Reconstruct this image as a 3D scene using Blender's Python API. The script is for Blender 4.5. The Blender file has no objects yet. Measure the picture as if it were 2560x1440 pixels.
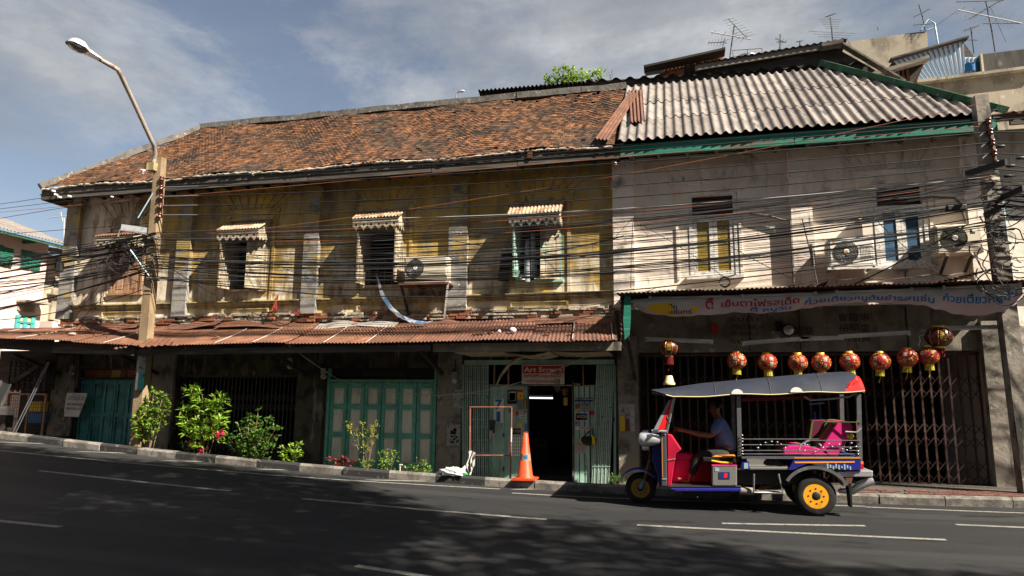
import bpy, bmesh, math, random
from mathutils import Vector, Matrix
from math import sin, cos, pi, radians, sqrt, atan2
rnd = random.Random(7)
S = bpy.context.scene
COL = S.collection

# ------------------------------------------------------------------ camera (24 mm lens, street level, looking a little left and up)
CAM_F = 1706.67            # focal length in pixels of a 2560 px wide frame = 24 mm on a 36 mm sensor
RT = Vector((0.97277, 0.23147, 0.00785)); UP = Vector((0.0, 0.0, 1.0)); FW = Vector((-0.2289, 0.9609, 0.1559))
def _axes():
    p, r, y = radians(8.97), radians(0.45), radians(13.4)
    fw = Vector((-sin(y)*cos(p), cos(y)*cos(p), sin(p))); rt = Vector((cos(y), sin(y), 0)); up = rt.cross(fw)
    return cos(r)*rt + sin(r)*up, -sin(r)*rt + cos(r)*up, fw
RT, UP, FW = _axes()
CAM = Vector((0, -14.0, 0))
cam = bpy.data.cameras.new('camera'); cam.lens = 24; cam.sensor_width = 36; cam.clip_end = 2000; cam.clip_start = 0.05
co = bpy.data.objects.new('camera', cam); COL.objects.link(co)
m = Matrix((RT, UP, -FW)).transposed().to_4x4(); m.translation = CAM
co.matrix_world = m; S.camera = co
def ray(px, py): return FW + RT*((px-1280)/CAM_F) - UP*((py-720)/CAM_F)
def W(px, py, Y=0.0):       # the real-world point on the vertical plane Y that a survey of the photograph gives
    d = ray(px, py); return CAM + d*((Y-CAM.y)/d.y)
def WX(px, py, X):
    d = ray(px, py); return CAM + d*((X-CAM.x)/d.x)

# ------------------------------------------------------------------ sky, sun, exposure
SUN = Vector((2.3, -1.0, 2.35)).normalized()
world = bpy.data.worlds.new('World'); S.world = world; world.use_nodes = True
nt = world.node_tree; N = nt.nodes; L = nt.links
bg = N['Background']; bg.inputs[1].default_value = 0.05
sky = N.new('ShaderNodeTexSky'); sky.sky_type = 'NISHITA'; sky.sun_disc = False
sky.sun_elevation = math.asin(SUN.z); sky.sun_rotation = atan2(SUN.x, SUN.y)
sky.air_density = 1.0; sky.dust_density = .4; sky.ozone_density = 1.5
tc = N.new('ShaderNodeTexCoord'); mp = N.new('ShaderNodeMapping'); mp.inputs['Scale'].default_value = (1.0, 1.0, 2.2)
mp.inputs['Location'].default_value = (5.1, 2.7, 1.4)
L.new(tc.outputs['Generated'], mp.inputs[0])
def wnoise(scale, detail, rough, dist):
    n = N.new('ShaderNodeTexNoise'); n.inputs['Scale'].default_value = scale; n.inputs['Detail'].default_value = detail
    n.inputs['Roughness'].default_value = rough; n.inputs['Distortion'].default_value = dist; L.new(mp.outputs[0], n.inputs['Vector']); return n
def wramp(src, pts):
    r = N.new('ShaderNodeValToRGB'); r.color_ramp.elements[0].position = pts[0][0]; r.color_ramp.elements[0].color = pts[0][1]
    r.color_ramp.elements[1].position = pts[-1][0]; r.color_ramp.elements[1].color = pts[-1][1]
    for p, c in pts[1:-1]:
        e = r.color_ramp.elements.new(p); e.color = c
    L.new(src, r.inputs[0]); return r
n1 = wnoise(1.7, 11, .67, .3); n2 = wnoise(3.6, 7, .6, .15)
sxy = N.new('ShaderNodeSeparateXYZ'); L.new(tc.outputs['Generated'], sxy.inputs[0])
bank = N.new('ShaderNodeMath'); bank.operation = 'MULTIPLY_ADD'; bank.inputs[1].default_value = .12; L.new(sxy.outputs[0], bank.inputs[0]); L.new(n1.outputs['Fac'], bank.inputs[2])   # the cloud bank thickens to the right
cover = wramp(bank.outputs[0], [(.40, (.12, .12, .12, 1)), (.48, (.55, .55, .55, 1)), (.58, (1, 1, 1, 1))])
shade = wramp(n2.outputs['Fac'], [(.3, (2.2, 2.35, 2.6, 1)), (.48, (3.1, 3.25, 3.45, 1)), (.66, (4.9, 5.0, 5.1, 1))])
hv = N.new('ShaderNodeHueSaturation'); hv.inputs['Saturation'].default_value = .82; hv.inputs['Value'].default_value = .80
L.new(sky.outputs[0], hv.inputs['Color'])
mx = N.new('ShaderNodeMix'); mx.data_type = 'RGBA'
sc_ = N.new('ShaderNodeMath'); sc_.operation = 'MULTIPLY'; sc_.inputs[1].default_value = .92; L.new(cover.outputs[0], sc_.inputs[0])
L.new(sc_.outputs[0], mx.inputs['Factor']); L.new(hv.outputs[0], mx.inputs['A']); L.new(shade.outputs[0], mx.inputs['B'])
L.new(mx.outputs['Result'], bg.inputs[0])
sl = bpy.data.lights.new('sun', 'SUN'); sl.energy = 5.0; sl.angle = radians(.53); sl.color = (1.0, .895, .76)
so = bpy.data.objects.new('sun', sl); COL.objects.link(so); so.location = (60, -30, 60)
so.rotation_euler = SUN.to_track_quat('Z', 'Y').to_euler()
S.view_settings.view_transform = 'Standard'; S.view_settings.look = 'None'; S.view_settings.gamma = 1; S.view_settings.use_curve_mapping = False
S.view_settings.exposure = 1.45
S.render.engine = 'CYCLES'; S.cycles.max_bounces = 6; S.cycles.diffuse_bounces = 4; S.cycles.transparent_max_bounces = 12

# ------------------------------------------------------------------ materials
MATS = {}
def pm(name, base, alts=(), rough=.85, metal=0.0, bump=None, spec=.3, var=0.0, world=False, emit=0, transl=0.0, iso=0.0):
    """Principled material: BASE colour with patches ALTS = (colour, noise scale, lo, hi, stretch); BUMP = (scale, strength)."""
    mt = bpy.data.materials.new(name); mt.use_nodes = True; t = mt.node_tree; n = t.nodes; l = t.links
    b = n['Principled BSDF']; b.inputs['Roughness'].default_value = rough; b.inputs['Metallic'].default_value = metal
    b.inputs['Specular IOR Level'].default_value = spec
    col = n.new('ShaderNodeRGB'); col.outputs[0].default_value = (*base, 1); cur = col.outputs[0]
    oi = n.new('ShaderNodeObjectInfo')
    if world:
        g = n.new('ShaderNodeNewGeometry'); vec = g.outputs['Position']
    else:
        c = n.new('ShaderNodeTexCoord'); a = n.new('ShaderNodeVectorMath'); a.operation = 'ADD'
        k = n.new('ShaderNodeMath'); k.operation = 'MULTIPLY'; k.inputs[1].default_value = 37.0
        l.new(oi.outputs['Random'], k.inputs[0]); l.new(c.outputs['Object'], a.inputs[0]); l.new(k.outputs[0], a.inputs[1]); vec = a.outputs[0]
    def noise(scale, stretch=(1, 1, 1), det=6.0, rg=.6):
        mpn = n.new('ShaderNodeMapping'); mpn.inputs['Scale'].default_value = stretch; l.new(vec, mpn.inputs[0])
        x = n.new('ShaderNodeTexNoise'); x.inputs['Scale'].default_value = scale; x.inputs['Detail'].default_value = det
        x.inputs['Roughness'].default_value = rg; l.new(mpn.outputs[0], x.inputs['Vector']); return x.outputs['Fac']
    for al in alts:
        c2, sc, lo, hi = al[:4]; st = (al[4] if len(al) > 4 else None) or (1, 1, 1); nz = noise(sc, st)
        if len(al) > 5:                          # wear that is commoner along one world axis: (axis, reference, slope)
            ax, ref, sl_ = al[5]; g3 = n.new('ShaderNodeNewGeometry'); sx = n.new('ShaderNodeSeparateXYZ'); l.new(g3.outputs['Position'], sx.inputs[0])
            m1 = n.new('ShaderNodeMath'); m1.operation = 'MULTIPLY_ADD'; m1.inputs[1].default_value = -sl_; m1.inputs[2].default_value = ref*sl_; l.new(sx.outputs[ax], m1.inputs[0])
            cl = n.new('ShaderNodeClamp'); cl.inputs[1].default_value = -.2; cl.inputs[2].default_value = .2; l.new(m1.outputs[0], cl.inputs[0])
            m2 = n.new('ShaderNodeMath'); m2.operation = 'ADD'; l.new(nz, m2.inputs[0]); l.new(cl.outputs[0], m2.inputs[1]); nz = m2.outputs[0]
        mr = n.new('ShaderNodeMapRange'); mr.interpolation_type = 'SMOOTHSTEP'; mr.inputs[1].default_value = lo; mr.inputs[2].default_value = hi
        l.new(nz, mr.inputs[0])
        x = n.new('ShaderNodeMix'); x.data_type = 'RGBA'; l.new(mr.outputs[0], x.inputs['Factor']); l.new(cur, x.inputs['A']); x.inputs['B'].default_value = (*c2, 1)
        cur = x.outputs['Result']
    if var or iso:
        f = n.new('ShaderNodeMath'); f.operation = 'ADD'
        l.new(oi.outputs['Random'], f.inputs[0]); f.inputs[1].default_value = 0
        if iso:
            g2 = n.new('ShaderNodeNewGeometry'); l.new(g2.outputs['Random Per Island'], f.inputs[1])
        fr = n.new('ShaderNodeMath'); fr.operation = 'FRACT'; l.new(f.outputs[0], fr.inputs[0])
        v = max(var, iso); mr = n.new('ShaderNodeMapRange'); mr.inputs[3].default_value = 1-v; mr.inputs[4].default_value = 1+v*.7; l.new(fr.outputs[0], mr.inputs[0])
        h = n.new('ShaderNodeHueSaturation'); l.new(cur, h.inputs['Color']); l.new(mr.outputs[0], h.inputs['Value']); cur = h.outputs[0]
    l.new(cur, b.inputs['Base Color'])
    if emit:
        l.new(cur, b.inputs['Emission Color']); b.inputs['Emission Strength'].default_value = emit
    if bump:
        bp = n.new('ShaderNodeBump'); bp.inputs['Strength'].default_value = bump[1]; bp.inputs['Distance'].default_value = .02
        l.new(noise(bump[0], bump[2] if len(bump) > 2 else (1, 1, 1)), bp.inputs['Height']); l.new(bp.outputs[0], b.inputs['Normal'])
    if transl:
        tr = n.new('ShaderNodeBsdfTranslucent'); l.new(cur, tr.inputs[0]); ms = n.new('ShaderNodeMixShader'); ms.inputs[0].default_value = transl
        l.new(b.outputs[0], ms.inputs[1]); l.new(tr.outputs[0], ms.inputs[2]); l.new(ms.outputs[0], n['Material Output'].inputs[0])
    MATS[name] = mt; return mt
V = (1, 1, .22); H = (.12, 1, 1)       # stretches: streaks running down, grain running along X
M = {}
def D(key, *a, **k): M[key] = pm(key, *a, **k)
D('asphalt', (.0175, .0192, .0212), [((.034, .034, .034), 1.1, .48, .75, (.3, 1, 1)), ((.012, .0125, .013), 3, .55, .72), ((.062, .062, .06), 260, .62, .72), ((.031, .031, .031), 1.3, .5, .62, (.012, 1, 1)), ((.009, .009, .0095), 1.6, .60, .66, (.6, 1.6, 1)), ((.014,.014,.015), .5, .5, .7, (.15,1,1)), ((.05,.048,.045), .35, .62, .7, (.2,1,1))], rough=.8, bump=(190, .5), world=True)
D('road_paint', (.25, .245, .215), [((.18, .175, .16), 7, .46, .64), ((.035, .035, .035), 22, .58, .66), ((.03, .03, .03), 60, .56, .64)], rough=.7, world=True)
D('pavement', (.085, .076, .064), [((.05, .045, .04), 2, .5, .7), ((.15, .138, .12), 8, .55, .75), ((.035,.033,.03), 20, .58, .7)], bump=(60, .4), world=True)
D('kerb_white', (.22, .205, .18), [((.11, .10, .09), 4, .40, .60), ((.06, .06, .055), 22, .55, .68)], bump=(40, .5), world=True)
D('kerb_black', (.03, .03, .03), [((.12, .115, .10), 8, .55, .68)], bump=(40, .5), world=True)
D('earth', (.12, .10, .08), [((.07, .06, .05), 2, .45, .65)])
D('brick_red', (.24, .09, .05), [((.42, .2, .1), 9, .5, .7), ((.1, .06, .045), 14, .55, .72)], var=.35, bump=(50, .4))
D('brick_pave', (.12, .055, .042), [((.12, .07, .055), 9, .5, .7)], var=.3, iso=.3)
D('yellow_wall', (.49, .325, .07), [((.36, .295, .16), .9, .44, .60), ((.40, .27, .075), 2.1, .46, .6), ((.62, .56, .44), 1.7, .46, .57, (1, 1, .8), (2, 2.85, .13)), ((.66, .585, .47), 1.3, .48, .60, None, (0, -12.6, .13)), ((.25, .18, .075), 5, .46, .70, V), ((.17, .135, .075), 1.6, .50, .72, (1, 1, .5)), ((.10, .085, .06), 3.4, .60, .76), ((.27, .25, .2), 7, .56, .7, V), ((.055, .05, .04), 9, .60, .76, V), ((.58, .37, .07), 3, .62, .75)], rough=.9, bump=(14, .25), world=True)
D('worn_wall', (.70, .62, .48), [((.55, .40, .14), 1.6, .48, .62), ((.33, .29, .24), 3, .5, .7, V), ((.2, .17, .13), 6, .58, .74, V), ((.09, .08, .07), 12, .64, .76, V)], rough=.9, bump=(14, .35), world=True)
D('grey_pilaster', (.27, .265, .25), [((.38, .275, .09), 2.4, .46, .58, None, (2, 3.4, -.10)), ((.12, .12, .12), 3.5, .46, .66), ((.17, .13, .06), 2, .54, .70), ((.62, .58, .48), 7, .6, .74), ((.07, .07, .07), 9, .62, .75, V)], bump=(18, .35), world=True)
D('trim_cream', (.44, .355, .17), [((.2, .16, .08), 6, .44, .64, V), ((.07, .06, .045), 14, .58, .7)], bump=(30, .3), world=True)
D('cream_wall', (.78, .69, .60), [((.66, .58, .50), 1.2, .42, .66), ((.42, .37, .31), 3.5, .54, .74, V), ((.2, .18, .155), 1.4, .56, .72), ((.12, .108, .095), 9, .60, .74, V), ((.5, .33, .12), 2.1, .68, .76), ((.72, .66, .58), 3, .6, .7)], rough=.9, bump=(16, .25), world=True)
D('cream_trim', (.62, .55, .46), [((.35, .31, .26), 6, .52, .7), ((.1, .09, .08), 14, .62, .72)], bump=(25, .3), world=True)
D('shade_wall', (.22, .195, .16), [((.13, .115, .095), 2, .42, .62), ((.1, .09, .08), 5, .55, .7, V), ((.42, .38, .32), 3, .6, .7)], bump=(16, .3), world=True)  # darker copy of the cream plaster, the awning's shade put into the colour
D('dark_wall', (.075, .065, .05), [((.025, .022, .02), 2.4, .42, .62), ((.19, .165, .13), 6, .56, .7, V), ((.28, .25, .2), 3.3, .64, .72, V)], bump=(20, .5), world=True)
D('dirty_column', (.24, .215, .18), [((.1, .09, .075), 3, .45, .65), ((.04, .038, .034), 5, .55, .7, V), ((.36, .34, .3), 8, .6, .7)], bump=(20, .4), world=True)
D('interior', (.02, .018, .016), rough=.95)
D('old_wood', (.085, .072, .06), [((.16, .15, .135), 5, .5, .7, (.08, 1, 1)), ((.03, .026, .022), 16, .5, .7, (.05, 1, 1))], bump=(30, .6, (.06, 1, 1)), var=.2)
D('grey_wood', (.19, .17, .145), [((.1, .085, .07), 6, .45, .65, (.08, 1, 1)), ((.3, .28, .25), 20, .55, .7, (.05, 1, 1))], bump=(30, .6, (.06, 1, 1)), var=.15)
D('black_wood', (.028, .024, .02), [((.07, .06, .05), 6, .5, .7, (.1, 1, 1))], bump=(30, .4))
D('green_board', (.016, .17, .12), [((.012, .14, .1), 4, .45, .62, (.1, 1, 1)), ((.10, .085, .07), 7, .56, .66, (.15, 1, 1)), ((.05, .33, .24), 12, .58, .7, (.1, 1, 1))], rough=.7, bump=(25, .4, (.1, 1, 1)))
D('tile', (.155, .066, .028), [((.225, .108, .045), 9, .5, .7), ((.085, .04, .02), 2.5, .42, .62), ((.045, .033, .024), .8, .42, .72), ((.03, .025, .02), 6, .5, .66), ((.15,.12,.08), 14, .67, .7)], rough=.9, world=True, iso=.72, var=.72, bump=(60, .3))
D('tile_bed', (.02, .017, .014))
D('mortar', (.42, .375, .30), [((.12, .105, .09), 8, .47, .64), ((.42, .2, .1), 5, .6, .68), ((.5, .46, .4), 20, .6, .7)], bump=(25, .9), world=True)
D('cement_cap', (.13, .122, .11), [((.07, .065, .06), 4, .45, .65), ((.33, .31, .27), 9, .58, .7)], bump=(18, .6), world=True)
D('asbestos', (.235, .208, .19), [((.16, .142, .13), 2.5, .45, .65), ((.12, .11, .1), 7, .56, .72), ((.3, .272, .25), 12, .56, .7), ((.045, .042, .04), 26, .62, .72), ((.07,.064,.06), 1.6, .58, .72, (2,1,.6))], rough=.95, bump=(45, .35), var=.3, world=True)
D('green_cement', (.025, .085, .042), [((.05, .14, .07), 4, .5, .7), ((.3, .3, .27), 12, .64, .7), ((.015, .04, .022), 9, .5, .7)], rough=.75, bump=(20, .5))
D('rust', (.125, .055, .034), [((.185, .085, .045), 3, .45, .65), ((.10, .05, .033), 4, .46, .66, (1, .35, 1)), ((.24, .15, .09), 8, .6, .74, (1, .3, 1)), ((.05, .032, .025), 9, .58, .72)], rough=.8, bump=(40, .3), var=.18, metal=.0)
D('dark_rust', (.12, .058, .042), [((.2, .085, .05), 4, .5, .68), ((.05, .03, .025), 6, .5, .7)], rough=.85, bump=(40, .3), var=.18)
D('zinc', (.45, .43, .40), [((.3, .16, .08), 4, .54, .66), ((.62, .6, .56), 6, .55, .7)], rough=.55, metal=.35, bump=(40, .15), var=.15)
D('hood_sheet', (.34, .27, .185), [((.2, .11, .06), 5, .44, .62, (1, .3, 1)), ((.15, .1, .07), 9, .58, .7)], rough=.75, var=.12)
D('cream_wood', (.45, .39, .285), [((.25, .2, .13), 5, .44, .64, V), ((.12, .1, .07), 16, .6, .7, V), ((.3, .38, .28), 2, .62, .7)], bump=(30, .3, V), var=.1)
D('brown_wood', (.30, .17, .10), [((.42, .3, .2), 5, .5, .68, V), ((.12, .07, .045), 9, .52, .68, V)], bump=(30, .4, V))
D('white_frame', (.66, .64, .6), [((.36, .33, .28), 10, .53, .66), ((.12, .11, .09), 20, .6, .7)], rough=.7, bump=(30, .3))
D('amber_glass', (.25, .175, .035), [((.17, .12, .02), 60, .45, .6), ((.35, .26, .07), 25, .55, .7)], rough=.35, spec=.5)
D('blue_curtain', (.022, .085, .17), [((.015, .05, .11), 4, .45, .62), ((.03, .16, .22), 7, .55, .7), ((.3, .28, .1), 40, .68, .72)], rough=.5, spec=.5)
D('dark_brown', (.05, .022, .016), [((.09, .04, .028), 8, .5, .7, H)])
D('teal_door', (.05, .22, .215), [((.025, .11, .11), 3, .45, .65), ((.06, .24, .22), 12, .58, .7, V), ((.09, .08, .06), 16, .64, .72, V)], rough=.6, bump=(30, .25, V), var=.08)
D('green_door', (.13, .42, .32), [((.09, .31, .235), 4, .45, .65), ((.19, .48, .38), 9, .58, .7, V), ((.11, .1, .075), 17, .66, .73, V)], rough=.6, bump=(30, .25, V), var=.06)
D('door_panel', (.74, .72, .62), [((.60, .57, .46), 5, .45, .65, V), ((.2, .18, .13), 15, .62, .72, V)], rough=.65, var=.06)
D('mint_paint', (.31, .50, .42), [((.22, .38, .32), 4, .45, .65, V), ((.32, .47, .39), 9, .56, .7), ((.09, .075, .05), 14, .62, .7, V)], rough=.65, bump=(30, .25, V), var=.08)
D('mint_gate', (.36, .50, .43), [((.22, .33, .28), 6, .48, .66, V), ((.1, .07, .045), 22, .6, .68)], rough=.6, metal=.1, var=.12)
D('gate_brown', (.05, .026, .021), [((.11, .055, .04), 9, .52, .68), ((.035, .022, .02), 14, .5, .66)], rough=.6, var=.2)
D('gate_dark', (.05, .05, .048), [((.1, .095, .085), 9, .54, .68)], rough=.6, var=.2)
D('transom_red', (.21, .058, .018), [((.14, .04, .015), 6, .45, .65, V)], rough=.6)
D('transom_yellow', (.42, .24, .04), [((.3, .16, .03), 6, .5, .68, V)], rough=.6)
D('concrete', (.30, .265, .20), [((.17, .15, .115), 1.5, .45, .65), ((.05, .047, .042), 2.2, .53, .66, (1, 1, .25)), ((.4, .36, .29), 6, .58, .7)], bump=(20, .4), world=True)
D('dark_concrete', (.06, .055, .048), [((.03, .028, .025), 4, .45, .65, V), ((.13, .12, .1), 7, .6, .7, V)], bump=(20, .4), world=True)
D('pole_concrete', (.27, .195, .115), [((.18, .13, .08), 3, .45, .65, (1, 1, .4)), ((.3, .25, .18), 9, .56, .7), ((.12, .1, .07), 14, .62, .7)], bump=(30, .35))
D('black_cable', (.012, .012, .013), rough=.55, spec=.4)
D('grey_cable', (.09, .10, .115), rough=.5, spec=.5)
D('orange_cable', (.26, .09, .045), rough=.6)
D('white_cable', (.45, .45, .45), rough=.5)
D('galv', (.36, .37, .38), [((.22, .22, .22), 9, .48, .66), ((.46, .46, .47), 15, .55, .7)], rough=.45, metal=.6)
D('lamp_grey', (.52, .52, .53), [((.38, .38, .39), 9, .5, .68)], rough=.4, metal=.3)
D('lamp_glass', (.16, .17, .17), rough=.12, spec=.6)
D('pole_steel', (.38, .335, .29), [((.24, .16, .1), 7, .5, .68), ((.5, .48, .46), 9, .56, .7)], rough=.55, metal=.3)
D('porcelain', (.75, .73, .7), rough=.25, spec=.5)
D('brown_glaze', (.12, .035, .018), rough=.2, spec=.6)
D('ac_white', (.72, .70, .65), [((.55, .52, .46), 4, .5, .72, V), ((.4, .37, .31), 12, .66, .74, V)], rough=.5)
D('ac_cream', (.60, .54, .42), [((.46, .4, .3), 4, .5, .72, V), ((.3, .26, .2), 12, .64, .74, V)], rough=.5)
D('black_metal', (.02, .02, .02), rough=.5)
D('grille', (.09, .085, .07), rough=.5, metal=.2)
D('blue_sheet', (.05, .11, .2), [((.30, .32, .34), 4, .44, .60), ((.02, .06, .15), 8, .55, .7)], rough=.5)
D('red_iron', (.22, .03, .018), [((.12, .025, .018), 8, .5, .66)], rough=.6)
D('red_pipe', (.24, .075, .05), [((.3, .16, .1), 9, .52, .66), ((.55, .5, .45), 16, .66, .7)], rough=.6)
D('rag', (.44, .43, .40), [((.42, .41, .38), 6, .5, .7)], rough=.95, bump=(25, .5))
D('dark_rag', (.06, .065, .075), rough=.95)
D('clear_bag', (.48, .52, .50), [((.66, .68, .66), 9, .5, .66)], rough=.3, spec=.6)
D('green_plastic', (.05, .42, .10), rough=.4)
D('cone_orange', (.62, .075, .02), [((.42, .055, .02), 4, .46, .66), ((.24, .06, .03), 9, .56, .7, V), ((.1, .05, .035), 22, .62, .72)], rough=.5)
D('cone_band', (.33, .20, .14), [((.2, .24, .3), 6, .5, .62)], rough=.4)
D('leaf', (.25, .41, .04), [((.34, .46, .06), 6, .5, .7), ((.07, .15, .02), 3, .5, .68)], rough=.45, spec=.45, transl=.4, iso=.5)
D('leaf_dark', (.085, .19, .028), [((.15, .28, .04), 6, .5, .7)], rough=.4, spec=.5, transl=.35, iso=.35)
D('leaf_yellow', (.42, .42, .035), [((.26, .34, .04), 6, .5, .7)], rough=.5, transl=.45, iso=.25)
D('leaf_red', (.2, .035, .04), [((.32, .08, .07), 6, .5, .7)], rough=.45, transl=.3, iso=.3)
D('leaf_street', (.06, .1, .02), rough=.5, transl=.3, iso=.3)
D('petal', (.75, .012, .13), rough=.6, transl=.4)
D('stem', (.22, .16, .09), [((.1, .08, .05), 9, .5, .68)], bump=(40, .5))
D('bark', (.1, .08, .06), [((.05, .04, .03), 6, .5, .66, V)], bump=(14, .8))
D('black', (.01, .01, .01), rough=.6)
D('white', (.75, .74, .71), rough=.6)
D('paper', (.62, .59, .53), [((.45, .42, .36), 4, .5, .7)], rough=.9)
D('grey_paper', (.3, .31, .3), [((.2, .2, .19), 5, .5, .7), ((.06,.06,.055), 13, .56, .64)], rough=.9)
D('pink_paper', (.42, .33, .31), [((.36, .28, .26), 20, .5, .6)], rough=.9)
D('red_print', (.42, .022, .022), rough=.6)
D('blue_print', (.018, .14, .34), rough=.6)
D('navy_print', (.015, .03, .15), rough=.5)
D('yellow_print', (.68, .42, .02), rough=.55)
D('green_print', (.02, .2, .07), rough=.6)
D('gold', (.62, .43, .07), rough=.38, metal=.5)
D('gold_print', (.5, .33, .045), rough=.5)
D('lantern_red', (.25, .012, .010), [((.17, .008, .008), 8, .5, .7), ((.46, .28, .035), 19, .62, .645), ((.5, .16, .1), 27, .65, .68)], rough=.38, spec=.5)
D('lantern_dark', (.075, .006, .007), [((.045, .006, .008), 8, .5, .7)], rough=.4, spec=.5)
D('tassel', (.42, .36, .035), rough=.9)
D('red_tassel', (.14, .008, .01), rough=.9)
D('banner_cloth', (.52, .50, .46), [((.40, .38, .34), 3, .48, .7, (.4, 1, 1)), ((.6, .4, .4), 1.1, .5, .72, (1, 1, 2))], rough=.9)
D('banner_pink', (.54, .39, .38), [((.52, .46, .43), 2, .5, .7)], rough=.9)
D('tube_white', (.50, .50, .47), [((.32, .31, .28), 5, .45, .65, (.3, 1, 1))], rough=.3, spec=.5)
D('lit_tube', (.9, .93, 1.0), emit=.8)
D('cream_plastic', (.6, .52, .28), rough=.4)
D('pink_wall', (.62, .49, .45), [((.52, .41, .375), 1, .5, .7), ((.48, .42, .38), 4, .6, .75, V)], rough=.9, world=True)
D('tan_wall', (.42, .35, .26), [((.22, .19, .15), 2, .48, .66, V), ((.1, .09, .08), 5, .58, .7, V)], rough=.9, world=True)
D('shutter_green', (.02, .13, .085), [((.02, .14, .09), 6, .5, .7)], rough=.6)
D('turq', (.06, .33, .3), [((.1, .4, .36), 6, .5, .7)], rough=.6)
D('pane_dark', (.03, .035, .04), rough=.1, spec=.6)
D('pane_pale', (.3, .42, .44), rough=.2, spec=.6)
D('pane_cream', (.55, .47, .26), rough=.4)
D('pipe_blue', (.3, .44, .5), [((.2, .3, .36), 6, .5, .7)], rough=.4)
D('steel_tank', (.6, .6, .6), rough=.22, metal=.9)
D('blue_white', (.6, .62, .66), rough=.5)
D('blue_stripe', (.08, .22, .36), rough=.5)
D('antenna', (.05, .06, .065), rough=.6)
D('antenna_white', (.4, .4, .4), rough=.5)
D('skin', (.20, .088, .048), rough=.5, spec=.4)
D('hair', (.008, .007, .006), rough=.45)
D('shirt', (.10, .155, .37), [((.075, .12, .30), 6, .5, .7)], rough=.85, bump=(9, .4))
D('trousers', (.028, .029, .032), rough=.9, bump=(9, .4))
D('grey_cloth', (.3, .31, .34), [((.2, .2, .23), 22, .48, .56, (1, 1, .05))], rough=.95)
D('tuk_roof', (.022, .027, .041), [((.036, .041, .056), 2, .5, .7)], rough=.5, spec=.4, bump=(3, .3))
D('tuk_blue', (.018, .02, .21), [((.03, .03, .12), 7, .55, .72), ((.12, .11, .12), 24, .66, .72)], rough=.3, spec=.6)
D('tuk_red', (.48, .008, .04), [((.34, .006, .03), 3, .45, .7), ((.12, .01, .02), 16, .62, .72)], rough=.5)
D('tuk_maroon', (.10, .010, .03), rough=.6)
D('tuk_pink', (.56, .012, .16), [((.4, .01, .11), 4, .48, .7)], rough=.5, spec=.4)
D('tuk_green', (.075, .13, .03), rough=.6)
D('tuk_scarlet', (.72, .02, .02), rough=.4)
D('chrome', (.6, .61, .63), rough=.3, metal=.65)
D('dull_chrome', (.26, .265, .28), [((.4, .4, .42), 9, .5, .7)], rough=.3, metal=.7)
D('tyre', (.014, .014, .014), [((.03, .028, .026), 8, .5, .7)], rough=.8)
D('rim_yellow', (.72, .34, .02), [((.5, .22, .02), 8, .55, .7)], rough=.4)
D('rim_gold', (.3, .17, .03), rough=.4, metal=.3)
D('windscreen', (.24, .27, .3), rough=.08, spec=.6)
D('orange_stripe', (.75, .3, .04), rough=.4)
D('tail_red', (.55, .01, .01), rough=.2, spec=.6)
D('tail_orange', (.75, .25, .02), rough=.2, spec=.6)
D('tuk_grey', (.16, .16, .15), rough=.5)
D('tuk_dark', (.06, .062, .075), rough=.3, spec=.5)
D('cap_yellow', (.62, .42, .02), rough=.4)

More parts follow.
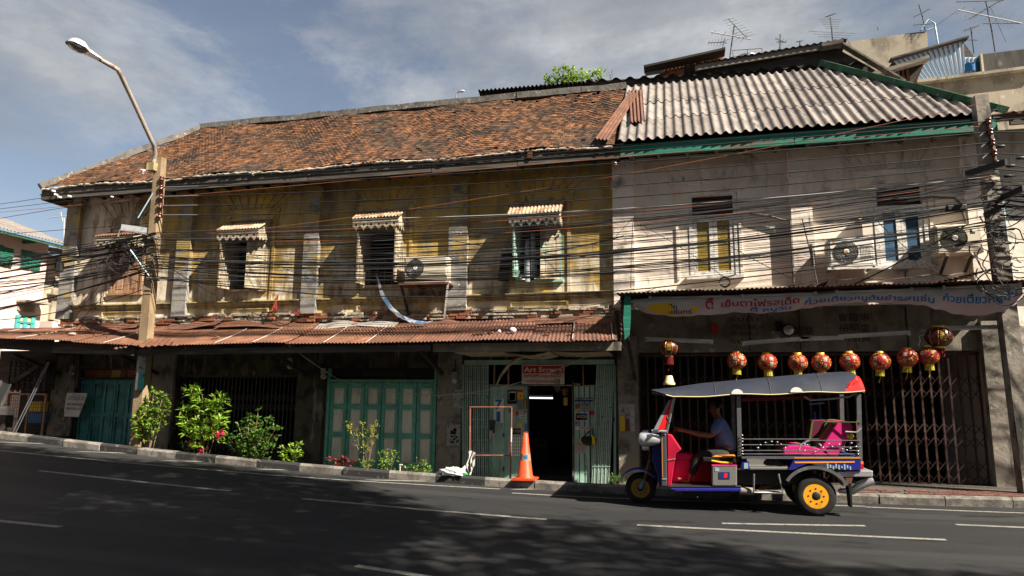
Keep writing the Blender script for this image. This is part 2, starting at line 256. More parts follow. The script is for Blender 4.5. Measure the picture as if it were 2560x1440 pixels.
# ------------------------------------------------------------------ mesh builder and scene-graph helpers
ORG = {}
class MB:
    def __init__(s): s.v = []; s.f = []; s.m = []; s.s = []
    def add(s, vs, fs, m=0, smooth=False):
        o = len(s.v); s.v += [Vector(p) for p in vs]; s.f += [tuple(i+o for i in f) for f in fs]; s.m += [m]*len(fs); s.s += [smooth]*len(fs); return s
    def box(s, x0, x1, y0, y1, z0, z1, m=0):
        return s.add([(x0,y0,z0),(x1,y0,z0),(x1,y1,z0),(x0,y1,z0),(x0,y0,z1),(x1,y0,z1),(x1,y1,z1),(x0,y1,z1)],
                     [(0,3,2,1),(4,5,6,7),(0,1,5,4),(1,2,6,5),(2,3,7,6),(3,0,4,7)], m)
    def beam(s, p, q, w, h, m=0, up=(0, 0, 1), w2=None, h2=None):
        p = Vector(p); q = Vector(q); d = (q-p).normalized(); u = Vector(up); a = d.cross(u)
        if a.length < 1e-4: a = d.cross(Vector((0, 1, 0)))
        a.normalize(); u = a.cross(d); w2 = w2 or w; h2 = h2 or h; c = []
        for P, ww, hh in ((p, w, h), (q, w2, h2)):
            c += [P-a*ww/2-u*hh/2, P+a*ww/2-u*hh/2, P+a*ww/2+u*hh/2, P-a*ww/2+u*hh/2]
        return s.add(c, [(0,1,2,3),(7,6,5,4),(0,4,5,1),(1,5,6,2),(2,6,7,3),(3,7,4,0)], m)
    def tube(s, pts, r, n=6, m=0, cap=True):
        pts = [Vector(p) for p in pts]; k = len(pts); rs = r if isinstance(r, (list, tuple)) else [r]*k; vs = []; pa = None
        for i, p in enumerate(pts):
            d = (pts[min(i+1, k-1)]-pts[max(i-1, 0)]).normalized()
            if pa is None: pa = d.cross(Vector((0, 0, 1)) if abs(d.z) < .9 else Vector((0, 1, 0)))
            a = (pa - d*pa.dot(d)); a.normalize(); pa = a; b = d.cross(a)
            vs += [p + (a*cos(2*pi*j/n) + b*sin(2*pi*j/n))*rs[i] for j in range(n)]
        fs = [(i*n+j, i*n+(j+1) % n, (i+1)*n+(j+1) % n, (i+1)*n+j) for i in range(k-1) for j in range(n)]
        s.add(vs, fs, m, True)
        if cap: s.add(vs[:n], [tuple(range(n))[::-1]], m); s.add(vs[-n:], [tuple(range(n))], m)
        return s
    def lathe(s, c, prof, n=16, m=0, axis='z', smooth=True, wob=0, cap=True):
        c = Vector(c); vs = []; k = len(prof)
        for r, z in prof:
            for j in range(n):
                a = 2*pi*j/n; rr = r*(1-wob*(j % 2)); x, y = rr*cos(a), rr*sin(a)
                vs.append(c + (Vector((x, y, z)) if axis == 'z' else Vector((x, z, y)) if axis == 'y' else Vector((z, x, y))))
        fs = [(i*n+j, i*n+(j+1) % n, (i+1)*n+(j+1) % n, (i+1)*n+j) for i in range(k-1) for j in range(n)]
        s.add(vs, fs, m, smooth)
        if cap: s.add(vs[:n], [tuple(range(n))[::-1]], m); s.add(vs[-n:], [tuple(range(n))], m)
        return s
    def prism(s, poly, y0, y1, m=0):            # outline in X-Z, given depth along Y
        n = len(poly); vs = [(x, y0, z) for x, z in poly]+[(x, y1, z) for x, z in poly]
        return s.add(vs, [tuple(range(n)), tuple(range(2*n-1, n-1, -1))]+[(i, i+n, (i+1) % n+n, (i+1) % n) for i in range(n)], m)
    def grid(s, fn, nu, nv, m=0, smooth=True, mfn=None):
        vs = [fn(i/nu, j/nv) for j in range(nv+1) for i in range(nu+1)]; w = nu+1
        for j in range(nv):
            for i in range(nu): pass
        fs = [(j*w+i, j*w+i+1, (j+1)*w+i+1, (j+1)*w+i) for j in range(nv) for i in range(nu)]
        o = len(s.f); s.add(vs, fs, m, smooth)
        if mfn:
            for q, (j, i) in enumerate((j, i) for j in range(nv) for i in range(nu)): s.m[o+q] = mfn((i+.5)/nu, (j+.5)/nv)
        return s
    def ball(s, c, r, n=10, k=6, m=0):
        rx, ry, rz = r if isinstance(r, (tuple, list)) else (r, r, r); c = Vector(c)
        return s.grid(lambda u, v: c+Vector((rx*cos(2*pi*u)*sin(pi*v), ry*sin(2*pi*u)*sin(pi*v), rz*cos(pi*v))), n, k, m)
    def xf(s, M4): s.v = [M4 @ p for p in s.v]; return s
    def mesh(s, name, mats, org=Vector()):
        me = bpy.data.meshes.new(name); me.from_pydata([tuple(p-org) for p in s.v], [], s.f)
        for k in (mats if isinstance(mats, (list, tuple)) else [mats]): me.materials.append(M[k])
        me.polygons.foreach_set('material_index', s.m); me.polygons.foreach_set('use_smooth', s.s); me.update(); return me
    def build(s, name, mats, parent=None, **props):
        if parent is not None: org = ORG[parent.name]
        else:
            xs = [p.x for p in s.v]; ys = [p.y for p in s.v]; org = Vector(((min(xs)+max(xs))/2, (min(ys)+max(ys))/2, min(p.z for p in s.v)))
        o = bpy.data.objects.new(name, s.mesh(name, mats, org)); COL.objects.link(o); ORG[o.name] = org
        if parent is not None: o.parent = parent
        else: o.location = org
        for k, v in props.items(): o[k] = v
        return o
def thing(name, label, cat, loc, group=None):
    o = bpy.data.objects.new(name, None); COL.objects.link(o); o.location = loc; ORG[o.name] = Vector(loc)
    o.empty_display_size = .2; o['label'] = label; o['category'] = cat
    if group: o['group'] = group
    return o
def part(name, parent):                       # an Empty that groups the sub-parts of one part
    o = bpy.data.objects.new(name, None); COL.objects.link(o); o.parent = parent; ORG[o.name] = ORG[parent.name]; return o
def one(mb, name, mats, label, cat, group=None):
    o = mb.build(name, mats, label=label, category=cat)
    if group: o['group'] = group
    return o
def inst(src, parent, loc, rot=None, scale=None):       # a copy of a part that shares its mesh
    o = src.copy(); COL.objects.link(o); o.parent = parent; o.location = loc; ORG[o.name] = ORG[parent.name]
    if rot is not None: o.rotation_euler = rot
    if scale is not None: o.scale = scale
    return o
def copy_tree(o, delta, label=None, parent=None):
    c = o.copy(); COL.objects.link(c)
    if parent is None: c.location = o.location + Vector(delta); ORG[c.name] = ORG[o.name]+Vector(delta)
    else: c.parent = parent; ORG[c.name] = ORG[parent.name]
    if label: c['label'] = label
    for ch in list(o.children): copy_tree(ch, delta, None, c)
    return c
_tc = {}
def text_geo(body, bold=0.0):
    k = (body, bold)
    if k not in _tc:
        cu = bpy.data.curves.new('lettering', 'FONT'); cu.body = body; cu.offset = bold; cu.resolution_u = 3; cu.align_x = 'LEFT'
        o = bpy.data.objects.new('lettering', cu); COL.objects.link(o); dg = bpy.context.evaluated_depsgraph_get(); dg.update()
        me = bpy.data.meshes.new_from_object(o.evaluated_get(dg)); vs = [v.co.copy() for v in me.vertices]; fs = [tuple(p.vertices) for p in me.polygons]
        bpy.data.objects.remove(o); bpy.data.curves.remove(cu); bpy.data.meshes.remove(me)
        if not vs: vs = [Vector((0, 0, 0)), Vector((1, 0, 0)), Vector((1, 1, 0))]; fs = []
        x0 = min(v.x for v in vs); x1 = max(v.x for v in vs); y0 = min(v.y for v in vs); y1 = max(v.y for v in vs)
        _tc[k] = ([((v.x-x0)/max(x1-x0, 1e-6), (v.y-y0)/max(y1-y0, 1e-6)) for v in vs], fs, (x1-x0)/max(y1-y0, 1e-6))
    return _tc[k]
def text(mb, body, fn, m=0, bold=0.0):          # fn maps (u, v) in the text's box to a point
    uv, fs, asp = text_geo(body, bold); return mb.add([fn(u, v) for u, v in uv], fs, m)
def flat(x0, x1, y, z0, z1, slope=0.0):
    return lambda u, v: Vector((x0+(x1-x0)*u, y, z0+(z1-z0)*v+slope*(x0+(x1-x0)*u-x0)))
def lerp(a, b, t): return a+(b-a)*t
# ------------------------------------------------------------------ lettering used later (made now, while the scene is small)
for b in ('Art Screen', 'รับทำนามบัตรตัวนูน สติกเกอร์ฯ', 'การ์ดต่างๆ (งานด่วนเร่งด่วน)', '256', '7', '1', 'BATON', 'เปิด', 'ครัวันจันทร์', 'เย็นตาโฟรสเด็ด', 'ตี๋', 'ก๋วยเตี๋ยวหมูต้มยำรสแซ่บ',
          'ก๋วยเตี๋ยวหมูตุ๋น', 'ตี๋ หมูวัน', 'รถรับจ้าง', '0816499500', '0895031491', '吉祥', '花開', '富貴', '福', '禄', '0-80000 7004-5', '會館順', '利順黃', '裕順金', '喜', 'STOP', 'รับทำ', 'ส่งด่วน'): text_geo(b, .018)

# ------------------------------------------------------------------ road, pavement, kerb
KN = [(-90, .35), (-40, -.05), (-24, -.34), (-18, -.62), (-14.58, -.88), (-10.96, -1.14), (-6.76, -1.38), (-2.78, -1.51), (-1, -1.54), (2.9, -1.53), (5.16, -1.50), (12, -1.43), (40, -1.3), (90, -1.2)]
def _lin(x):
    if x <= KN[0][0]: return KN[0][1]
    for (a, b), (c, d) in zip(KN, KN[1:]):
        if x <= c: return b+(d-b)*(x-a)/(c-a)
    return KN[-1][1]
def gz(x): return sum(_lin(x+d) for d in (-1.2, -.6, 0, .6, 1.2))/5        # top of the pavement along the street
def rz(x): return gz(x)-.14                                               # road surface
def G(px, py, dz=0.0):
    d = ray(px, py); lo, hi = -13.0, -.3
    for _ in range(50):
        mid = (lo+hi)/2; p = CAM+d*((mid-CAM.y)/d.y)
        if p.z > rz(p.x)+dz: lo = mid
        else: hi = mid
    return p
XS = [-300, -90, -60, -40]+[-30+i*.75 for i in range(81)]+[40, 60, 90, 300]
def strip(y0, y1, f, mb=None, m=0):
    mb = mb or MB(); vs = []; fs = []
    for i, x in enumerate(XS):
        vs += [(x, y0, f(x)), (x, y1, f(x))]
        if i: fs.append((2*i-2, 2*i, 2*i+1, 2*i-1))
    return mb.add(vs, fs, m)
def struct(mb, name, mats, parent=None): return mb.build(name, mats, parent, kind='structure')
gm = MB(); strip(-300, 300, lambda x: gz(x)-.32, gm); struct(gm, 'ground', 'earth')
rm = MB(); strip(-16.4, -1.62, rz, rm); road = struct(rm, 'road', 'asphalt')
def pz(x):                                    # the arcade floor lies lower than the kerb, except before the noodle shop
    t = max(0, min(1, (x-1.2)/1.6)); return gz(x)-.003-.24*(1-t*t*(3-2*t))
pv = MB(); strip(-1.46, .3, pz, pv); strip(-22, -16.55, lambda x: gz(x)-.003, pv)
pave = struct(pv, 'pavement', 'pavement')
kerb = struct(strip(-1.62, -1.46, lambda x: gz(x)-.32), 'kerb', 'pavement')
for i in range(44):
    x0 = -26+i*.94; x1 = x0+.925; r = random.Random(i); j = r.uniform(-.012, .012)
    k = MB(); vs = []
    for x in (x0, x1): vs += [(x, -1.60+j, rz(x)-.05), (x, -1.46, rz(x)-.25), (x, -1.46, gz(x)+.004), (x, -1.575+j, gz(x)+.004+j*.5), (x, -1.605+j, gz(x)-.03)]
    k.add(vs, [(0,1,2,3,4), (9,8,7,6,5)]+[(a, a+5, (a+1) % 5+5, (a+1) % 5) for a in range(5)])
    k.build('kerb_stone', ('kerb_black' if i % 2 and x0 < -3.5 else 'kerb_white'), kerb)
k = MB(); strip(-16.55, -16.4, lambda x: gz(x), k); struct(k, 'kerb', 'kerb_white')
# worn red brick paving in front of the noodle shop
bp = MB(); r = random.Random(3)
for row in range(5):
    for c in range(70):
        x = 2.5+c*.215+(row % 2)*.1; y = -1.42+row*.115
        if x > 15 or (x < 3.6+row*.15 and r.random() < .5): continue
        bp.box(x, x+.205, y, y+.107, gz(x)-.01, gz(x)+.012+r.uniform(-.004, .004))
bp.build('brick_paving', 'brick_pave', kind='structure')
# painted lines
def line(px0, px1, w=.1, y0=None):
    a = G(*px0); b = G(*px1)
    if y0 is not None: a.y = b.y = y0
    mb = MB(); n = max(2, int(abs(b.x-a.x)/.6)); vs = []; fs = []
    for i in range(n+1):
        x = lerp(a.x, b.x, i/n); y = lerp(a.y, b.y, i/n); vs += [(x, y-w/2, rz(x)+.004), (x, y+w/2, rz(x)+.004)]
        if i: fs.append((2*i-2, 2*i, 2*i+1, 2*i-1))
    struct(mb.add(vs, fs), 'road_marking', 'road_paint')
line((-400, 1085), (1250, 1223), .09); line((1280, 1233), (2163, 1266), .09); line((2163, 1268), (3000, 1300), .09)
for a, b in (((97, 1177), (578, 1228)), ((755, 1247), (1367, 1299)), ((1592, 1313), (2365, 1350)), ((1805, 1309), (2163, 1315)), ((2390, 1312), (2960, 1336)), ((-520, 1245), (150, 1318)), ((890, 1415), (2100, 1580))): line(a, b, .1)
def hatch(px0, px1, w):                       # the pointed hatch strokes between kerb and edge line
    a = G(*px0); b = G(*px1); d = b-a; mb = MB(); prof = [(0, .25), (.12, .75), (.35, 1), (.75, .95), (.93, .6), (1, .15)]; vs = []; fs = []
    for i, (t, k) in enumerate(prof):
        p = a+d*t; vs += [(p.x, p.y-w*k, rz(p.x)+.0045), (p.x, p.y+w*k, rz(p.x)+.0045)]
        if i: fs.append((2*i-2, 2*i, 2*i+1, 2*i-1))
    struct(mb.add(vs, fs), 'road_marking', 'road_paint')
for a, b in (((-170, 1100), (160, 1111)), ((190, 1129), (378, 1135)), ((396, 1152), (566, 1155)), ((640, 1173), (812, 1177)), ((912, 1200), (1086, 1204)), ((1276, 1224), (1385, 1222))): hatch(a, b, .07)
q = MB(); a = G(315, 1122); b = G(402, 1130); q.beam(a+Vector((0, .1, .02)), b+Vector((0, .1, .02)), .14, .02); one(q, 'plank', 'dark_rust', 'thin rusty strip of wood lying in the gutter below the left plants', 'plank')

# ------------------------------------------------------------------ yellow shophouse row
XL, XR = -15.0, -1.17
yh = thing('shophouse', 'long yellow two-storey shophouse with peeling plaster and an orange tile roof', 'building', (-8, 0, -1.5))
def wall_boxes(mb, x0, x1, z0, z1, y0, y1, ops, m=0):
    cx = x0
    for (a, b, c, d) in sorted(ops):
        if a > cx: mb.box(cx, a, y0, y1, z0, z1, m)
        if c > z0: mb.box(a, b, y0, y1, z0, c, m)
        if d < z1: mb.box(a, b, y0, y1, d, z1, m)
        cx = b
    if cx < x1: mb.box(cx, x1, y0, y1, z0, z1, m)
WC = [-13.14, -9.74, -6.30, -2.74]; WH = .47; WZ0, WZ1 = 2.42, 3.74
wm = MB(); ops = [(c-WH, c+WH, WZ0, WZ1) for c in WC]
wall_boxes(wm, XL, XR, 2.02, 4.95, 0, .22, ops, 0)
wm.box(XL, XR, 0.001, .22, 1.62, 2.02, 1)
wm.box(XL, XL+.2, .22, 9, -1.9, 4.95, 1); wm.box(XL, XR, 9, 9.2, -1.9, 8, 1); wm.box(XL+.2, XR, .22, 9, 1.5, 1.6, 2)
wm.build('upper_wall', ['yellow_wall', 'worn_wall', 'interior'], yh)
w = MB(); w.box(XL+.2, XR-.02, 4.2, 4.3, 1.6, 4.9); w.box(XL+.2, XR-.02, .22, 4.2, 4.9, 4.95); w.build('room_partition', 'interior', yh)
for a, b in ((-15.04, -14.62), (-11.68, -11.30), (-8.26, -7.89), (-4.74, -4.32)):
    q = MB(); zs = [1.80, 2.18, 2.55, 3.05, 3.6, 4.2, 4.80]
    for z0, z1 in zip(zs, zs[1:]): q.box(a, b, -.125, .02, z0+.006, z1-.006)
    q.box(a+.01, b-.01, -.115, .02, 1.8, 4.8); q.build('pilaster', 'grey_pilaster', yh)
segs = [(-14.62, -11.68), (-11.30, -8.26), (-7.89, -4.74), (-4.32, -1.19)]
for (a, b), c in zip(segs, WC):
    q = MB(); q.box(a, b, -.075, -.001, 2.06, 2.12); q.box(a, b, -.045, -.001, 2.00, 2.06); q.box(a, b, -.1, -.001, 2.12, 2.145); q.build('string_course', 'trim_cream', yh)
    q = MB()                                              # raised panel border under each window
    x0, x1, z0, z1 = c-.62, c+.62, 1.83, 1.985
    for bx in ((x0, x1, z1-.035, z1), (x0, x1, z0, z0+.035), (x0, x0+.04, z0+.035, z1-.035), (x1-.04, x1, z0+.035, z1-.035)): q.box(bx[0], bx[1], -.035, -.0005, bx[2], bx[3])
    q.build('wall_panel', 'trim_cream', yh)
    q = MB()                                              # raised window surround
    for x in (c-.66, c+.60): q.box(x, x+.07, -.03, -.0005, 2.145, 4.08)
    q.box(c-.72, c+.73, -.045, -.0005, 4.08, 4.3); q.box(c-.75, c+.76, -.065, -.0005, 4.3, 4.34)
    for x in (c-.6, c+.61): q.lathe((x, -.075, 4.19), [(.075, 0), (.07, .02), (.045, .02), (.035, .035)], 12, 0, 'y')
    q.build('window_surround', 'yellow_wall', yh)
    for i in range(9):                                    # fan of plaster voussoirs above the window
        t = (i-4)/4; q = MB()
        q.prism([(c+t*.62-.06, 4.36), (c+t*.62+.06, 4.36), (c+t*1.05+.1, 4.75), (c+t*1.05-.1, 4.75)], -.02, -.0005); q.build('voussoir', 'yellow_wall', yh)
# bricks laid bare at the foot of the upper wall, with broken plaster between
r = random.Random(11); bricks = [MB().box(-.105, .105, -.05, .05, 0, .058).mesh('brick', 'brick_red') for _ in range(1)]
for row in range(3):
    x = XL+.02+row*.07
    while x < XR-.2:
        if r.random() < (.34 if row == 1 else .16) or any(a-.1 < x < b for a, b in ((-15.04, -14.62), (-8.26, -7.89), (-4.74, -4.32))):
            o = bpy.data.objects.new('brick', bricks[0]); COL.objects.link(o); o.parent = yh; o.location = Vector((x+.11, -.03+r.uniform(-.03, .012), 1.625+row*.064))-ORG[yh.name]; o.rotation_euler = (0, 0, r.uniform(-.04, .04))
        x += .222
q = MB()
for i in range(230):
    x = XL+.05+(XR-XL-.1)*i/230+r.uniform(0, .05); l = r.uniform(.1, .4); z = r.choice((1.62, 1.69, 1.76, 1.79))
    q.box(x, min(x+l, XR), -.075+r.uniform(-.02, .03), -.0006, z, z+r.uniform(.02, .06))
o = q.build('plaster_edge', 'mortar', yh); o['kind'] = 'stuff'
# windows: frame, shutters, tin hood with a fretted valance
def leaf(w, h, t=.032, panels=2, m=(0, 0)):     # a panelled leaf hinged at x = 0, standing in the plane Y = 0
    q = MB(); b = .065; zs = [0]+[h*(i+1)/panels for i in range(panels)]
    for x in (0, w-b): q.box(x, x+b, -t/2, t/2, 0, h, m[0])
    for i in range(panels+1): z = zs[i]; z0 = 0 if i == 0 else (h-b if i == panels else z-b/2); q.box(b, w-b, -t/2+.001, t/2-.001, z0, z0+b, m[0])
    for i in range(panels):
        a = zs[i]+(b if i == 0 else b/2); c = zs[i+1]-(b if i == panels-1 else b/2)
        q.box(b, w-b, -t/2+.012, t/2-.012, a, c, m[1]); q.box(b+.05, w-b-.05, -t/2+.004, t/2-.004, a+.05, c-.05, m[1])
    return q
SH = {0: (4, 4, 'brown_wood', 0), 1: (97, 45, 'cream_wood', 0), 2: (92, 92, 'cream_wood', 0), 3: (95, 24, 'mint_paint', 0)}
for i, c in enumerate(WC):
    win = part('window', yh); q = MB(); f = 'brown_wood' if i == 0 else 'cream_wood' if i < 3 else 'mint_paint'
    for x in (c-WH, c+WH-.055): q.box(x, x+.055, -.02, .2, WZ0, WZ1)
    q.box(c-WH+.055, c+WH-.055, -.02, .2, WZ1-.06, WZ1); q.box(c-WH-.05, c+WH+.05, -.07, .21, WZ0-.05, WZ0); q.build('frame', f, win)
    h = WZ1-WZ0-.06; lw = WH-.06; al, ar, ml, mr_ = SH[i]
    if i == 0:
        for x, s in ((c-WH+.057, 1), (c+.002, 1)): leaf(lw, h).xf(Matrix.Translation((x, .02, WZ0))).build('shutter', 'brown_wood', win)
    else:
        leaf(lw, h).xf(Matrix.Translation((c-WH+.04, -.03, WZ0+.002)) @ Matrix.Rotation(-radians(al), 4, 'Z')).build('shutter', ml, win)
        leaf(lw, h).xf(Matrix.Translation((c+WH-.04, -.03, WZ0+.002)) @ Matrix.Rotation(radians(180+ar), 4, 'Z')).build('shutter', 'cream_wood', win)
    if i == 2:                                           # bars low in the open window
        q = MB()
        for k in range(5): q.tube([(c-.36+k*.18, .06, WZ0), (c-.36+k*.18, .06, WZ0+.62)], .008, 5)
        q.tube([(c-.42, .06, WZ0+.5), (c+.42, .06, WZ0+.5)], .008, 5); q.build('window_bar', 'grey_wood', win)
    hood = part('window_hood', yh); xa, xb = c-.60, c+.56; zt = 4.16 if i > 1 else 4.06; zf = zt-(.30, .30, .30, .40)[i]; yf = -.5
    if i == 0: zt -= .08; zf = zt-.2
    def hf(u, v): 
        x = lerp(xa, xb, u); return Vector((x, lerp(-.02, yf, v), lerp(zt, zf, v)+.016*sin(u*2*pi*15)))
    for u0, u1 in ((0, .56), (.54, 1)):
        q = MB(); q.grid(lambda u, v: hf(lerp(u0, u1, u), v)+Vector((0, 0, .008 if u0 else 0)), 36, 2); q.build('hood_sheet', 'hood_sheet' if i else 'rust', hood)
    yv = -.47; zv1 = lerp(zt, zf, .94)-.03; zv0 = zv1-.13
    for x in (xa+.06, xb-.09):                           # cheek boards standing along Y at both ends
        q = MB(); q.prism([(0, zt-.03), (-yv, zv1), (-yv, zv0-.06), (0, zv0-.08)], x, x+.025)
        q.v = [Vector((p.y, -p.x, p.z)) for p in q.v]; q.build('hood_cheek', 'cream_wood', hood)
    q = MB(); q.box(xa+.03, xb-.03, yv-.03, yv, zv0+.09, zv0+.115); q.box(xa+.03, xb-.03, yv-.025, yv, zv0+.02, zv0+.04); q.build('valance_rail', 'old_wood', hood)
    nv = 6
    for k in range(nv):                                  # hanging fretwork tongues, one board each
        w_ = (xb-xa-.08)/nv; x0 = xa+.04+k*w_; x1 = x0+w_-.012; xm = (x0+x1)/2; q = MB()
        q.prism([(x0, zv0+.09), (x0, zv0-.04), (xm-.045, zv0-.075), (xm-.03, zv0-.10), (xm-.022, zv0-.095), (xm, zv0-.145), (xm+.022, zv0-.095), (xm+.03, zv0-.10), (xm+.045, zv0-.075), (x1, zv0-.04), (x1, zv0+.09)][::-1], yv-.018, yv)
        q.lathe((xm, yv-.019, zv0-.01), [(.03, 0), (.015, .003)], 8, 1, 'y')
        q.build('valance_board', ['grey_wood' if i == 3 else 'cream_wood', 'black'], hood)
    for k in range(3):
        y0 = yv+.03+k*.12; q = MB(); q.prism([(y0, zv0+.07), (y0+.11, zv0+.07), (y0+.11, zv0-.04), (y0+.055, zv0-.12), (y0, zv0-.04)], xb-.064, xb-.05); q.v = [Vector((p.y, p.x, p.z)) for p in q.v]; q.build('valance_board', 'cream_wood', hood)
# dark hanging leaf outside the fourth window
q = leaf(.24, .62).xf(Matrix.Translation((-3.62, -.12, 2.42)) @ Matrix.Rotation(radians(8), 4, 'Y')); q.build('shutter', 'black_wood', yh, label='dark broken shutter leaf left of the last yellow window')

# roof: bed, 300 nearest tiles one by one, the rest joined
E0 = Vector((0, -.62, 5.06)); R0 = Vector((0, 2.6, 7.74)); SL = (R0-E0).length; SD = (R0-E0)/SL; NRM = Vector((0, -SD.z, SD.y))
XE, XRG = -15.42, -13.45
def hipx(s): return lerp(XE, XRG, s/SL)
q = MB(); q.add([E0+Vector((XE, 0, -.17)), E0+Vector((-.98, 0, -.17)), R0+Vector((-.98, 0, -.17)), R0+Vector((XRG, 0, -.17))], [(0, 1, 2, 3)])
back = Vector((0, 9.3, 5.0)); q.add([R0+Vector((XRG, 0, -.17)), R0+Vector((-.98, 0, -.17)), back+Vector((-.98, 0, 0)), back+Vector((XE, 0, 0))], [(0, 1, 2, 3)])
q.add([E0+Vector((XE, 0, -.17)), R0+Vector((XRG, 0, -.17)), back+Vector((XE, 0, 0))], [(0, 1, 2)]); q.build('roof_deck', 'tile_bed', yh)
tw, row = .098, .132; ntile = [0]; allt = []; r = random.Random(5)
for j in range(int(SL/row)):
    s = j*row; x = hipx(s)+.1+(j % 2)*tw/2
    while x < -1.02:
        top = j > int(SL/row)-3
        if r.random() > (.16 if top and x > -4 else .012):
            sag = .03*sin(x*1.7+s)+.02*sin(x*4.1)-.03*sin(pi*s/SL)
            allt.append((x+r.uniform(-.006, .006), s+r.uniform(-.012, .012)+.012*sin(x*2.3), r.uniform(-.05, .05), r.uniform(-.02, .035), sag))
        x += tw
def tile_pts(): 
    t = .013; h = .2; w_ = tw*.47; o = [(-w_, h), (-w_, .03), (-w_*.45, 0), (w_*.45, 0), (w_, .03), (w_, h)]
    return o, t
TO, TT = tile_pts(); TF = [(0, 1, 2, 3, 4, 5)]+[(i, i+6, i+7, i+1) for i in range(5)]
def tmat(t):
    x, s, yaw, tilt, sag = t; u = Vector((1, 0, 0)); M3 = Matrix((u, SD, NRM)).transposed().to_4x4(); M3.translation = E0+SD*s+Vector((x, 0, 0))+NRM*(.018+sag)
    return M3 @ Matrix.Rotation(yaw, 4, 'Z') @ Matrix.Rotation(-.085-tilt, 4, 'X')
TV = [Vector((a, b, TT)) for a, b in TO]+[Vector((a, b, 0)) for a, b in TO]
tm = MB().add(TV, TF).mesh('roof_tile', 'tile')
near = sorted(allt, key=lambda t: abs(t[0]+2.2)+(0 if t[1] < 3.9 else 3)+.12*t[1]); one_by_one = near[:300]; rest = near[300:]
for t in one_by_one:
    o = bpy.data.objects.new('roof_tile', tm); COL.objects.link(o); o.parent = yh; mtx = tmat(t); mtx.translation -= ORG[yh.name]; o.matrix_local = mtx
q = MB()
for t in rest:
    k = tmat(t); q.add([k @ v for v in TV], TF)
o = q.build('roof_tiles', 'tile', yh); o['kind'] = 'stuff'
q = MB(); rr = random.Random(9)                                         # lumpy mortar bedding under the lowest course
xs_ = [XE+.1+i*.07 for i in range(int((14.3)/.07))]
q.tube([E0+Vector((x, -.005+rr.uniform(-.015, .015), -.035+rr.uniform(-.014, .014)+.03*sin(x*1.7)+.01)) for x in xs_], [rr.uniform(.02, .042) for x in xs_], 6); q.build('eave_mortar', 'mortar', yh)
def cap(a, b, name, mt, w_, h_, seg=.55, parent=yh, lift=.05, seed=1):
    a = Vector(a); b = Vector(b); n = max(1, int((b-a).length/seg)); rr = random.Random(seed); q = MB()
    pts = [lerp(a, b, i/n)+Vector((0, 0, lift+rr.uniform(-.02, .02))) for i in range(n+1)]
    for p, p2 in zip(pts, pts[1:]): q.beam(p, p2, w_*rr.uniform(.9, 1.1), h_*rr.uniform(.9, 1.15))
    return q.build(name, mt, parent)
cap(E0+Vector((XE, 0, -.02)), R0+Vector((XRG, 0, .0)), 'hip_cap', 'cement_cap', .2, .15, seed=2)
cap(R0+Vector((XRG, 0, 0)), R0+Vector((-1.0, 0, 0)), 'ridge_cap', 'cement_cap', .24, .15, seed=3)
# eaves: fascia boards, soffit
jts = [-15.38, -7.98, -5.0, -3.1, -.96]
for k, (a, b) in enumerate(zip(jts, jts[1:])):
    q = MB(); dz = (0, .0, -.015, .01)[k]; q.box(a+.008, b-.008, -.60, -.56, 4.77+dz, 5.03+dz); q.build('fascia_board', 'old_wood', yh)
q = MB(); q.box(-15.40, -15.36, -.555, 9, 4.77, 5.02); q.build('fascia_board', 'old_wood', yh)
q = MB(); q.box(-15.355, -.97, -.555, .0, 4.955, 4.975); q.box(-15.355, -15.01, 0, 9, 4.955, 4.975)
for i in range(28): x = -15.1+i*.52; q.box(x, x+.06, -.55, -.002, 4.86, 4.95)
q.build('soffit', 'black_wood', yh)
p = W(1325, 385, -.63); q = MB(); q.prism([(p.x-.05, p.z+.1), (p.x-.055, p.z-.06), (p.x-.03, p.z-.1), (p.x+.03, p.z-.1), (p.x+.055, p.z-.06), (p.x+.05, p.z+.1)][::-1], -.64, -.62); q.build('roof_tile', 'tile', yh, label='single slipped tile hanging over the fascia board')
for px, py in ((134, 478), (140, 487), (149, 493), (174, 491)):
    p = W(px, py, -.66); one(MB().lathe((p.x, p.y, p.z), [(.012, -.05), (.03, -.04), (.022, -.015), (.032, 0), (.022, .02), (.03, .035), (.01, .05)], 8, 0, 'y'), 'insulator', 'porcelain', 'small white porcelain knob insulator on the left end of the dark eave board', 'insulator', 'white knob insulators on the eave board')
for px, py in ((633, 437), (1539, 409), (280, 492)):
    p = W(px, py, -.63); one(MB().lathe((p.x, p.y, p.z), [(.012, -.04), (.026, -.03), (.018, 0), (.026, .025), (.01, .04)], 8, 0, 'y'), 'insulator', 'porcelain', 'lone white porcelain knob insulator under the eave %s' % {633: 'right of the left pole', 1539: 'where the yellow wall meets the white one', 280: 'left of the left pole'}[px], 'insulator')
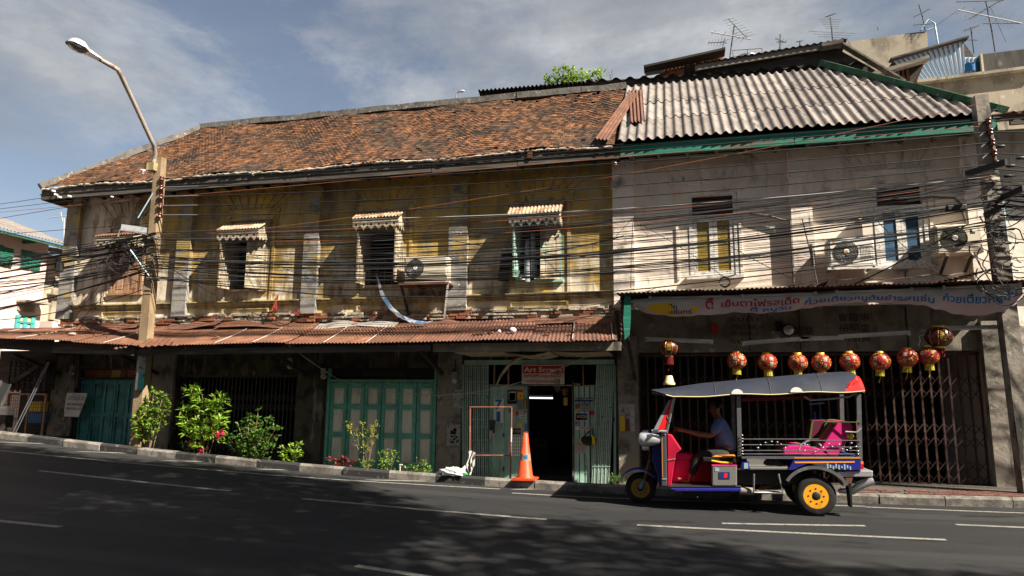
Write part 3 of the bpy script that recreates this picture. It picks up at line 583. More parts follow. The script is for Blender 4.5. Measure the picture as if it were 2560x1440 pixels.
# ------------------------------------------------------------------ white shophouse on the right
WL, WR = -1.17, 5.72
wh = thing('shophouse', 'cream white shophouse over the noodle shop with a grey corrugated roof', 'building', (2.2, 0, -1.6))
R1 = (.36, 1.30, 2.40, 4.10); R2 = (3.80, 4.72, 2.48, 4.08)
q = MB(); wall_boxes(q, WL+.002, WR, 1.75, 4.95, .0, .22, [R1, R2]); q.box(WR-.2, WR, .22, 9, -1.9, 4.95); q.build('upper_wall', 'cream_wall', wh)
q = MB(); q.box(WL+.01, WR-.2, 4.2, 4.3, 1.6, 4.9); q.box(WL+.01, WR-.2, .22, 4.2, 4.9, 4.95); q.box(WL+.01, WR-.2, .22, 9, 1.5, 1.56); q.build('room_partition', 'interior', wh)
for a, b in ((-1.168, -.74), (2.30, 2.69), (5.36, 5.72)):
    q = MB(); zs = [1.78, 2.5, 3.1, 3.7, 4.3, 4.45, 4.9]
    for k, (z0, z1) in enumerate(zip(zs, zs[1:])): e = .02 if k == 4 else 0; q.box(a-e, b+e, -.13-e, .01, z0+.004, z1-.004)
    q.box(a+.006, b-.006, -.124, .01, 1.78, 4.9); q.build('pilaster', 'cream_wall', wh)
for (x0, x1, z0, z1), c in ((R1, .74), (R2, 4.17)):
    q = MB()
    for x in (c-.64, c+.58): q.box(x, x+.05, -.03, -.0005, z0-.06, 4.13)
    q.box(c-.72, c+.73, -.03, -.0005, 4.13, 4.33); q.box(c-.74, c+.75, -.05, -.0005, 4.33, 4.365); q.box(c-.5, c+.5, -.02, -.0005, 4.10, 4.128)
    for x in (c-.61, c+.62): q.lathe((x, -.062, 4.23), [(.075, 0), (.07, .02), (.045, .02), (.035, .035)], 14, 0, 'y')
    q.build('window_surround', 'cream_wall', wh)
    for i in range(10):
        t = (i-4.5)/4.5
        if i in (4, 5): continue
        q = MB(); q.prism([(c+t*.68-.062, 4.38), (c+t*.68+.062, 4.38), (c+t*1.05+.1, 4.85), (c+t*1.05-.1, 4.85)], -.018, -.0005); q.build('voussoir', 'cream_wall', wh)
    q = MB(); q.prism([(c-.07, 4.38), (c+.07, 4.38), (c+.13, 4.87), (c-.13, 4.87)], -.045, -.0005); q.build('voussoir', 'cream_wall', wh, label='keystone block')
    win = part('window', wh); q = MB(); zm = 3.58
    for x in (x0, x1-.07): q.box(x, x+.07, -.015, .18, z0, z1)
    q.box(x0+.07, x1-.07, -.015, .18, zm, zm+.07); q.box(x0+.07, x1-.07, -.015, .18, z1-.05, z1); q.box(x0-.08, x1+.08, -.09, .17, z0-.07, z0); q.build('frame', 'white_frame', win)
    q = MB(); q.box(x0+.07, x1-.07, .09, .12, zm+.07, z1-.05)
    for k in range(7): z = zm+.09+k*.055; q.box(x0+.07, x1-.07, .065, .089, z, z+.04)
    q.build('transom', 'dark_brown', win)
    xm = (x0+x1)/2
    for a, b in ((x0+.075, xm-.003), (xm+.003, x1-.075)):
        q = MB(); w_ = .075 if c < 2 else .08
        for u0, u1, v0, v1 in ((a, a+w_, z0+.005, zm-.005), (b-w_, b, z0+.005, zm-.005), (a+w_, b-w_, z0+.005, z0+.10), (a+w_, b-w_, zm-.06, zm-.005)): q.box(u0, u1, .0, .045, v0, v1)
        q.build('sash', 'white_frame', win)
        q = MB(); q.box(a+w_, b-w_, .02, .03, z0+.10, zm-.06); q.build('pane', 'amber_glass' if c < 2 else 'blue_curtain', win)
q = MB(); q.box(-.738, 2.298, -.11, -.001, 2.06, 2.13); q.box(-.738, 2.298, -.07, -.001, 2.0, 2.06); q.box(2.69, 5.36, -.11, -.001, 2.1, 2.16); q.box(2.69, 5.36, -.05, -.001, 1.98, 2.1); q.build('string_course', 'cream_trim', wh)
q = MB(); q.box(-.72, 2.28, -.5, -.11, 1.93, 1.945); q.v = [Vector((p.x, p.y, p.z+(p.y+.11)*.25)) for p in q.v]; q.build('flashing', 'zinc', wh)
# fascia
for a, b, mt in ((-.955, 2.35, 'green_board'), (2.36, 5.75, 'green_board')):
    q = MB(); q.box(a, b, -.61, -.57, 4.80, 5.05); q.build('fascia_board', mt, wh)
q = MB(); q.box(5.752, 5.79, -.59, 6, 4.80, 5.05); q.build('fascia_board', 'green_board', wh)
q = MB(); q.box(-.96, 5.74, -.569, -.001, 4.97, 4.99)
for i in range(12): x = -.8+i*.57; q.box(x, x+.06, -.56, -.001, 4.87, 4.97)
q.build('soffit', 'grey_wood', wh)
# corrugated sheets, row over row, cut by the hip
WXE, WXR = 5.86, 3.75; TOPS = 3.95
def whip(s): return lerp(WXE, WXR, s/SL)
rows = [(0, 1.34), (1.28, 2.58), (2.52, 4.1)]; r = random.Random(21)
for j, (s0, s1) in enumerate(rows):
    x = -1.0
    while x < WXE:
        x1 = x+.93
        n = 5 if x1 < 5 else 6
        if x < whip(s0):
            off = r.uniform(-.02, .02); tl = r.uniform(-.006, .006)
            def fn(u, v):
                s = lerp(s0-.03+off, s1, v); xx = min(lerp(x, x1+.02, u), max(whip(s)-.04, x)); ph = (xx+1.0)/.186
                c_ = sin(2*pi*ph); hgt = .038*(c_ if c_ > -.3 else -.3+(c_+.3)*.5)
                return E0+Vector((xx, 0, 0))+SD*s+NRM*(.075+hgt+.016*(1-v)+.02*j*0+tl*u)
            q = MB(); q.grid(fn, 45, 3)
            fn2 = lambda u, v: fn(u, 0)-NRM*.012*v
            q.grid(lambda u, v: fn2(u, v), 45, 1); q.build('roof_sheet', 'asbestos', wh)
        x = x1
q = MB(); q.add([E0+Vector((-.97, 0, -.04)), E0+Vector((WXE, 0, -.04)), R0+Vector((WXR, 0, -.04)), R0+Vector((-.97, 0, -.04))], [(0, 1, 2, 3)])
q.add([E0+Vector((WXE, 0, -.04)), R0+Vector((WXR, 0, -.04)), Vector((WXE, 9, 5))], [(0, 1, 2)]); q.add([R0+Vector((WXR, 0, -.04)), R0+Vector((-.97, 0, -.04)), Vector((-.97, 9, 5)), Vector((WXE, 9, 5))], [(0, 1, 2, 3)])
q.build('roof_deck', 'tile_bed', wh)
cap(E0+Vector((WXE+.02, 0, .06)), R0+Vector((WXR-.05, 0, .1)), 'hip_cap', 'green_cement', .34, .13, .8, wh, .05, 5)
# rusty sheets patched over the joint of the two roofs
def sheet(p00, p10, p01, p11, waves, amp, nv=3, up=Vector((0, -.6, .75))):
    ps = [Vector(p) for p in (p00, p10, p01, p11)]
    return MB().grid(lambda u, v: lerp(lerp(ps[0], ps[1], u), lerp(ps[2], ps[3], u), v)+up*amp*sin(2*pi*waves*u), waves*8, nv)
def onroof(px, py, lift): 
    d = ray(px, py); t = (E0+NRM*lift-CAM).dot(NRM)/d.dot(NRM); return CAM+d*t
q = sheet(onroof(1487, 346, .13), onroof(1523, 350, .13), onroof(1572, 232, .17), onroof(1597, 232, .17), 4, .018); o = one(q, 'roofing_sheet', 'rust', 'rusty corrugated strip lying diagonally across the joint of the tile and grey roofs', 'metal sheet')
q = sheet(onroof(1576, 306, .15), onroof(1612, 303, .15), onroof(1571, 226, .15), onroof(1606, 224, .15), 4, .02); o = one(q, 'roofing_sheet', 'dark_rust', 'short brown corrugated sheet at the top left of the grey roof', 'metal sheet')

# ------------------------------------------------------------------ attic and lean-tos behind the two roofs
at = thing('rooftop_shed', 'weathered timber shed roof rising behind the grey corrugated roof', 'shed', (1.5, 3.2, 7))
a = W(1478, 215, 2.75); b = W(2160, 172, 2.75)
q = MB(); q.beam(a+Vector((0, 0, .02)), b, .05, .2); q.build('fascia_board', 'black_wood', at, label='long bare board under the wavy sheet edge')
q = MB(); q.grid(lambda u, v: lerp(lerp(a+Vector((-.15, -.1, .1)), b+Vector((.1, -.1, .12)), u), lerp(a+Vector((.4, 2.2, .68)), b+Vector((-.3, 2.2, .75)), u), v)+Vector((0, 0, .05*sin(u*2*pi*19))), 19*8, 2); q.build('roof_sheet', 'black_wood', at)
q = MB(); q.box(a.x, b.x+.1, 2.85, 4.9, 7.3, 7.85); q.build('wall', 'black_wood', at)
c = W(1738, 170, 4.4); d = W(2092, 111, 4.4); q = MB(); q.beam(c, d, .07, .17); q.build('barge_board', 'grey_wood', at)
e = W(2186, 172, 5.5); q = MB(); q.grid(lambda u, v: lerp(lerp(c+Vector((-.3, -.1, .06)), d+Vector((.25, -.1, .1)), u), lerp(c+Vector((-.3, 3, -.4)), d+Vector((.2, 3, -.4)), u), v)+Vector((0, 0, .02*sin(u*2*pi*24))), 24*6, 1); q.build('roof_sheet', 'black_wood', at)
q = MB(); q.add([c+Vector((0, .1, -.05)), d+Vector((0, .1, -.05)), W(2190, 176, 4.5), W(1738, 200, 4.5)], [(0, 1, 2, 3)]); q.add([d+Vector((0, .1, -.05)), d+Vector((.2, 2.5, -.4)), W(2190, 176, 4.5)], [(0, 1, 2)]); q.build('gable_wall', 'black_wood', at)
q = MB(); q.beam(d+Vector((.1, 0, 0)), W(2260, 205, 4.6), .2, .05); q.beam(W(2052, 118, 4.3), W(2105, 108, 4.3), .3, .1); q.build('barge_board', 'old_wood', at)
ls = thing('lean_to', 'small dark timber lean-to with a single pitch beside the white striped wall', 'shed', W(2260, 215, 6.5))
p0, p1 = W(2165, 193, 6.3), W(2320, 147, 6.3); q = MB(); q.beam(p0, p1, .25, .1); q.build('barge_board', 'grey_wood', ls)
q = MB(); q.grid(lambda u, v: lerp(lerp(p0, p1, u)+Vector((0, .05, .08)), lerp(p0, p1, u)+Vector((0, 2, -.5)), v), 3, 1); q.build('roof_sheet', 'dark_rust', ls)
q = MB(); q.prism([(W(x, y, 6.6).x, W(x, y, 6.6).z) for x, y in ((2180, 195), (2312, 152), (2278, 214), (2200, 222))][::-1], 6.6, 8.2)
q.build('wall', 'black_wood', ls)
for k in range(7): q = MB(); x = W(2195+k*12, 200, 6.55); q.box(x.x, x.x+.07, 6.53, 6.57, x.z-.3, x.z+.22-.02*k+.05*k); q.build('board', 'grey_wood' if k % 3 == 1 else 'dark_rust', ls)
def slab(pts, y, dep, name, mt, parent=None, **k):
    q = MB(); q.prism([(W(x, z, y).x, W(x, z, y).z) for x, z in pts][::-1], y, y+dep); return q.build(name, mt, parent, **k) if parent else one(q, name, mt, k['label'], k['category'])
b1 = thing('building', 'stained concrete rooftop wall behind the timber shed', 'building', W(2200, 300, 11))
slab(((2060, 115), (2105, 106), (2312, 78), (2318, 82), (2322, 175), (2330, 400), (2060, 400)), 11, 3, 'wall', 'concrete', b1)
slab(((1925, 126), (2062, 108), (2062, 180), (1925, 180)), 11.4, 3, 'parapet', 'concrete', b1)
q = MB(); p = W(2195, 76, 11); q.tube([p, p+Vector((0, 0, .14))], .012, 5); q.build('rod', 'black_metal', b1)
b2 = thing('building', 'mouldy cream concrete building behind the right end of the green hip', 'building', W(2430, 350, 8.5))
slab(((2292, 202), (2440, 184), (2600, 168), (2600, 520), (2250, 520), (2290, 215)), 8.5, 4, 'wall', 'concrete', b2)
slab(((2450, 136), (2600, 118), (2600, 166), (2452, 178)), 9.2, 3, 'upper_wall', 'dark_concrete', b2)
q = MB(); a_, b_ = W(2290, 207, 8.4), W(2600, 168, 8.4); q.beam(a_, b_, .25, .09); q.build('ledge', 'concrete', b2)
q = MB(); p = W(2452, 136, 9.1); q.box(p.x-.03, p.x+.03, 9.05, 9.15, p.z-.9, p.z); q.build('post', 'cream_wood', b2)
b3 = thing('shed', 'rooftop shed clad in white metal sheet with blue stripes', 'shed', W(2330, 210, 9.5))
A0, A1 = W(2232, 152, 9.5), W(2408, 100, 9.5); B0, B1 = W(2290, 204, 9.5), W(2443, 182, 9.5)
n = 17
for k in range(n):
    u0, u1 = k/n, (k+1)/n-.004
    def P(u, v): 
        top = lerp(A0, A1, min(u/.82, 1)) if u < .82 else W(2412+(u-.82)*170, 143, 9.5)
        return lerp(lerp(B0, B1, u), top, v)
    q = MB(); q.add([P(u0, 0), P(u1, 0), P(u1, 1), P(u0, 1)], [(0, 1, 2, 3)]); um = u0+(u1-u0)*.82
    q.beam(P(um, 0)+Vector((0, -.02, 0)), P(um, 1)+Vector((0, -.02, 0)), .022, .02, 1, up=(0, 1, 0)); q.build('wall_sheet', ['blue_white', 'blue_stripe'], b3)
q = MB(); q.beam(A0+Vector((-.1, -.05, 0)), A1+Vector((.1, -.05, .02)), .3, .06); q.build('roof_edge', 'old_wood', b3)
q = MB(); q.grid(lambda u, v: lerp(lerp(A0, A1, u), lerp(A0, A1, u)+Vector((0, 3, -.5)), v), 2, 1); q.prism([(B0.x, B0.z), (B1.x, B1.z), (W(2440, 143, 9.5).x, W(2440, 143, 9.5).z), (A1.x, A1.z), (A0.x, A0.z)][::-1], 9.55, 12, 0); q.build('shed_body', 'old_wood', b3)
q = MB(); p = W(2430, 172, 9.4); q.grid(lambda u, v: p+Vector((-.22+.4*u, -.05-.1*sin(u*3), -.12+.26*v+.05*sin(u*9)*v)), 8, 4); one(q, 'tarpaulin', 'blue_print', 'scrap of bright blue tarpaulin at the foot of the white striped wall', 'tarpaulin')
b4 = thing('building', 'low brick parapet with a thin dark roof on the skyline left of the steel tank', 'building', W(1720, 200, 8))
slab(((1648, 168), (1808, 136), (1808, 220), (1648, 220)), 8, 3, 'parapet', 'brick_red', b4)
r = random.Random(4)
for row_ in range(7):
    for k in range(17):
        x = 1650+k*9.4+(row_ % 2)*4.6; zt_ = 168-(x-1648)*.2+3+row_*5
        if zt_ > 178+(1800-x)*.06 or x > 1800: continue
        p = W(x, zt_, 7.98); q = MB(); q.box(p.x, p.x+.07, 7.97, 8.02, p.z-.033, p.z); q.build('brick', 'brick_red', b4)
q = MB(); q.beam(W(1610, 174, 7.7), W(1812, 130, 7.7), .5, .07); q.build('roof', 'black_wood', b4)
q = MB(); q.beam(W(1613, 186, 7.8), W(1660, 178, 7.8), .1, .08); q.build('beam', 'grey_wood', b4)
slab(((1725, 172), (1806, 158), (1806, 166), (1725, 180)), 7.9, .1, 'plaster_patch', 'concrete', b4)
# dark corrugated ridge of the house behind
b5 = thing('building', 'low dark corrugated roof just showing over the ridge of the tile roof', 'building', W(1300, 260, 5))
p0, p1 = W(1195, 238, 5), W(1510, 212, 5); q = MB(); q.grid(lambda u, v: lerp(p0, p1, u)+Vector((0, .9*(1-v), .36*v-.2+.03*sin(u*2*pi*30))), 240, 1); q.build('roof_sheet', 'black_wood', b5)
q = MB(); q.box(p0.x, p1.x, 5.9, 8, 4, p0.z-.1); q.build('wall', 'dark_concrete', b5)
# steel water tank
wt = thing('water_tank', 'shiny stainless steel water tank behind rusty railings on the skyline', 'water tank', W(1868, 165, 9))
p = W(1868, 160, 9); q = MB(); q.lathe((p.x, p.y, p.z-.25), [(.34, 0), (.36, .04)]+[(.36+.012*(i % 2), .06+i*.035) for i in range(12)]+[(.34, .5), (.2, .56), (.08, .58)], 24, 0); q.build('tank_body', 'steel_tank', wt)
q = MB(); c0, c1 = W(1832, 126, 8.5), W(1905, 121, 8.5)
for t in (0, .5, 1): q.tube([lerp(c0, c1, t), lerp(c0, c1, t)-Vector((0, 0, .45))], .012, 5)
q.tube([c0, c1], .012, 5); q.tube([c0-Vector((0, 0, .22)), c1-Vector((0, 0, .22))], .01, 5); q.build('railing', 'rust', wt)

# ------------------------------------------------------------------ neighbours: right edge and the pink building down the side street
nb = thing('building', 'pale pink neighbour at the right edge behind the tangled pole', 'building', (9, 0, -1.5))
q = MB(); q.box(5.80, 14, -.02, 8, -1.9, 5.0); q.build('wall', 'cream_wall', nb)
q = MB(); q.grid(lambda u, v: Vector((lerp(5.95, 14, u), lerp(-.75, 3, v), lerp(5.05, 6.3, v)+.03*sin(u*2*pi*45))), 360, 1); q.build('roof_sheet', 'dark_rust', nb)
q = MB(); q.box(5.95, 14, -.7, -.64, 4.85, 5.02); q.build('fascia_board', 'old_wood', nb)
q = MB(); q.tube([(5.9, -.12, 4.85), (5.9, -.12, -1.5)], .065, 10); q.build('downpipe', 'pipe_blue', nb)
q = MB(); q.box(5.86, 6.5, -.12, -.021, -1.7, 1.3); q.build('column', 'cream_wall', nb)
for x in (7.6, 11.2):
    w_ = part('window', nb); q = MB(); q.box(x, x+1.1, -.06, -.021, 2.35, 3.7); q.build('frame', 'white_frame', w_)
    for a in (x+.08, x+.58): q = MB(); q.box(a, a+.44, -.075, -.061, 2.43, 3.62); q.build('pane', 'pane_dark', w_)
q = MB(); q.box(7.0, 13.4, -.05, -.021, -1.9, .9); q.build('roller_door', 'grey_wood', nb); q = MB(); q.box(5.87, 14, -.1, -.021, 1.85, 1.97); q.build('string_course', 'cream_trim', nb)
pb = thing('building', 'pale pink plastered building with green shutters across the side street', 'building', (-22, 3, -.5))
XP = -20.5
def wx(px, py, dx=0.0): return WX(px, py, XP+dx)
yc = wx(112, 700).y; zr = wx(0, 583).z
q = MB(); q.box(XP-8, XP, -6, yc, -2, zr+.05); q.build('wall', 'pink_wall', pb)
def wrect(mb, px0, py0, px1, py1, d0, d1, m=0):
    a_ = wx(px0, py0); b_ = wx(px1, py1); mb.box(XP+d0, XP+d1, min(a_.y, b_.y), max(a_.y, b_.y), min(a_.z, b_.z), max(a_.z, b_.z), m)
for x0, y0, x1, y1 in ((-20, 608, 2, 660), (5, 617, 27, 668), (53, 624, 73, 674), (78, 630, 97, 678)):
    w_ = part('window', pb); q = MB(); wrect(q, x0, y0-1, x1, y1+1, .001, .03); q.build('frame', 'pink_paper', w_)
    q = MB(); wrect(q, x0+1, y0, x1-1, y1, .03, .06)
    a_ = wx(x0, y0); b_ = wx(x1, y1)
    for k in range(9): z = lerp(b_.z, a_.z, (k+.5)/9.5); q.box(XP+.06, XP+.075, lerp(a_.y, b_.y, .14), lerp(a_.y, b_.y, .86), z, z+.03)
    q.build('shutter', 'shutter_green', w_)
w_ = part('vent', pb); q = MB(); wrect(q, 43, 761, 84, 780, .002, .05)
for k in range(6): wrect(q, 44, 762+k*3, 83, 764+k*3, .05, .08)
q.build('louvre', 'tan_wall', w_); q = MB(); wrect(q, 40, 755, 98, 759, .0, .5); q.build('canopy', 'concrete', w_)
w_ = part('window', pb); q = MB()
for rc in ((38, 789, 80, 792), (36, 822, 78, 826), (38, 789, 41, 850), (76, 790, 79, 850), (57, 790, 59, 850), (38, 806, 79, 809)): wrect(q, *rc, .001, .07)
q.build('frame', 'turq', w_); q = MB(); wrect(q, 41, 792, 76, 806, .002, .03, 0); wrect(q, 41, 809, 76, 850, .002, .03, 1); q.build('pane', ['pane_cream', 'pane_pale'], w_)
q = MB(); a_ = wx(0, 583); b_ = wx(128, 604); q.grid(lambda u, v: Vector((XP+.6-3*v, lerp(-6, yc+.5, u), zr+.02+1.1*v+.018*sin(u*2*pi*90))), 700, 1); q.build('roof_sheet', 'asbestos', pb)
q = MB(); q.box(XP+.45, XP+.52, -6, yc+.4, zr-.11, zr-.03); q.build('eave_board', 'green_cement', pb)
for k in range(6): q = MB(); q.box(XP, XP+.44, 1+k*2.4, 1.1+k*2.4, zr-.16, zr-.06); q.build('eave_bracket', 'shutter_green', pb)
q = MB()
for px in (84, 6): a_ = wx(px, 820); q.tube([(XP+.05, a_.y, a_.z), (XP+.05, a_.y, -1)], .03, 6)
q.build('downpipe', 'pink_paper', pb)
tb = thing('building', 'stained tan concrete annexe beyond the pink building', 'building', (-22, yc+4, -.5))
y2 = yc+7; zt_ = wx(125, 612).z
q = MB(); q.box(XP-8, XP-.6, yc+.01, y2, -2, zt_-.2); q.build('wall', 'tan_wall', tb)
def trect(mb, px0, py0, px1, py1, d0, d1, m=0):
    a_ = wx(px0, py0, -.6); b_ = wx(px1, py1, -.6); mb.box(XP-.6+d0, XP-.6+d1, min(a_.y, b_.y), max(a_.y, b_.y), min(a_.z, b_.z), max(a_.z, b_.z), m)
for rc in ((139, 648, 147, 680), (151, 652, 160, 682), (134, 700, 139, 715), (142, 701, 147, 717), (150, 702, 155, 718), (124, 768, 150, 790), (123, 800, 142, 818)):
    q = MB(); trect(q, *rc, .001, .05); q.build('window', 'pane_dark', tb)
q = MB(); trect(q, 116, 736, 160, 740, 0, .3); trect(q, 128, 722, 131, 800, 0, .1); q.build('ledge', 'concrete', tb)
q = MB(); q.grid(lambda u, v: Vector((XP+.2-3*v, lerp(yc+.2, y2, u), zt_-.1+.5*v)), 4, 1); q.build('roof_sheet', 'rust', tb)
q = MB(); a_ = wx(107, 800, .3); q.box(XP-.6, XP+.3, yc+.2, yc+4, -2, a_.z); q.build('porch', 'pink_wall', tb)
# ------------------------------------------------------------------ ground floor of the yellow row
q = MB(); zt, zb = 1.60, -2.0
B1 = (-14.28, -12.15, -2, .58); B2 = (-11.45, -8.30, -2, .42); B3 = (-7.55, -4.98, -2, .58); B4 = (-4.36, -1.16, -2, .74)
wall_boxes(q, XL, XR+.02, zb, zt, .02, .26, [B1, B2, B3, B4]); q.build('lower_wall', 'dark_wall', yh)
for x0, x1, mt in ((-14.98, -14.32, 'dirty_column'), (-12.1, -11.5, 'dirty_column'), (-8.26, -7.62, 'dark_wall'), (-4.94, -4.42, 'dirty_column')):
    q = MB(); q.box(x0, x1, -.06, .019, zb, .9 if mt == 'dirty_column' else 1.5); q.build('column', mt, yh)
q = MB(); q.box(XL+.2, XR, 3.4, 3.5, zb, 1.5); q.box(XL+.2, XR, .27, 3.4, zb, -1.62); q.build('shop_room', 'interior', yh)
def leaves(x0, x1, n, z0, z1, y, mats, name, panels, parent, gap=.012):
    g = part(name, parent); w_ = (x1-x0)/n
    for k in range(n):
        a, b = x0+k*w_+gap/2, x0+(k+1)*w_-gap/2; lf = MB(); fr = .062*w_/.41; h = z1-z0; yy = y+(k % 2)*.012
        cuts = [z0+h*p for p in panels]; prev = z0
        for xx in (a, b-fr): lf.box(xx, xx+fr, yy-.045, yy, z0, z1)
        lf.box(a+fr, b-fr, yy-.010, yy-.002, z0, z1, 1)
        for c0 in cuts: lf.box(a+fr, b-fr, yy-.043, yy-.001, c0-.055, c0+.045)
        edges = [z0]+cuts+[z1]
        for e0, e1 in zip(edges, edges[1:]):
            if e1-e0 > .25: lf.box(a+fr+.03, b-fr-.03, yy-.026, yy-.009, e0+.08, e1-.09, 1)
        lf.build('door_leaf', mats, g)
    return g
# bay 1: dark teal folding doors below orange glass
leaves(-14.24, -12.19, 6, -1.6, .32, .12, ['teal_door', 'teal_door'], 'folding_door', (.18, .56, .97), yh)
g = part('transom', yh)
q = MB(); q.box(-14.28, -12.15, .04, .2, .33, .37); q.box(-14.28, -12.15, .04, .2, .545, .579); q.build('frame', 'black_wood', g)
for a, b, mt in ((-14.2, -13.63, 'transom_red'), (-13.61, -13.42, 'transom_red'), (-13.41, -13.14, 'transom_yellow'), (-13.12, -13.0, 'transom_red'), (-12.96, -12.6, 'transom_red'), (-12.59, -12.19, 'transom_red')):
    q = MB(); q.box(a, b, .1, .12, .372, .543); q.build('pane', mt, g)
# bay 3: green folding doors with cream panels
leaves(-7.49, -5.04, 6, -1.72, .27, .10, ['green_door', 'door_panel'], 'folding_door', (.12, .43, .735, .965), yh, .016)
q = MB(); q.box(-7.55, -7.495, .0, .2, -2, .57); q.box(-5.035, -4.98, .0, .2, -2, .57); q.box(-7.495, -5.035, .0, .2, .275, .33); q.build('door_frame', 'green_door', yh)
q = MB(); q.box(-7.495, -5.035, .09, .11, .332, .57); q.build('transom', 'black_wood', yh)
q = MB(); text(q, 'ลำเพ็ญ', flat(-6.75, -6.1, .086, .38, .50)); q.build('lettering', 'dark_rust', yh); q = MB(); text(q, '利順金', flat(-6.05, -5.7, .086, .38, .49)); q.build('lettering', 'dark_rust', yh)
# scissor gates
def gate(parent, x0, x1, z0, z1, sp, y, mt, rows, bar=.022, flat_=.018, name='folding_gate', lat=True):
    g = part(name, parent); n = int(round((x1-x0)/sp)); bm_ = MB().box(-bar/2, bar/2, -.012, .012, 0, z1-z0).mesh('gate_bar', mt)
    for k in range(n+1):
        o = bpy.data.objects.new('gate_bar', bm_); COL.objects.link(o); o.parent = g; ORG[o.name] = ORG[g.name]; o.location = Vector((x0+k*(x1-x0)/n, y, z0))-ORG[g.name]
    if lat:
        q = MB(); s_ = (x1-x0)/n
        for k in range(n):
            xa, xb = x0+k*s_, x0+(k+1)*s_
            for (c0, c1) in rows:
                q.beam((xa, y-.018, c0), (xb, y-.018, c1), .006, flat_, up=(0, 0, 1)); q.beam((xa, y+.018, c1), (xb, y+.018, c0), .006, flat_)
        o = q.build('gate_lattice', mt, g); o['kind'] = 'stuff'
    q = MB(); q.box(x0-.03, x1+.03, y-.03, y+.03, z1, z1+.05); q.build('gate_rail', mt, g)
    return g
rows_ = lambda z0, z1, h, gap: [(z, z+h) for z in [z0+i*(h+gap) for i in range(int((z1-z0)/(h+gap)))]]
gate(yh, -11.38, -8.36, -1.9, .37, .105, .1, 'gate_dark', [(-.2, .0), (-.42, -.22), (-1.3, -1.1), (-1.52, -1.32)], .02, .012)
# bay 4: the sticker shop
ys = .07
def A(x, y, Y=ys): return W(1150+x/4.3625, 890+y/4.3625, Y)
def arect(mb, x0, y0, x1, y1, d0, d1, m=0):
    a_ = A(x0, y0); b_ = A(x1, y1); mb.box(min(a_.x, b_.x), max(a_.x, b_.x), ys-d1, ys-d0, min(a_.z, b_.z), max(a_.z, b_.z), m)
sf = part('shop_front', yh)
q = MB(); arect(q, 60, 48, 1690, 92, 0, .09); q.build('head_beam', 'mint_paint', sf)
q = MB(); arect(q, 318, 312, 1482, 328, -.04, .02); q.build('transom_rail', 'cream_wood', sf)
for x in (365, 520, 1335): q = MB(); arect(q, x, 95, x+14, 312, -.03, .0); q.build('transom_post', 'brown_wood', sf)
q = MB()
for k in range(28): x = A(330+k*41, 200); q.tube([(x.x, ys+.05, .33), (x.x, ys+.05, .74)], .006, 4)
o = q.build('transom_bar', 'black_metal', sf); o['kind'] = 'stuff'
for x0, x1, n in ((322, 476, 4), (487, 738, 4), (1242, 1478, 4)):
    for k in range(n):
        q = MB(); u = (x1-x0)/n; arect(q, x0+k*u+1, 330, x0+(k+1)*u-1, 1385, -.03+.004*(k % 2), .005*((k*7) % 3)); q.build('door_board', 'mint_paint', sf)
q = MB()
for y in (860, 1230): arect(q, 470, y-20, 484, y+25, -.0, .03)
q.box(A(737, 500).x, A(737, 500).x+.03, ys-.02, ys+.05, -1.9, .32); q.box(A(1238, 500).x-.03, A(1238, 500).x, ys-.02, ys+.05, -1.9, .32); q.build('door_frame', 'old_wood', sf)
for x0, x1, n, lean in ((70, 312, 12, 0), (1500, 1680, 10, -28)):
    g = part('folding_gate', yh)
    for k in range(n):
        xx = x0+(x1-x0)*k/(n-1); p0 = A(xx+lean*1.9 if lean else xx-4, 1390); p1 = A(xx, 98); q = MB(); q.beam((p0.x, ys-.05-.012*(k % 2), p0.z), (p1.x, ys-.05-.012*(k % 2), p1.z), .026, .02, up=(0, 1, 0)); q.build('gate_bar', 'mint_gate', g)
    q = MB()
    for y in (130, 280, 410, 545, 690, 770, 915, 1055, 1200):
        a_ = A(x0-8+(lean*1.9*(y-98)/1290), y); b_ = A(x1+8+(lean*1.9*(y-98)/1290), y); q.beam((a_.x, ys-.078, a_.z), (b_.x, ys-.078, b_.z), .006, .014)
    q.build('gate_strap', 'mint_gate', g)
    q = MB(); xp = x0-28 if not lean else x1+12; a_, b_ = A(xp, 95), A(xp, 1390); q.beam((a_.x, ys-.03, a_.z), (b_.x, ys-.03, b_.z), .05, .05, up=(0, 1, 0)); q.build('gate_post', 'mint_paint', g)
it = thing('ceiling_lamp', 'lit fluorescent tube glowing inside the dark doorway of the sign shop', 'lamp', A(880, 455, 1.2))
a_, b_ = A(742, 456, 1.2), A(1012, 460, 1.2); q = MB(); q.tube([a_, b_], .016, 8); q.build('tube', 'lit_tube', it); q = MB(); q.beam(a_+Vector((0, 0, .045)), b_+Vector((0, 0, .045)), .06, .04); q.build('fixture', 'white', it)
q = MB(); p = A(850, 900, 1.6); q.box(p.x-.5, p.x+.2, 1.6, 2.2, -1.7, p.z); one(q, 'counter', 'black_wood', 'dim wooden counter inside the dark shop doorway', 'counter')
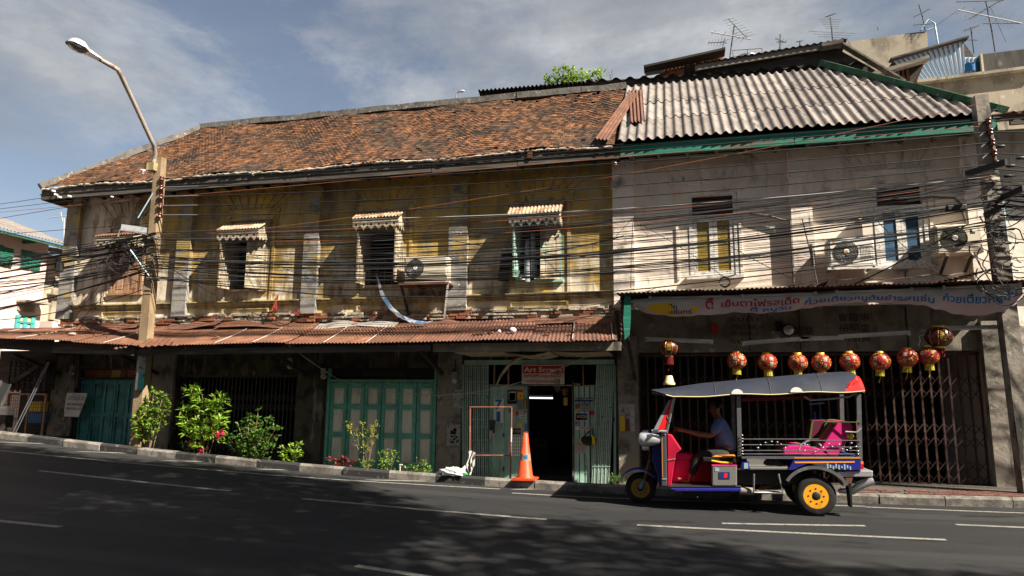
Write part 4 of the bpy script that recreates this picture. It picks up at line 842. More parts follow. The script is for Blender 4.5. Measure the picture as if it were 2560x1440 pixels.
# concrete canopy edge over the sticker shop and sagging ceiling board
cx = thing('canopy', 'cracked concrete canopy edge with a sagging ceiling board over the sign shop', 'canopy', (-2.8, -1, .9))
q = MB(); p0 = W(1085, 862, -1.35); p1 = W(1552, 853, -1.35); q.box(p0.x, p1.x, -1.4, -1.3, p0.z-.14, p0.z+.02); q.box(p0.x, p1.x, -1.3, .02, p0.z-.02, p0.z+.01); q.build('slab', 'concrete', cx)
for x0, x1, dz in ((-4.2, -3.2, 0), (-3.15, -2.3, -.07), (-2.26, -1.2, -.02)):
    q = MB(); q.grid(lambda u, v: Vector((lerp(x0, x1, u), lerp(-1.25, -.05, v), .83+dz*sin(pi*u)-.02*v)), 6, 3); q.build('ceiling_board', 'cream_wood', cx)
q = MB(); q.tube([A(402, 310, -.3), A(440, 220, -.4), A(520, 110, -.6), A(600, 45, -.7), A(700, 10, -.8), A(940, 5, -.8)], [.015, .03, .035, .03, .03, .02], 5); q.build('torn_edge', 'cream_wood', cx)

# ------------------------------------------------------------------ rusty corrugated awning along the yellow row
aw = thing('awning', 'long rusty corrugated iron awning along the foot of the yellow house', 'awning', (-8, -.8, 1))
def awz(x): return 1.0+.012*sin(x*1.3)+(max(0, -11.3-x)*.052)
r = random.Random(31); x = -17.2; k = 0
ft = lambda x: (-1.78 if x < -11.2 else -1.66)
while x < -1.0:
    w_ = r.uniform(.72, .92); x1 = min(x+w_, -.98); lift = .012*(k % 2)+.006*(k % 3); dy = r.uniform(-.05, .04); tw = r.uniform(-.012, .012)
    def fn(u, v):
        xx = lerp(x-.04, x1, u); z = lerp(1.585, awz(xx), v)-.028*sin(pi*v)+lift+tw*u*v
        if -4.6 > xx or xx > -4.4: pass
        return Vector((xx+ .18*(v-1), lerp(-.02, ft(xx)+dy, v), z+.0115*sin(2*pi*xx/.076)))
    q = MB(); nw = max(8, int((x1-x+.04)/.076*6)); q.grid(fn, nw, 6); mt = 'rust' if x < -4.6 else 'dark_rust'
    q.build('roof_sheet', mt, aw)
    q = MB(); q.tube([fn(0, t)+Vector((0, 0, .014)) for t in (0, .3, .6, 1)], .012, 4)
    if r.random() < .6: q.build('sheet_seam', 'zinc', aw)
    x = x1; k += 1
q = MB(); q.beam((-17.4, -1.52, 1.23), (-13.5, -1.52, 1.02), .05, .27); q.build('beam', 'black_wood', aw); q = MB(); q.beam((-13.48, -1.52, .98), (-11.3, -1.52, .90), .07, .22); q.beam((-11.28, -1.5, .86), (-4.6, -1.5, .90), .07, .12); q.build('beam', 'old_wood', aw)
for xx in (-14.75, -11.95, -8.1, -4.85):
    q = MB(); q.beam((xx, -.05, .45), (xx+.02, -1.4, .86), .07, .07); q.build('bracket', 'black_wood', aw)
for i in range(7):
    y = -.2-i*.22; q = MB(); q.box(-16.9, -1.2, y-.02, y+.02, 1.0+.08*(6-i)*.8-.06, 1.04+.08*(6-i)*.8-.06)
    if i % 2: q.build('batten', 'black_wood', aw)
for px0, py0, px1, py1, w_, mt in ((560, 802, 760, 806, .35, 'rust'), (800, 806, 1000, 800, .3, 'zinc'), (1180, 806, 1450, 792, .35, 'dark_rust'), (430, 812, 560, 800, .3, 'dark_rust'), (1290, 800, 1540, 788, .3, 'rust'), (1010, 803, 1150, 800, .25, 'dark_rust'), (200, 812, 360, 806, .25, 'rust')):
    a_, b_ = W(px0, py0, -.12), W(px1, py1, -.1); q = MB(); rr = random.Random(px0); ph = rr.uniform(0, 6)
    q.grid(lambda u, v: lerp(a_, b_, u)+Vector((0, -w_*v, -.16*v+.02*sin(u*7+ph)*v+.03*sin(u*13+ph)*(1-v))), 14, 3); q.build('loose_sheet', mt, aw)
q = sheet(W(345, 868, -1.85), W(425, 862, -1.85), W(372, 846, -1.35), W(440, 846, -1.35), 5, .015); q.build('loose_sheet', 'rust', aw)
q = sheet(W(283, 873, -1.8), W(318, 868, -1.8), W(300, 858, -1.5), W(335, 856, -1.5), 3, .015); q.build('loose_sheet', 'dark_rust', aw)
# debris on the awning
for px, py, kind in ((1282, 833, 0), (1248, 837, 1), (180, 838, 2), (1430, 846, 3), (1205, 850, 3), (1190, 852, 3), (1225, 848, 3), (1370, 840, 3), (540, 846, 3), (100, 838, 3)):
    p = W(px, py, -1.2); t_ = lerp(1.585, awz(p.x), 1.2/1.68)+.03; p.z = t_ if abs(p.z-t_) < .4 else p.z
    if kind == 0: one(MB().ball(p+Vector((0, 0, .05)), (.07, .06, .055), 10, 6).ball(p+Vector((-.05, 0, .04)), (.04, .06, .03), 8, 4, 1), 'ball', ['white', 'navy_print'], 'small white and blue scuffed ball lying on the rusty awning', 'ball')
    elif kind == 1: one(MB().ball(p+Vector((0, 0, .03)), (.035, .03, .03), 8, 5), 'crumpled_paper', 'white', 'tiny crumpled white paper left of the ball on the awning', 'litter')
    elif kind == 2: one(MB().ball(p+Vector((0, 0, .03)), (.12, .06, .035), 8, 4), 'rag', 'pink_paper', 'pale pink rag lying on the left end of the rusty awning', 'rag')
    else:
        rr = random.Random(px); q = MB()
        q.prism([(p.x-.05, p.z), (p.x+.06, p.z), (p.x+.05, p.z+.02), (p.x+.01, p.z+.03), (p.x-.05, p.z+.022)], p.y-.06, p.y+.05); one(q, 'tile_shard', 'tile', 'broken orange roof tile shard lying on the rusty awning', 'tile', 'broken tile shards on the awning')
q = MB(); a_, b_ = W(1310, 852, -1.3), W(1356, 842, -1.1); q.tube([a_+Vector((0, 0, .03)), lerp(a_, b_, .5)+Vector((0, 0, .05)), b_+Vector((0, 0, .03))], .012, 5); one(q, 'stick', 'blue_print', 'thin pale blue stick lying on the right part of the rusty awning', 'stick')
# twisted blue metal strip dangling out of the third window onto the awning
pts = [(940, 685, -.5), (948, 712, -.6), (958, 740, -.65), (975, 768, -.65), (1000, 790, -.6), (1030, 803, -.5), (1062, 808, -.45), (1080, 803, -.4)]
q = MB(); P_ = [W(*p) for p in pts]; wd = [.02, .06, .085, .085, .09, .11, .15, .1]
def strip_fn(u, v):
    t = u*(len(P_)-1); i = min(int(t), len(P_)-2); p = lerp(P_[i], P_[i+1], t-i); w_ = lerp(wd[i], wd[i+1], t-i); return p+Vector((.7, -.3+1.2*u, .5)).normalized()*w_*(v-.5)+Vector((0, .02*sin(u*19), 0))
q.grid(strip_fn, 28, 4); one(q, 'metal_strip', 'blue_sheet', 'twisted blue metal flashing dangling from the third yellow window onto the awning', 'metal strip')

# ------------------------------------------------------------------ noodle shop: side pier, sign wall, gate, awning with banner
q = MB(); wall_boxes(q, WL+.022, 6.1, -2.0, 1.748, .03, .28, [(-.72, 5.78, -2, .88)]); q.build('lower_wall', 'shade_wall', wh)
q = MB(); q.box(-1.12, -.74, -.09, .029, -2, 1.2); q.build('column', 'dirty_column', wh)
q = MB(); q.box(5.40, 5.84, -.10, .029, -2, 1.4); q.build('column', 'dirty_column', wh)
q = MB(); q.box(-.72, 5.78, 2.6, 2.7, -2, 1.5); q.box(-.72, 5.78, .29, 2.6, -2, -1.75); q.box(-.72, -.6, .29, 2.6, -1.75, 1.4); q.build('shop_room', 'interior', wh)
for x in (1.43, 2.35, 4.22): q = MB(); q.box(x, x+.015, .015, .029, .9, 1.7); q.build('conduit', 'black', wh)
gate(wh, -.70, 5.36, -1.9, .80, .158, .1, 'gate_brown', [(.24, .44), (.0, .2), (-.62, -.42), (-.86, -.66), (-1.28, -1.08), (-1.52, -1.32)], .032, .012)
q = MB(); q.box(2.52, 2.56, .03, .085, -.9, -.25); q.box(2.62, 2.65, .03, .085, -.9, -.25); q.box(2.46, 2.68, .03, .08, -.98, -.93); q.build('gate_lock', 'navy_print', wh)
def relief(lines, x0, x1, z1, dz, hgt, mt='dark_brown'):
    q = MB()
    for i, (b, f) in enumerate(lines): text(q, b, flat(x0, x0+(x1-x0)*f, .024, z1-i*dz-hgt, z1-i*dz))
    q.build('lettering', mt, wh)
relief([('รับทำ', 1), ('ส่งด่วน', .85), ('ก๋วยเตี๋ยวหมูตุ๋น', .95), ('รับทำ', .9)], 1.08, 1.62, 1.58, .145, .10)
relief([('会館順', 1)], 2.1, 2.6, 1.36, .15, .17); relief([('會館順', 1)], 2.1, 2.6, 1.17, .15, .12)
relief([('會館順', 1), ('裕順金', 1), ('利順黃', 1)], 3.05, 3.6, 1.6, .2, .15)
na = thing('awning', 'dark corrugated awning over the noodle shop carrying the cloth banner', 'awning', (2.3, -.7, 1.9))
def fz(x): return 1.90+.006*x
for k in range(9):
    x = -1.0+k*.76; q = MB(); l_ = .01*(k % 2)
    q.grid(lambda u, v: Vector((lerp(x-.02, x+.77, u), lerp(-.1, -1.40-.04*(k % 3 == 1), v), lerp(2.0, fz(x), v)+l_+.012*sin(2*pi*lerp(x, x+.77, u)/.076))), 60, 3); q.build('roof_sheet', 'dark_rust', na)
q = MB(); q.beam((-.95, -1.05, 1.85), (5.85, -1.05, 1.9), .06, .08); q.build('beam', 'black_wood', na)
q = MB(); q.grid(lambda u, v: Vector((-.95+.012*sin(v*2*pi*9), lerp(-1.3, -.2, u), lerp(1.88, 1.88-.85*(1-.4*u), v))), 3, 54); q.build('side_sheet', 'dark_rust', na)
pt = [W(1562, 738, -1.28), W(1558, 800, -1.3), W(1562, 850, -1.3), W(1574, 838, -1.28), W(1577, 800, -1.25), W(1578, 745, -1.2)]
q = MB(); q.prism([(p.x, p.z) for p in pt], -1.31, -1.28); q.build('side_bracket', 'green_board', na)
q = MB(); q.beam((-.78, -.1, .35), (-.86, -1.25, 1.2), .06, .06); q.build('bracket', 'black_wood', na)
for pts_ in ([(2400, 730), (2470, 695), (2540, 660)], ):
    a_, b_ = W(2330, 722, -1.2), W(2535, 655, -.9); q = MB(); q.grid(lambda u, v: lerp(a_, b_, u)+Vector((0, .4*v, .12*v*(1-u)+.015*sin(u*2*pi*16))), 96, 2); q.build('loose_sheet', 'dark_rust', na)
a_, b_ = W(2020, 722, -1.0), W(2070, 702, -.9); q = MB(); q.grid(lambda u, v: lerp(a_, b_, u)+Vector((0, .3*v, .1*v*sin(u*5))), 12, 3); q.build('loose_sheet', 'black_wood', na)
for px0, px1, py, mt in ((1590, 1690, 722, 'zinc'), (1700, 1850, 712, 'zinc'), (2100, 2300, 700, 'dark_rust'), (2290, 2420, 690, 'zinc')):
    a_, b_ = W(px0, py, -.4), W(px1, py-6, -.4); q = MB(); q.grid(lambda u, v: lerp(a_, b_, u)+Vector((0, -.5*v, -.08*v+.02*sin(u*9))), 8, 2); q.build('loose_sheet', mt, na)
# banner: cloth sagging below the awning edge
BB = [(1583, 768), (1620, 784), (1700, 792), (1780, 787), (1840, 780), (1900, 784), (1960, 780), (2010, 771), (2060, 764), (2110, 759), (2160, 757), (2230, 757), (2300, 763), (2340, 774), (2400, 786), (2450, 789), (2500, 781), (2530, 766), (2556, 742)]
BT = [(1583, 748), (1650, 742), (1850, 737), (2100, 727), (2350, 717), (2556, 707)]
def interp(L_, x):
    for (a, b), (c, d) in zip(L_, L_[1:]):
        if x <= c: f = (x-a)/(c-a); f = f*f*(3-2*f) if len(L_) > 8 else f; return b+(d-b)*f
    return L_[-1][1]
def ban(u, v):                               # v = 0 top, 1 bottom hem
    px = lerp(1584, 2555, u); a = W(px, interp(BT, px), -1.14); b = W(px, interp(BB, px), -1.14); p = lerp(a, b, v); k = 1-abs(2*u-1)
    return p+Vector((0, .05*sin(u*31)*v+.02*sin(u*83+v*2)*v*(1-v)*3-.09*sin(pi*v)*(.6+.4*sin(u*17)), -.008*sin(u*57)*(1-v)+.006*sin(u*140+3*v)*v))
bn = thing('banner', 'long sagging noodle shop cloth banner with red and blue Thai lettering', 'banner', (2.4, -1.33, 1.5))
q = MB(); q.grid(ban, 220, 10, 0, True, lambda u, v: 1 if v > .55 or (u > .12 and u < .2 and v > .4) else 0); q.build('cloth', ['banner_cloth', 'banner_pink'], bn)
def btext(body, u0, u1, v0, v1, mt, bold=.02):
    q = MB(); text(q, body, lambda u, v: ban(lerp(u0, u1, u), lerp(v1, v0, v))+Vector((0, -.006, 0)), 0, bold); q.build('lettering', mt, bn)
q = MB(); c_ = [ban(.10+.068*cos(t), min(.97, .66+.31*sin(t)))+Vector((0, -.004, 0)) for t in [2*pi*i/28 for i in range(28)]]
cc = ban(.10, .66)+Vector((0, -.012, 0)); q.add(c_+[cc], [(i, (i+1) % 28, 28) for i in range(28)]); q.build('yellow_oval', 'yellow_print', bn)
btext('เปิด', .085, .112, .42, .64, 'black'); btext('ครัวันจันทร์', .055, .150, .68, .88, 'navy_print')
btext('ตี๋', .185, .205, .10, .72, 'red_print'); btext('เย็นตาโฟรสเด็ด', .225, .425, .25, .66, 'red_print'); btext('ตี๋ หมูวัน', .30, .405, .70, .98, 'blue_print')
btext('ก๋วยเตี๋ยวหมูต้มยำรสแซ่บ', .44, .77, .40, .92, 'blue_print'); btext('ก๋วยเตี๋ยวหมูตุ๋น', .79, .985, .30, .72, 'blue_print')
# fluorescent battens: four under the banner top, four over the gate
def batten(p0, p1, label, hang=True):
    d = thing('fluorescent_lamp', label, 'lamp', lerp(p0, p1, .5), 'fluorescent battens at the noodle shop')
    if hang:
        q = MB(); q.beam(p0+Vector((0, .02, .035)), p1+Vector((0, .02, .035)), .07, .045); q.build('fixture', 'tube_white', d)
    for a_, b_ in ((p0, lerp(p0, p1, .035)), (lerp(p0, p1, .965), p1)): q = MB(); q.beam(a_, b_, .05, .06); q.build('lamp_holder', 'tube_white', d)
    q = MB(); q.tube([lerp(p0, p1, .035), lerp(p0, p1, .965)], .019, 10); q.build('tube', 'tube_white', d)
for a_, b_, l in (((1622, 744), (1805, 741), 'unlit white tube on the top hem of the banner, above the yellow oval'), ((1853, 740), (2042, 733), 'unlit white tube on the banner hem above the red lettering'), ((2088, 730), (2282, 723), 'unlit white tube on the banner hem above the middle blue lettering'), ((2356, 719), (2552, 710), 'unlit white tube on the banner hem above the last blue words')):
    batten(W(*a_, -1.19), W(*b_, -1.19), l, False)
for a_, b_, l in (((1613, 850), (1783, 857), 'unlit white batten lamp over the left dark red lantern'), ((1855, 861), (2028, 848), 'unlit white batten lamp sloping up over the first small lanterns'), ((2000, 850), (2108, 847), 'short unlit tube between two sloping batten lamps over the gate'), ((2096, 845), (2276, 834), 'unlit white batten lamp over the middle lanterns'), ((2341, 824), (2518, 820), 'unlit white batten lamp over the right dark red lantern')):
    batten(W(*a_, -.75), W(*b_, -.75), l)
# convex mirror dome, boxes on the sign wall
q = MB(); p = W(1972, 825, -.05); q.lathe((p.x, p.y, p.z), [(.01, -.07), (.05, -.06), (.09, -.03), (.105, 0), (.11, .03)], 18, 0, 'y'); q.lathe((p.x, p.y, p.z), [(.105, -.01), (.125, -.01), (.125, .05)], 18, 1, 'y'); one(q, 'mirror', ['chrome', 'dark_brown'], 'small round convex mirror between the relief letters above the gate', 'mirror')
for px, py, mt, l in ((1786, 822, 'red_print', 'small dark red box on the wall above the noodle shop gate'), (1947, 816, 'black', 'small black switch box beside the round mirror')):
    p = W(px, py, .03); one(MB().box(p.x-.06, p.x+.06, -.03, .03, p.z-.09, p.z+.09), 'box', mt, l, 'box')
# lanterns
def lantern(px, py, R, label, big=False, chars=()):
    c = W(px, py, -.9); l = thing('paper_lantern', label, 'lantern', c-Vector((0, 0, R)), 'red lanterns hung over the noodle shop gate'); h = R*(.82 if big else .95)
    q = MB(); n = 28; prof = [(R*sin(pi*(.13+.74*i/14)), -h*cos(pi*(.13+.74*i/14))) for i in range(15)]
    for i, (a_, b_) in enumerate(prof): prof[i] = (a_*(1-.012*(i % 2)), b_)
    q.lathe(c, prof, n, 0, wob=.02); q.build('body', 'lantern_dark' if big else 'lantern_red', l)
    zt_, zb_ = prof[-1][1], prof[0][1]; rc = R*.42
    q = MB(); q.lathe(c, [(rc, zt_-.01), (rc, zt_+.03), (rc*.6, zt_+.03)], 16); q.build('top_cap', 'gold', l)
    q = MB(); q.lathe(c, [(rc*.6, zb_-.035), (rc, zb_-.03), (rc, zb_+.01)], 16); q.build('bottom_cap', 'gold', l)
    q = MB(); tl = .14 if big else .07
    for k in range(14): a_ = 2*pi*k/14; q.beam(c+Vector((rc*.85*cos(a_), rc*.85*sin(a_), zb_-.03)), c+Vector((rc*.9*cos(a_), rc*.9*sin(a_), zb_-.03-tl)), .02, .02)
    q.tube([c+Vector((0, 0, zb_)), c+Vector((.005, 0, zb_-tl-.06)), c+Vector((-.02, 0, zb_-tl-.15))], .006, 4); o = q.build('tassel', 'red_tassel' if big else 'tassel', l)
    q = MB(); q.tube([c+Vector((0, 0, zt_)), c+Vector((0, 0, zt_+.16))], .003, 4); q.build('string', 'black_cable', l)
    def on(lon, lat, k=1.012): return c+Vector((R*k*sin(lon)*cos(lat), -R*k*cos(lon)*cos(lat), h*k*sin(lat)))
    if chars:
        q = MB(); q2 = MB()
        for j, (b, lon) in enumerate(chars):
            for i, ch in enumerate(b): text(q, ch, lambda u, v: on(lon-.21+.42*u, .34-.62*i-.26+.48*v), 0, .02)
        q.build('emblem', 'cream_wood', l)
        rr = random.Random(int(px))
        for k in range(70):
            lo, la = rr.uniform(-1.3, 1.3), rr.uniform(-1.05, 1.0)
            if any(abs(lo-x[1]) < .3 and abs(la-.03) < .62 for x in chars): continue
            r_ = rr.uniform(.03, .075); q2.add([on(lo+r_*cos(t)*(1+.3*(i % 2)), la+r_*sin(t)*(1+.3*(i % 2)), 1.008) for i, t in enumerate([2*pi*i/8 for i in range(8)])], [tuple(range(8))])
        o = q2.build('gold_ornament', 'gold_print', l); o['kind'] = 'stuff'
    if big:
        q = MB()
        for lon in (-1.0, -.35, .35, 1.0): q.tube([on(lon, t, 1.0) for t in (-.9, -.5, 0, .5, .9)], .005, 4)
        q.build('gold_rib', 'gold', l); q = MB()
        for i in range(5): q.tube([on(-.22, .45-.2*i, 1.01), on(.22, .45-.2*i, 1.01)], .004, 4)
        text(q, '喜', lambda u, v: on(-.2+.4*u, -.3+.7*v, 1.012)); q.build('emblem', 'gold', l)
    l.rotation_euler = (random.Random(int(px)+3).uniform(-.06, .06), random.Random(int(px)).uniform(-.09, .09), 0)
    return l
for i, (x, y, ch, w_) in enumerate(((1841, 902, [('花開', -.28), ('富貴', .55)], 'leftmost small'), (1919, 906, [('花開', .32), ('福', -.6)], 'second small'), (1994, 907, [('吉祥', .35), ('禄', -.6)], 'third small'), (2053, 907, [('花開', -.6), ('富貴', .25)], 'fourth small'), (2125, 904, [('吉祥', -.35)], 'fifth small'), (2198, 904, [('富貴', -.7)], 'sixth small'), (2266, 895, [('富貴', -.5)], 'seventh small'), (2321, 889, [('福', -.9)], 'rightmost small'))):
    sub = ('red lantern with white characters on two faces', 'red lantern with gold flowers left of its characters', 'red lantern with the two characters for luck', 'red lantern hung close beside the third', 'red lantern above the rear roof corner of the tuk-tuk', 'red lantern with a gold bird right of the tuk-tuk roof', 'red lantern touching its right neighbour', 'red lantern tied with a green ribbon')[i]
    lantern(x, y, .172, w_+' '+sub, False, ch)
lantern(1672, 870, .185, 'large dark red lantern with long red tassel over the front of the tuk-tuk', True)
lantern(2345, 842, .22, 'large dark red lantern partly behind the right batten lamp', True)
q = MB(); p = W(2297, 865, -.9); q.tube([p, p+Vector((.03, 0, .1)), p+Vector((.02, 0, .17)), p+Vector((.12, 0, .2))], .012, 5); one(q, 'ribbon', 'mint_paint', 'pale green plastic ribbon tied above the two rightmost lanterns', 'ribbon')
p = W(1673, 958, -.85); q = MB(); q.lathe(p, [(.105, -.03), (.11, 0), (.09, .02), (.062, .13), (.055, .14)], 18); one(q, 'bell_shade', 'cream_plastic', 'cream bell-shaped lamp shade hanging behind the front of the tuk-tuk roof', 'lamp shade')
# ------------------------------------------------------------------ things on and before the shop fronts
def onpav(px, py, Y): p = W(px, py, Y); p.z = pz(p.x) if Y > -1.46 else gz(p.x); return p
# hanging shop sign, house number, number board
sg = thing('shop_sign', 'white and red sign board of the screen printing shop above its dark doorway', 'sign', A(905, 305, -.05)-Vector((0, 0, 0)))
def sr(x0, y0, x1, y1, d0, d1, mt, name, parent, Y=-.06):
    a_ = A(x0, y0, Y); b_ = A(x1, y1, Y); return MB().box(min(a_.x, b_.x), max(a_.x, b_.x), Y-d1, Y-d0, min(a_.z, b_.z), max(a_.z, b_.z)).build(name, mt, parent)
sr(675, 97, 1137, 308, -.02, 0, 'paper', 'board', sg); sr(684, 107, 1125, 190, .0005, .002, 'red_print', 'red_band', sg)
def st(body, x0, y0, x1, y1, mt, parent, Y=-.0645, bold=.018, name='lettering'):
    a_ = A(x0, y0, Y); b_ = A(x1, y1, Y); q = MB(); text(q, body, flat(a_.x, b_.x, Y, b_.z, a_.z), 0, bold); return q.build(name, mt, parent)
st('Art Screen', 696, 122, 1112, 176, 'paper', sg, bold=.03); st('รับทำนามบัตรตัวนูน สติกเกอร์ฯ', 698, 198, 1112, 243, 'red_print', sg); st('การ์ดต่างๆ (งานด่วนเร่งด่วน)', 722, 256, 1085, 300, 'red_print', sg)
hn = thing('number_plate', 'dark plate with the yellow number 256 over the right door post', 'sign', A(1270, 325, .02)); sr(1225, 290, 1328, 330, -.01, .0, 'black_wood', 'plate', hn, .035); st('256', 1235, 296, 1312, 325, 'gold_print', hn, .03)
nbd = thing('number_board', 'white board with big blue digits 7 and 1 on the mint doors', 'sign', A(422, 725, .05)); sr(370, 466, 474, 728, 0, .004, 'door_panel', 'board', nbd, .045); st('7', 384, 474, 460, 582, 'blue_print', nbd, .038, .04); st('1', 398, 606, 440, 718, 'blue_print', nbd, .038, .02)
def flatpaper(name, label, cat, x0, y0, x1, y1, mt, bits=(), Y=.048, tilt=0.0):
    t = thing(name, label, cat, A((x0+x1)/2, y1, Y)); sr(x0, y0, x1, y1, 0, .004, mt, 'sheet', t, Y)
    for b in bits:
        if len(b) == 5: sr(b[0], b[1], b[2], b[3], .0045, .006, b[4], 'print', t, Y)
        else: st(b[4], b[0], b[1], b[2], b[3], b[5], t, Y-.0075, .03, 'print')
    return t
flatpaper('picture', 'framed picture of orange robed figures on the left door panel', 'picture', 518, 372, 624, 522, 'black', [(532, 388, 610, 486, 'paper'), (536, 400, 606, 484, 'rust'), (560, 404, 585, 440, 'brown_wood'), (548, 425, 600, 470, 'orange_cable')])
flatpaper('notice', 'yellow notice with red heading right of the picture frame', 'poster', 626, 364, 690, 472, 'yellow_print', [(630, 368, 686, 394, 'red_print'), (655, 425, 664, 452, 'black')])
flatpaper('notice', 'pale notice with grey print lines under the yellow notice', 'poster', 620, 476, 690, 592, 'grey_paper', [(624, 484+i*12, 686, 489+i*12, 'navy_print' if i < 3 else 'black') for i in range(8)])
flatpaper('sticker', 'narrow black and yellow vertical sticker at the door edge', 'sticker', 698, 466, 726, 572, 'black', [(704, 475+i*12, 720, 483+i*12, 'yellow_print') for i in range(8)])
flatpaper('sticker', 'tiny pale blue sticker left of the notices', 'sticker', 492, 490, 514, 522, 'grey_paper'); flatpaper('sticker', 'small red square sticker behind the pipe frame post', 'sticker', 536, 574, 580, 614, 'red_print')
flatpaper('sticker', 'left red bell-shaped sticker beside the socket plate', 'sticker', 612, 606, 638, 648, 'red_print'); flatpaper('sticker', 'right red bell-shaped sticker above the socket plate', 'sticker', 697, 602, 720, 620, 'red_print', Y=.046)
flatpaper('socket_plate', 'white socket plate with four dark outlets on the left door', 'socket', 650, 622, 720, 670, 'white', [(660, 628, 682, 640, 'black'), (690, 628, 712, 640, 'black'), (660, 650, 682, 662, 'black'), (690, 650, 712, 662, 'black')], .044)
flatpaper('sticker', 'small plain yellow label on the left door panel', 'sticker', 622, 724, 684, 772, 'yellow_print')
for x0, y0, x1, y1, l in ((545, 780, 672, 862, 'dark blue sticker with yellow lettering above the arrow sheet'), (1256, 618, 1396, 708, 'dark blue sticker with yellow lettering on the right door panel')):
    flatpaper('sticker', l, 'sticker', x0, y0, x1, y1, 'white', [(x0+5, y0+5, x1-5, y1-5, 'navy_print'), (x0+8, y0+10, x0+60, y1-12, 'tuk_scarlet'), (x0+20, y0+25, x1-12, y0+58, 'BATON', 'gold_print')])
flatpaper('arrow_sheet', 'white sheet printed with rows of green arrows behind the cone', 'poster', 530, 865, 680, 1092, 'white', [(538+i*24, 872+j*36, 545+i*24, 898+j*36, 'green_print') for i in range(6) for j in range(6)]+[(534+i*24, 872+j*36, 549+i*24, 880+j*36, 'green_print') for i in range(6) for j in range(6)])
flatpaper('sticker', 'thin blue vertical sticker over the white card', 'sticker', 706, 740, 728, 818, 'blue_stripe'); flatpaper('card', 'small white card taped to the edge of the open door', 'card', 706, 820, 746, 880, 'white', Y=.04)
flatpaper('sticker', 'long blue banner sticker high on the right door panel', 'sticker', 1250, 448, 1448, 498, 'grey_paper', [(1250, 478, 1448, 496, 'navy_print'), (1280, 454, 1420, 472, 'รับทำ', 'navy_print')])
flatpaper('calendar', 'grid calendar with a red figure on the right door panel', 'calendar', 1255, 512, 1420, 600, 'mint_gate', [(1320, 514, 1418, 598, 'grey_paper')]+[(1326+i*19, 522+j*19, 1338+i*19, 532+j*19, 'paper') for i in range(5) for j in range(4)]+[(1258, 520, 1312, 575, 'brick_red')])
flatpaper('sticker', 'small dark red square sticker at the right gate', 'sticker', 1422, 596, 1460, 644, 'red_print'); flatpaper('sticker', 'white and red brake part sticker low on the right door', 'sticker', 1258, 768, 1420, 808, 'paper', [(1300, 775, 1418, 803, 'STOP', 'red_print')])
flatpaper('sticker', 'yellow double label behind the hanging helmet bag', 'sticker', 1298, 905, 1400, 955, 'yellow_print', [(1298, 928, 1400, 932, 'black')]); flatpaper('poster', 'pinkish printed sheet at the bottom of the right door panel', 'poster', 1256, 966, 1366, 1066, 'pink_paper', [(1262, 975+i*14, 1358, 979+i*14, 'grey_paper') for i in range(6)])
flatpaper('sticker', 'round grey sticker on the right door panel', 'sticker', 1258, 720, 1284, 746, 'grey_wood')
hb = thing('bag', 'black and yellow drawstring bag hanging on the right scissor gate', 'bag', A(1405, 970, -.1)); c_ = A(1405, 915, -.1)
q = MB(); q.ball(c_, (.155, .1, .115), 14, 8); q.v = [Vector((p.x, p.y, min(p.z, c_.z+.07))) for p in q.v]; q.build('body', 'black', hb)
q = MB(); q.grid(lambda u, v: c_+Vector((.158*cos(-.9+1.0*u)*sin(.9+1.2*v)-.02, -.104*cos(.2+.7*u)*1.0, .115*cos(.75+1.6*v))), 6, 6); q.build('yellow_panel', 'cap_yellow', hb)
q = MB(); q.tube([c_+Vector((-.1, 0, .06)), c_+Vector((.0, .02, .16)), c_+Vector((.06, .03, .22)), c_+Vector((.1, 0, .06))], .012, 5); q.build('strap', 'black', hb)
for x, y, mt, l, r_ in ((360, 760, 'dark_rag', 'dark grey cap-like cloth hanging on the left mint door', (.09, .06, .12)), (358, 870, 'rag', 'off-white rag drooping below the dark cloth on the left mint door', (.09, .05, .11))):
    p = A(x, y, -.02); one(MB().grid(lambda u, v: p+Vector((r_[0]*(u-.5)*(1.6-.6*v), -.04-.05*sin(u*7+v*3)*v, r_[2]*(1-2*v)+.04*sin(u*5)*v)), 8, 8), 'cloth', mt, l, 'cloth')
q = MB(); q.tube([A(326, 1140, -.1), A(402, 1318, -.16)], .008, 5); one(q, 'stick', 'green_plastic', 'thin bright green stick leaning at the foot of the mint door', 'stick')
q = MB(); q.tube([A(436, 1098, -.1), A(424, 1330, -.2)], .016, 6); one(q, 'pipe', 'cream_wood', 'short cream plastic pipe leaning at the foot of the mint door', 'pipe')
wc = thing('wind_chime', 'dark wind chime hanging in front of the shop sign', 'wind chime', A(1062, 350, -.4)); p = A(1060, 190, -.4)
q = MB(); q.ball(p, (.075, .07, .06), 10, 6); q.build('shell', 'brown_wood', wc); q = MB()
for k in range(5): q.tube([p+Vector((-.05+.025*k, .02*(k % 2), -.1)), p+Vector((-.05+.025*k, .02*(k % 2), -.32-.03*(k % 3)))], .008, 5)
q.build('chime_tubes', 'grey_wood', wc); q = MB(); q.tube([p, p+Vector((0, 0, .3))], .004, 4); q.build('string', 'black_cable', wc)
pd = thing('ornament', 'gold and orange hanging ornament inside the top right of the doorway', 'ornament', A(1150, 510, .2)); p = A(1148, 400, .2)
q = MB(); q.lathe(p, [(.03, .1), (.075, .05), (.05, .02), (.07, -.01), (.03, -.06)], 10); q.build('body', 'orange_cable', pd); q = MB(); q.grid(lambda u, v: p+Vector((-.04+.09*u, .02*sin(u*6), -.1-.16*v)), 4, 4); q.build('streamer', 'gold_print', pd)
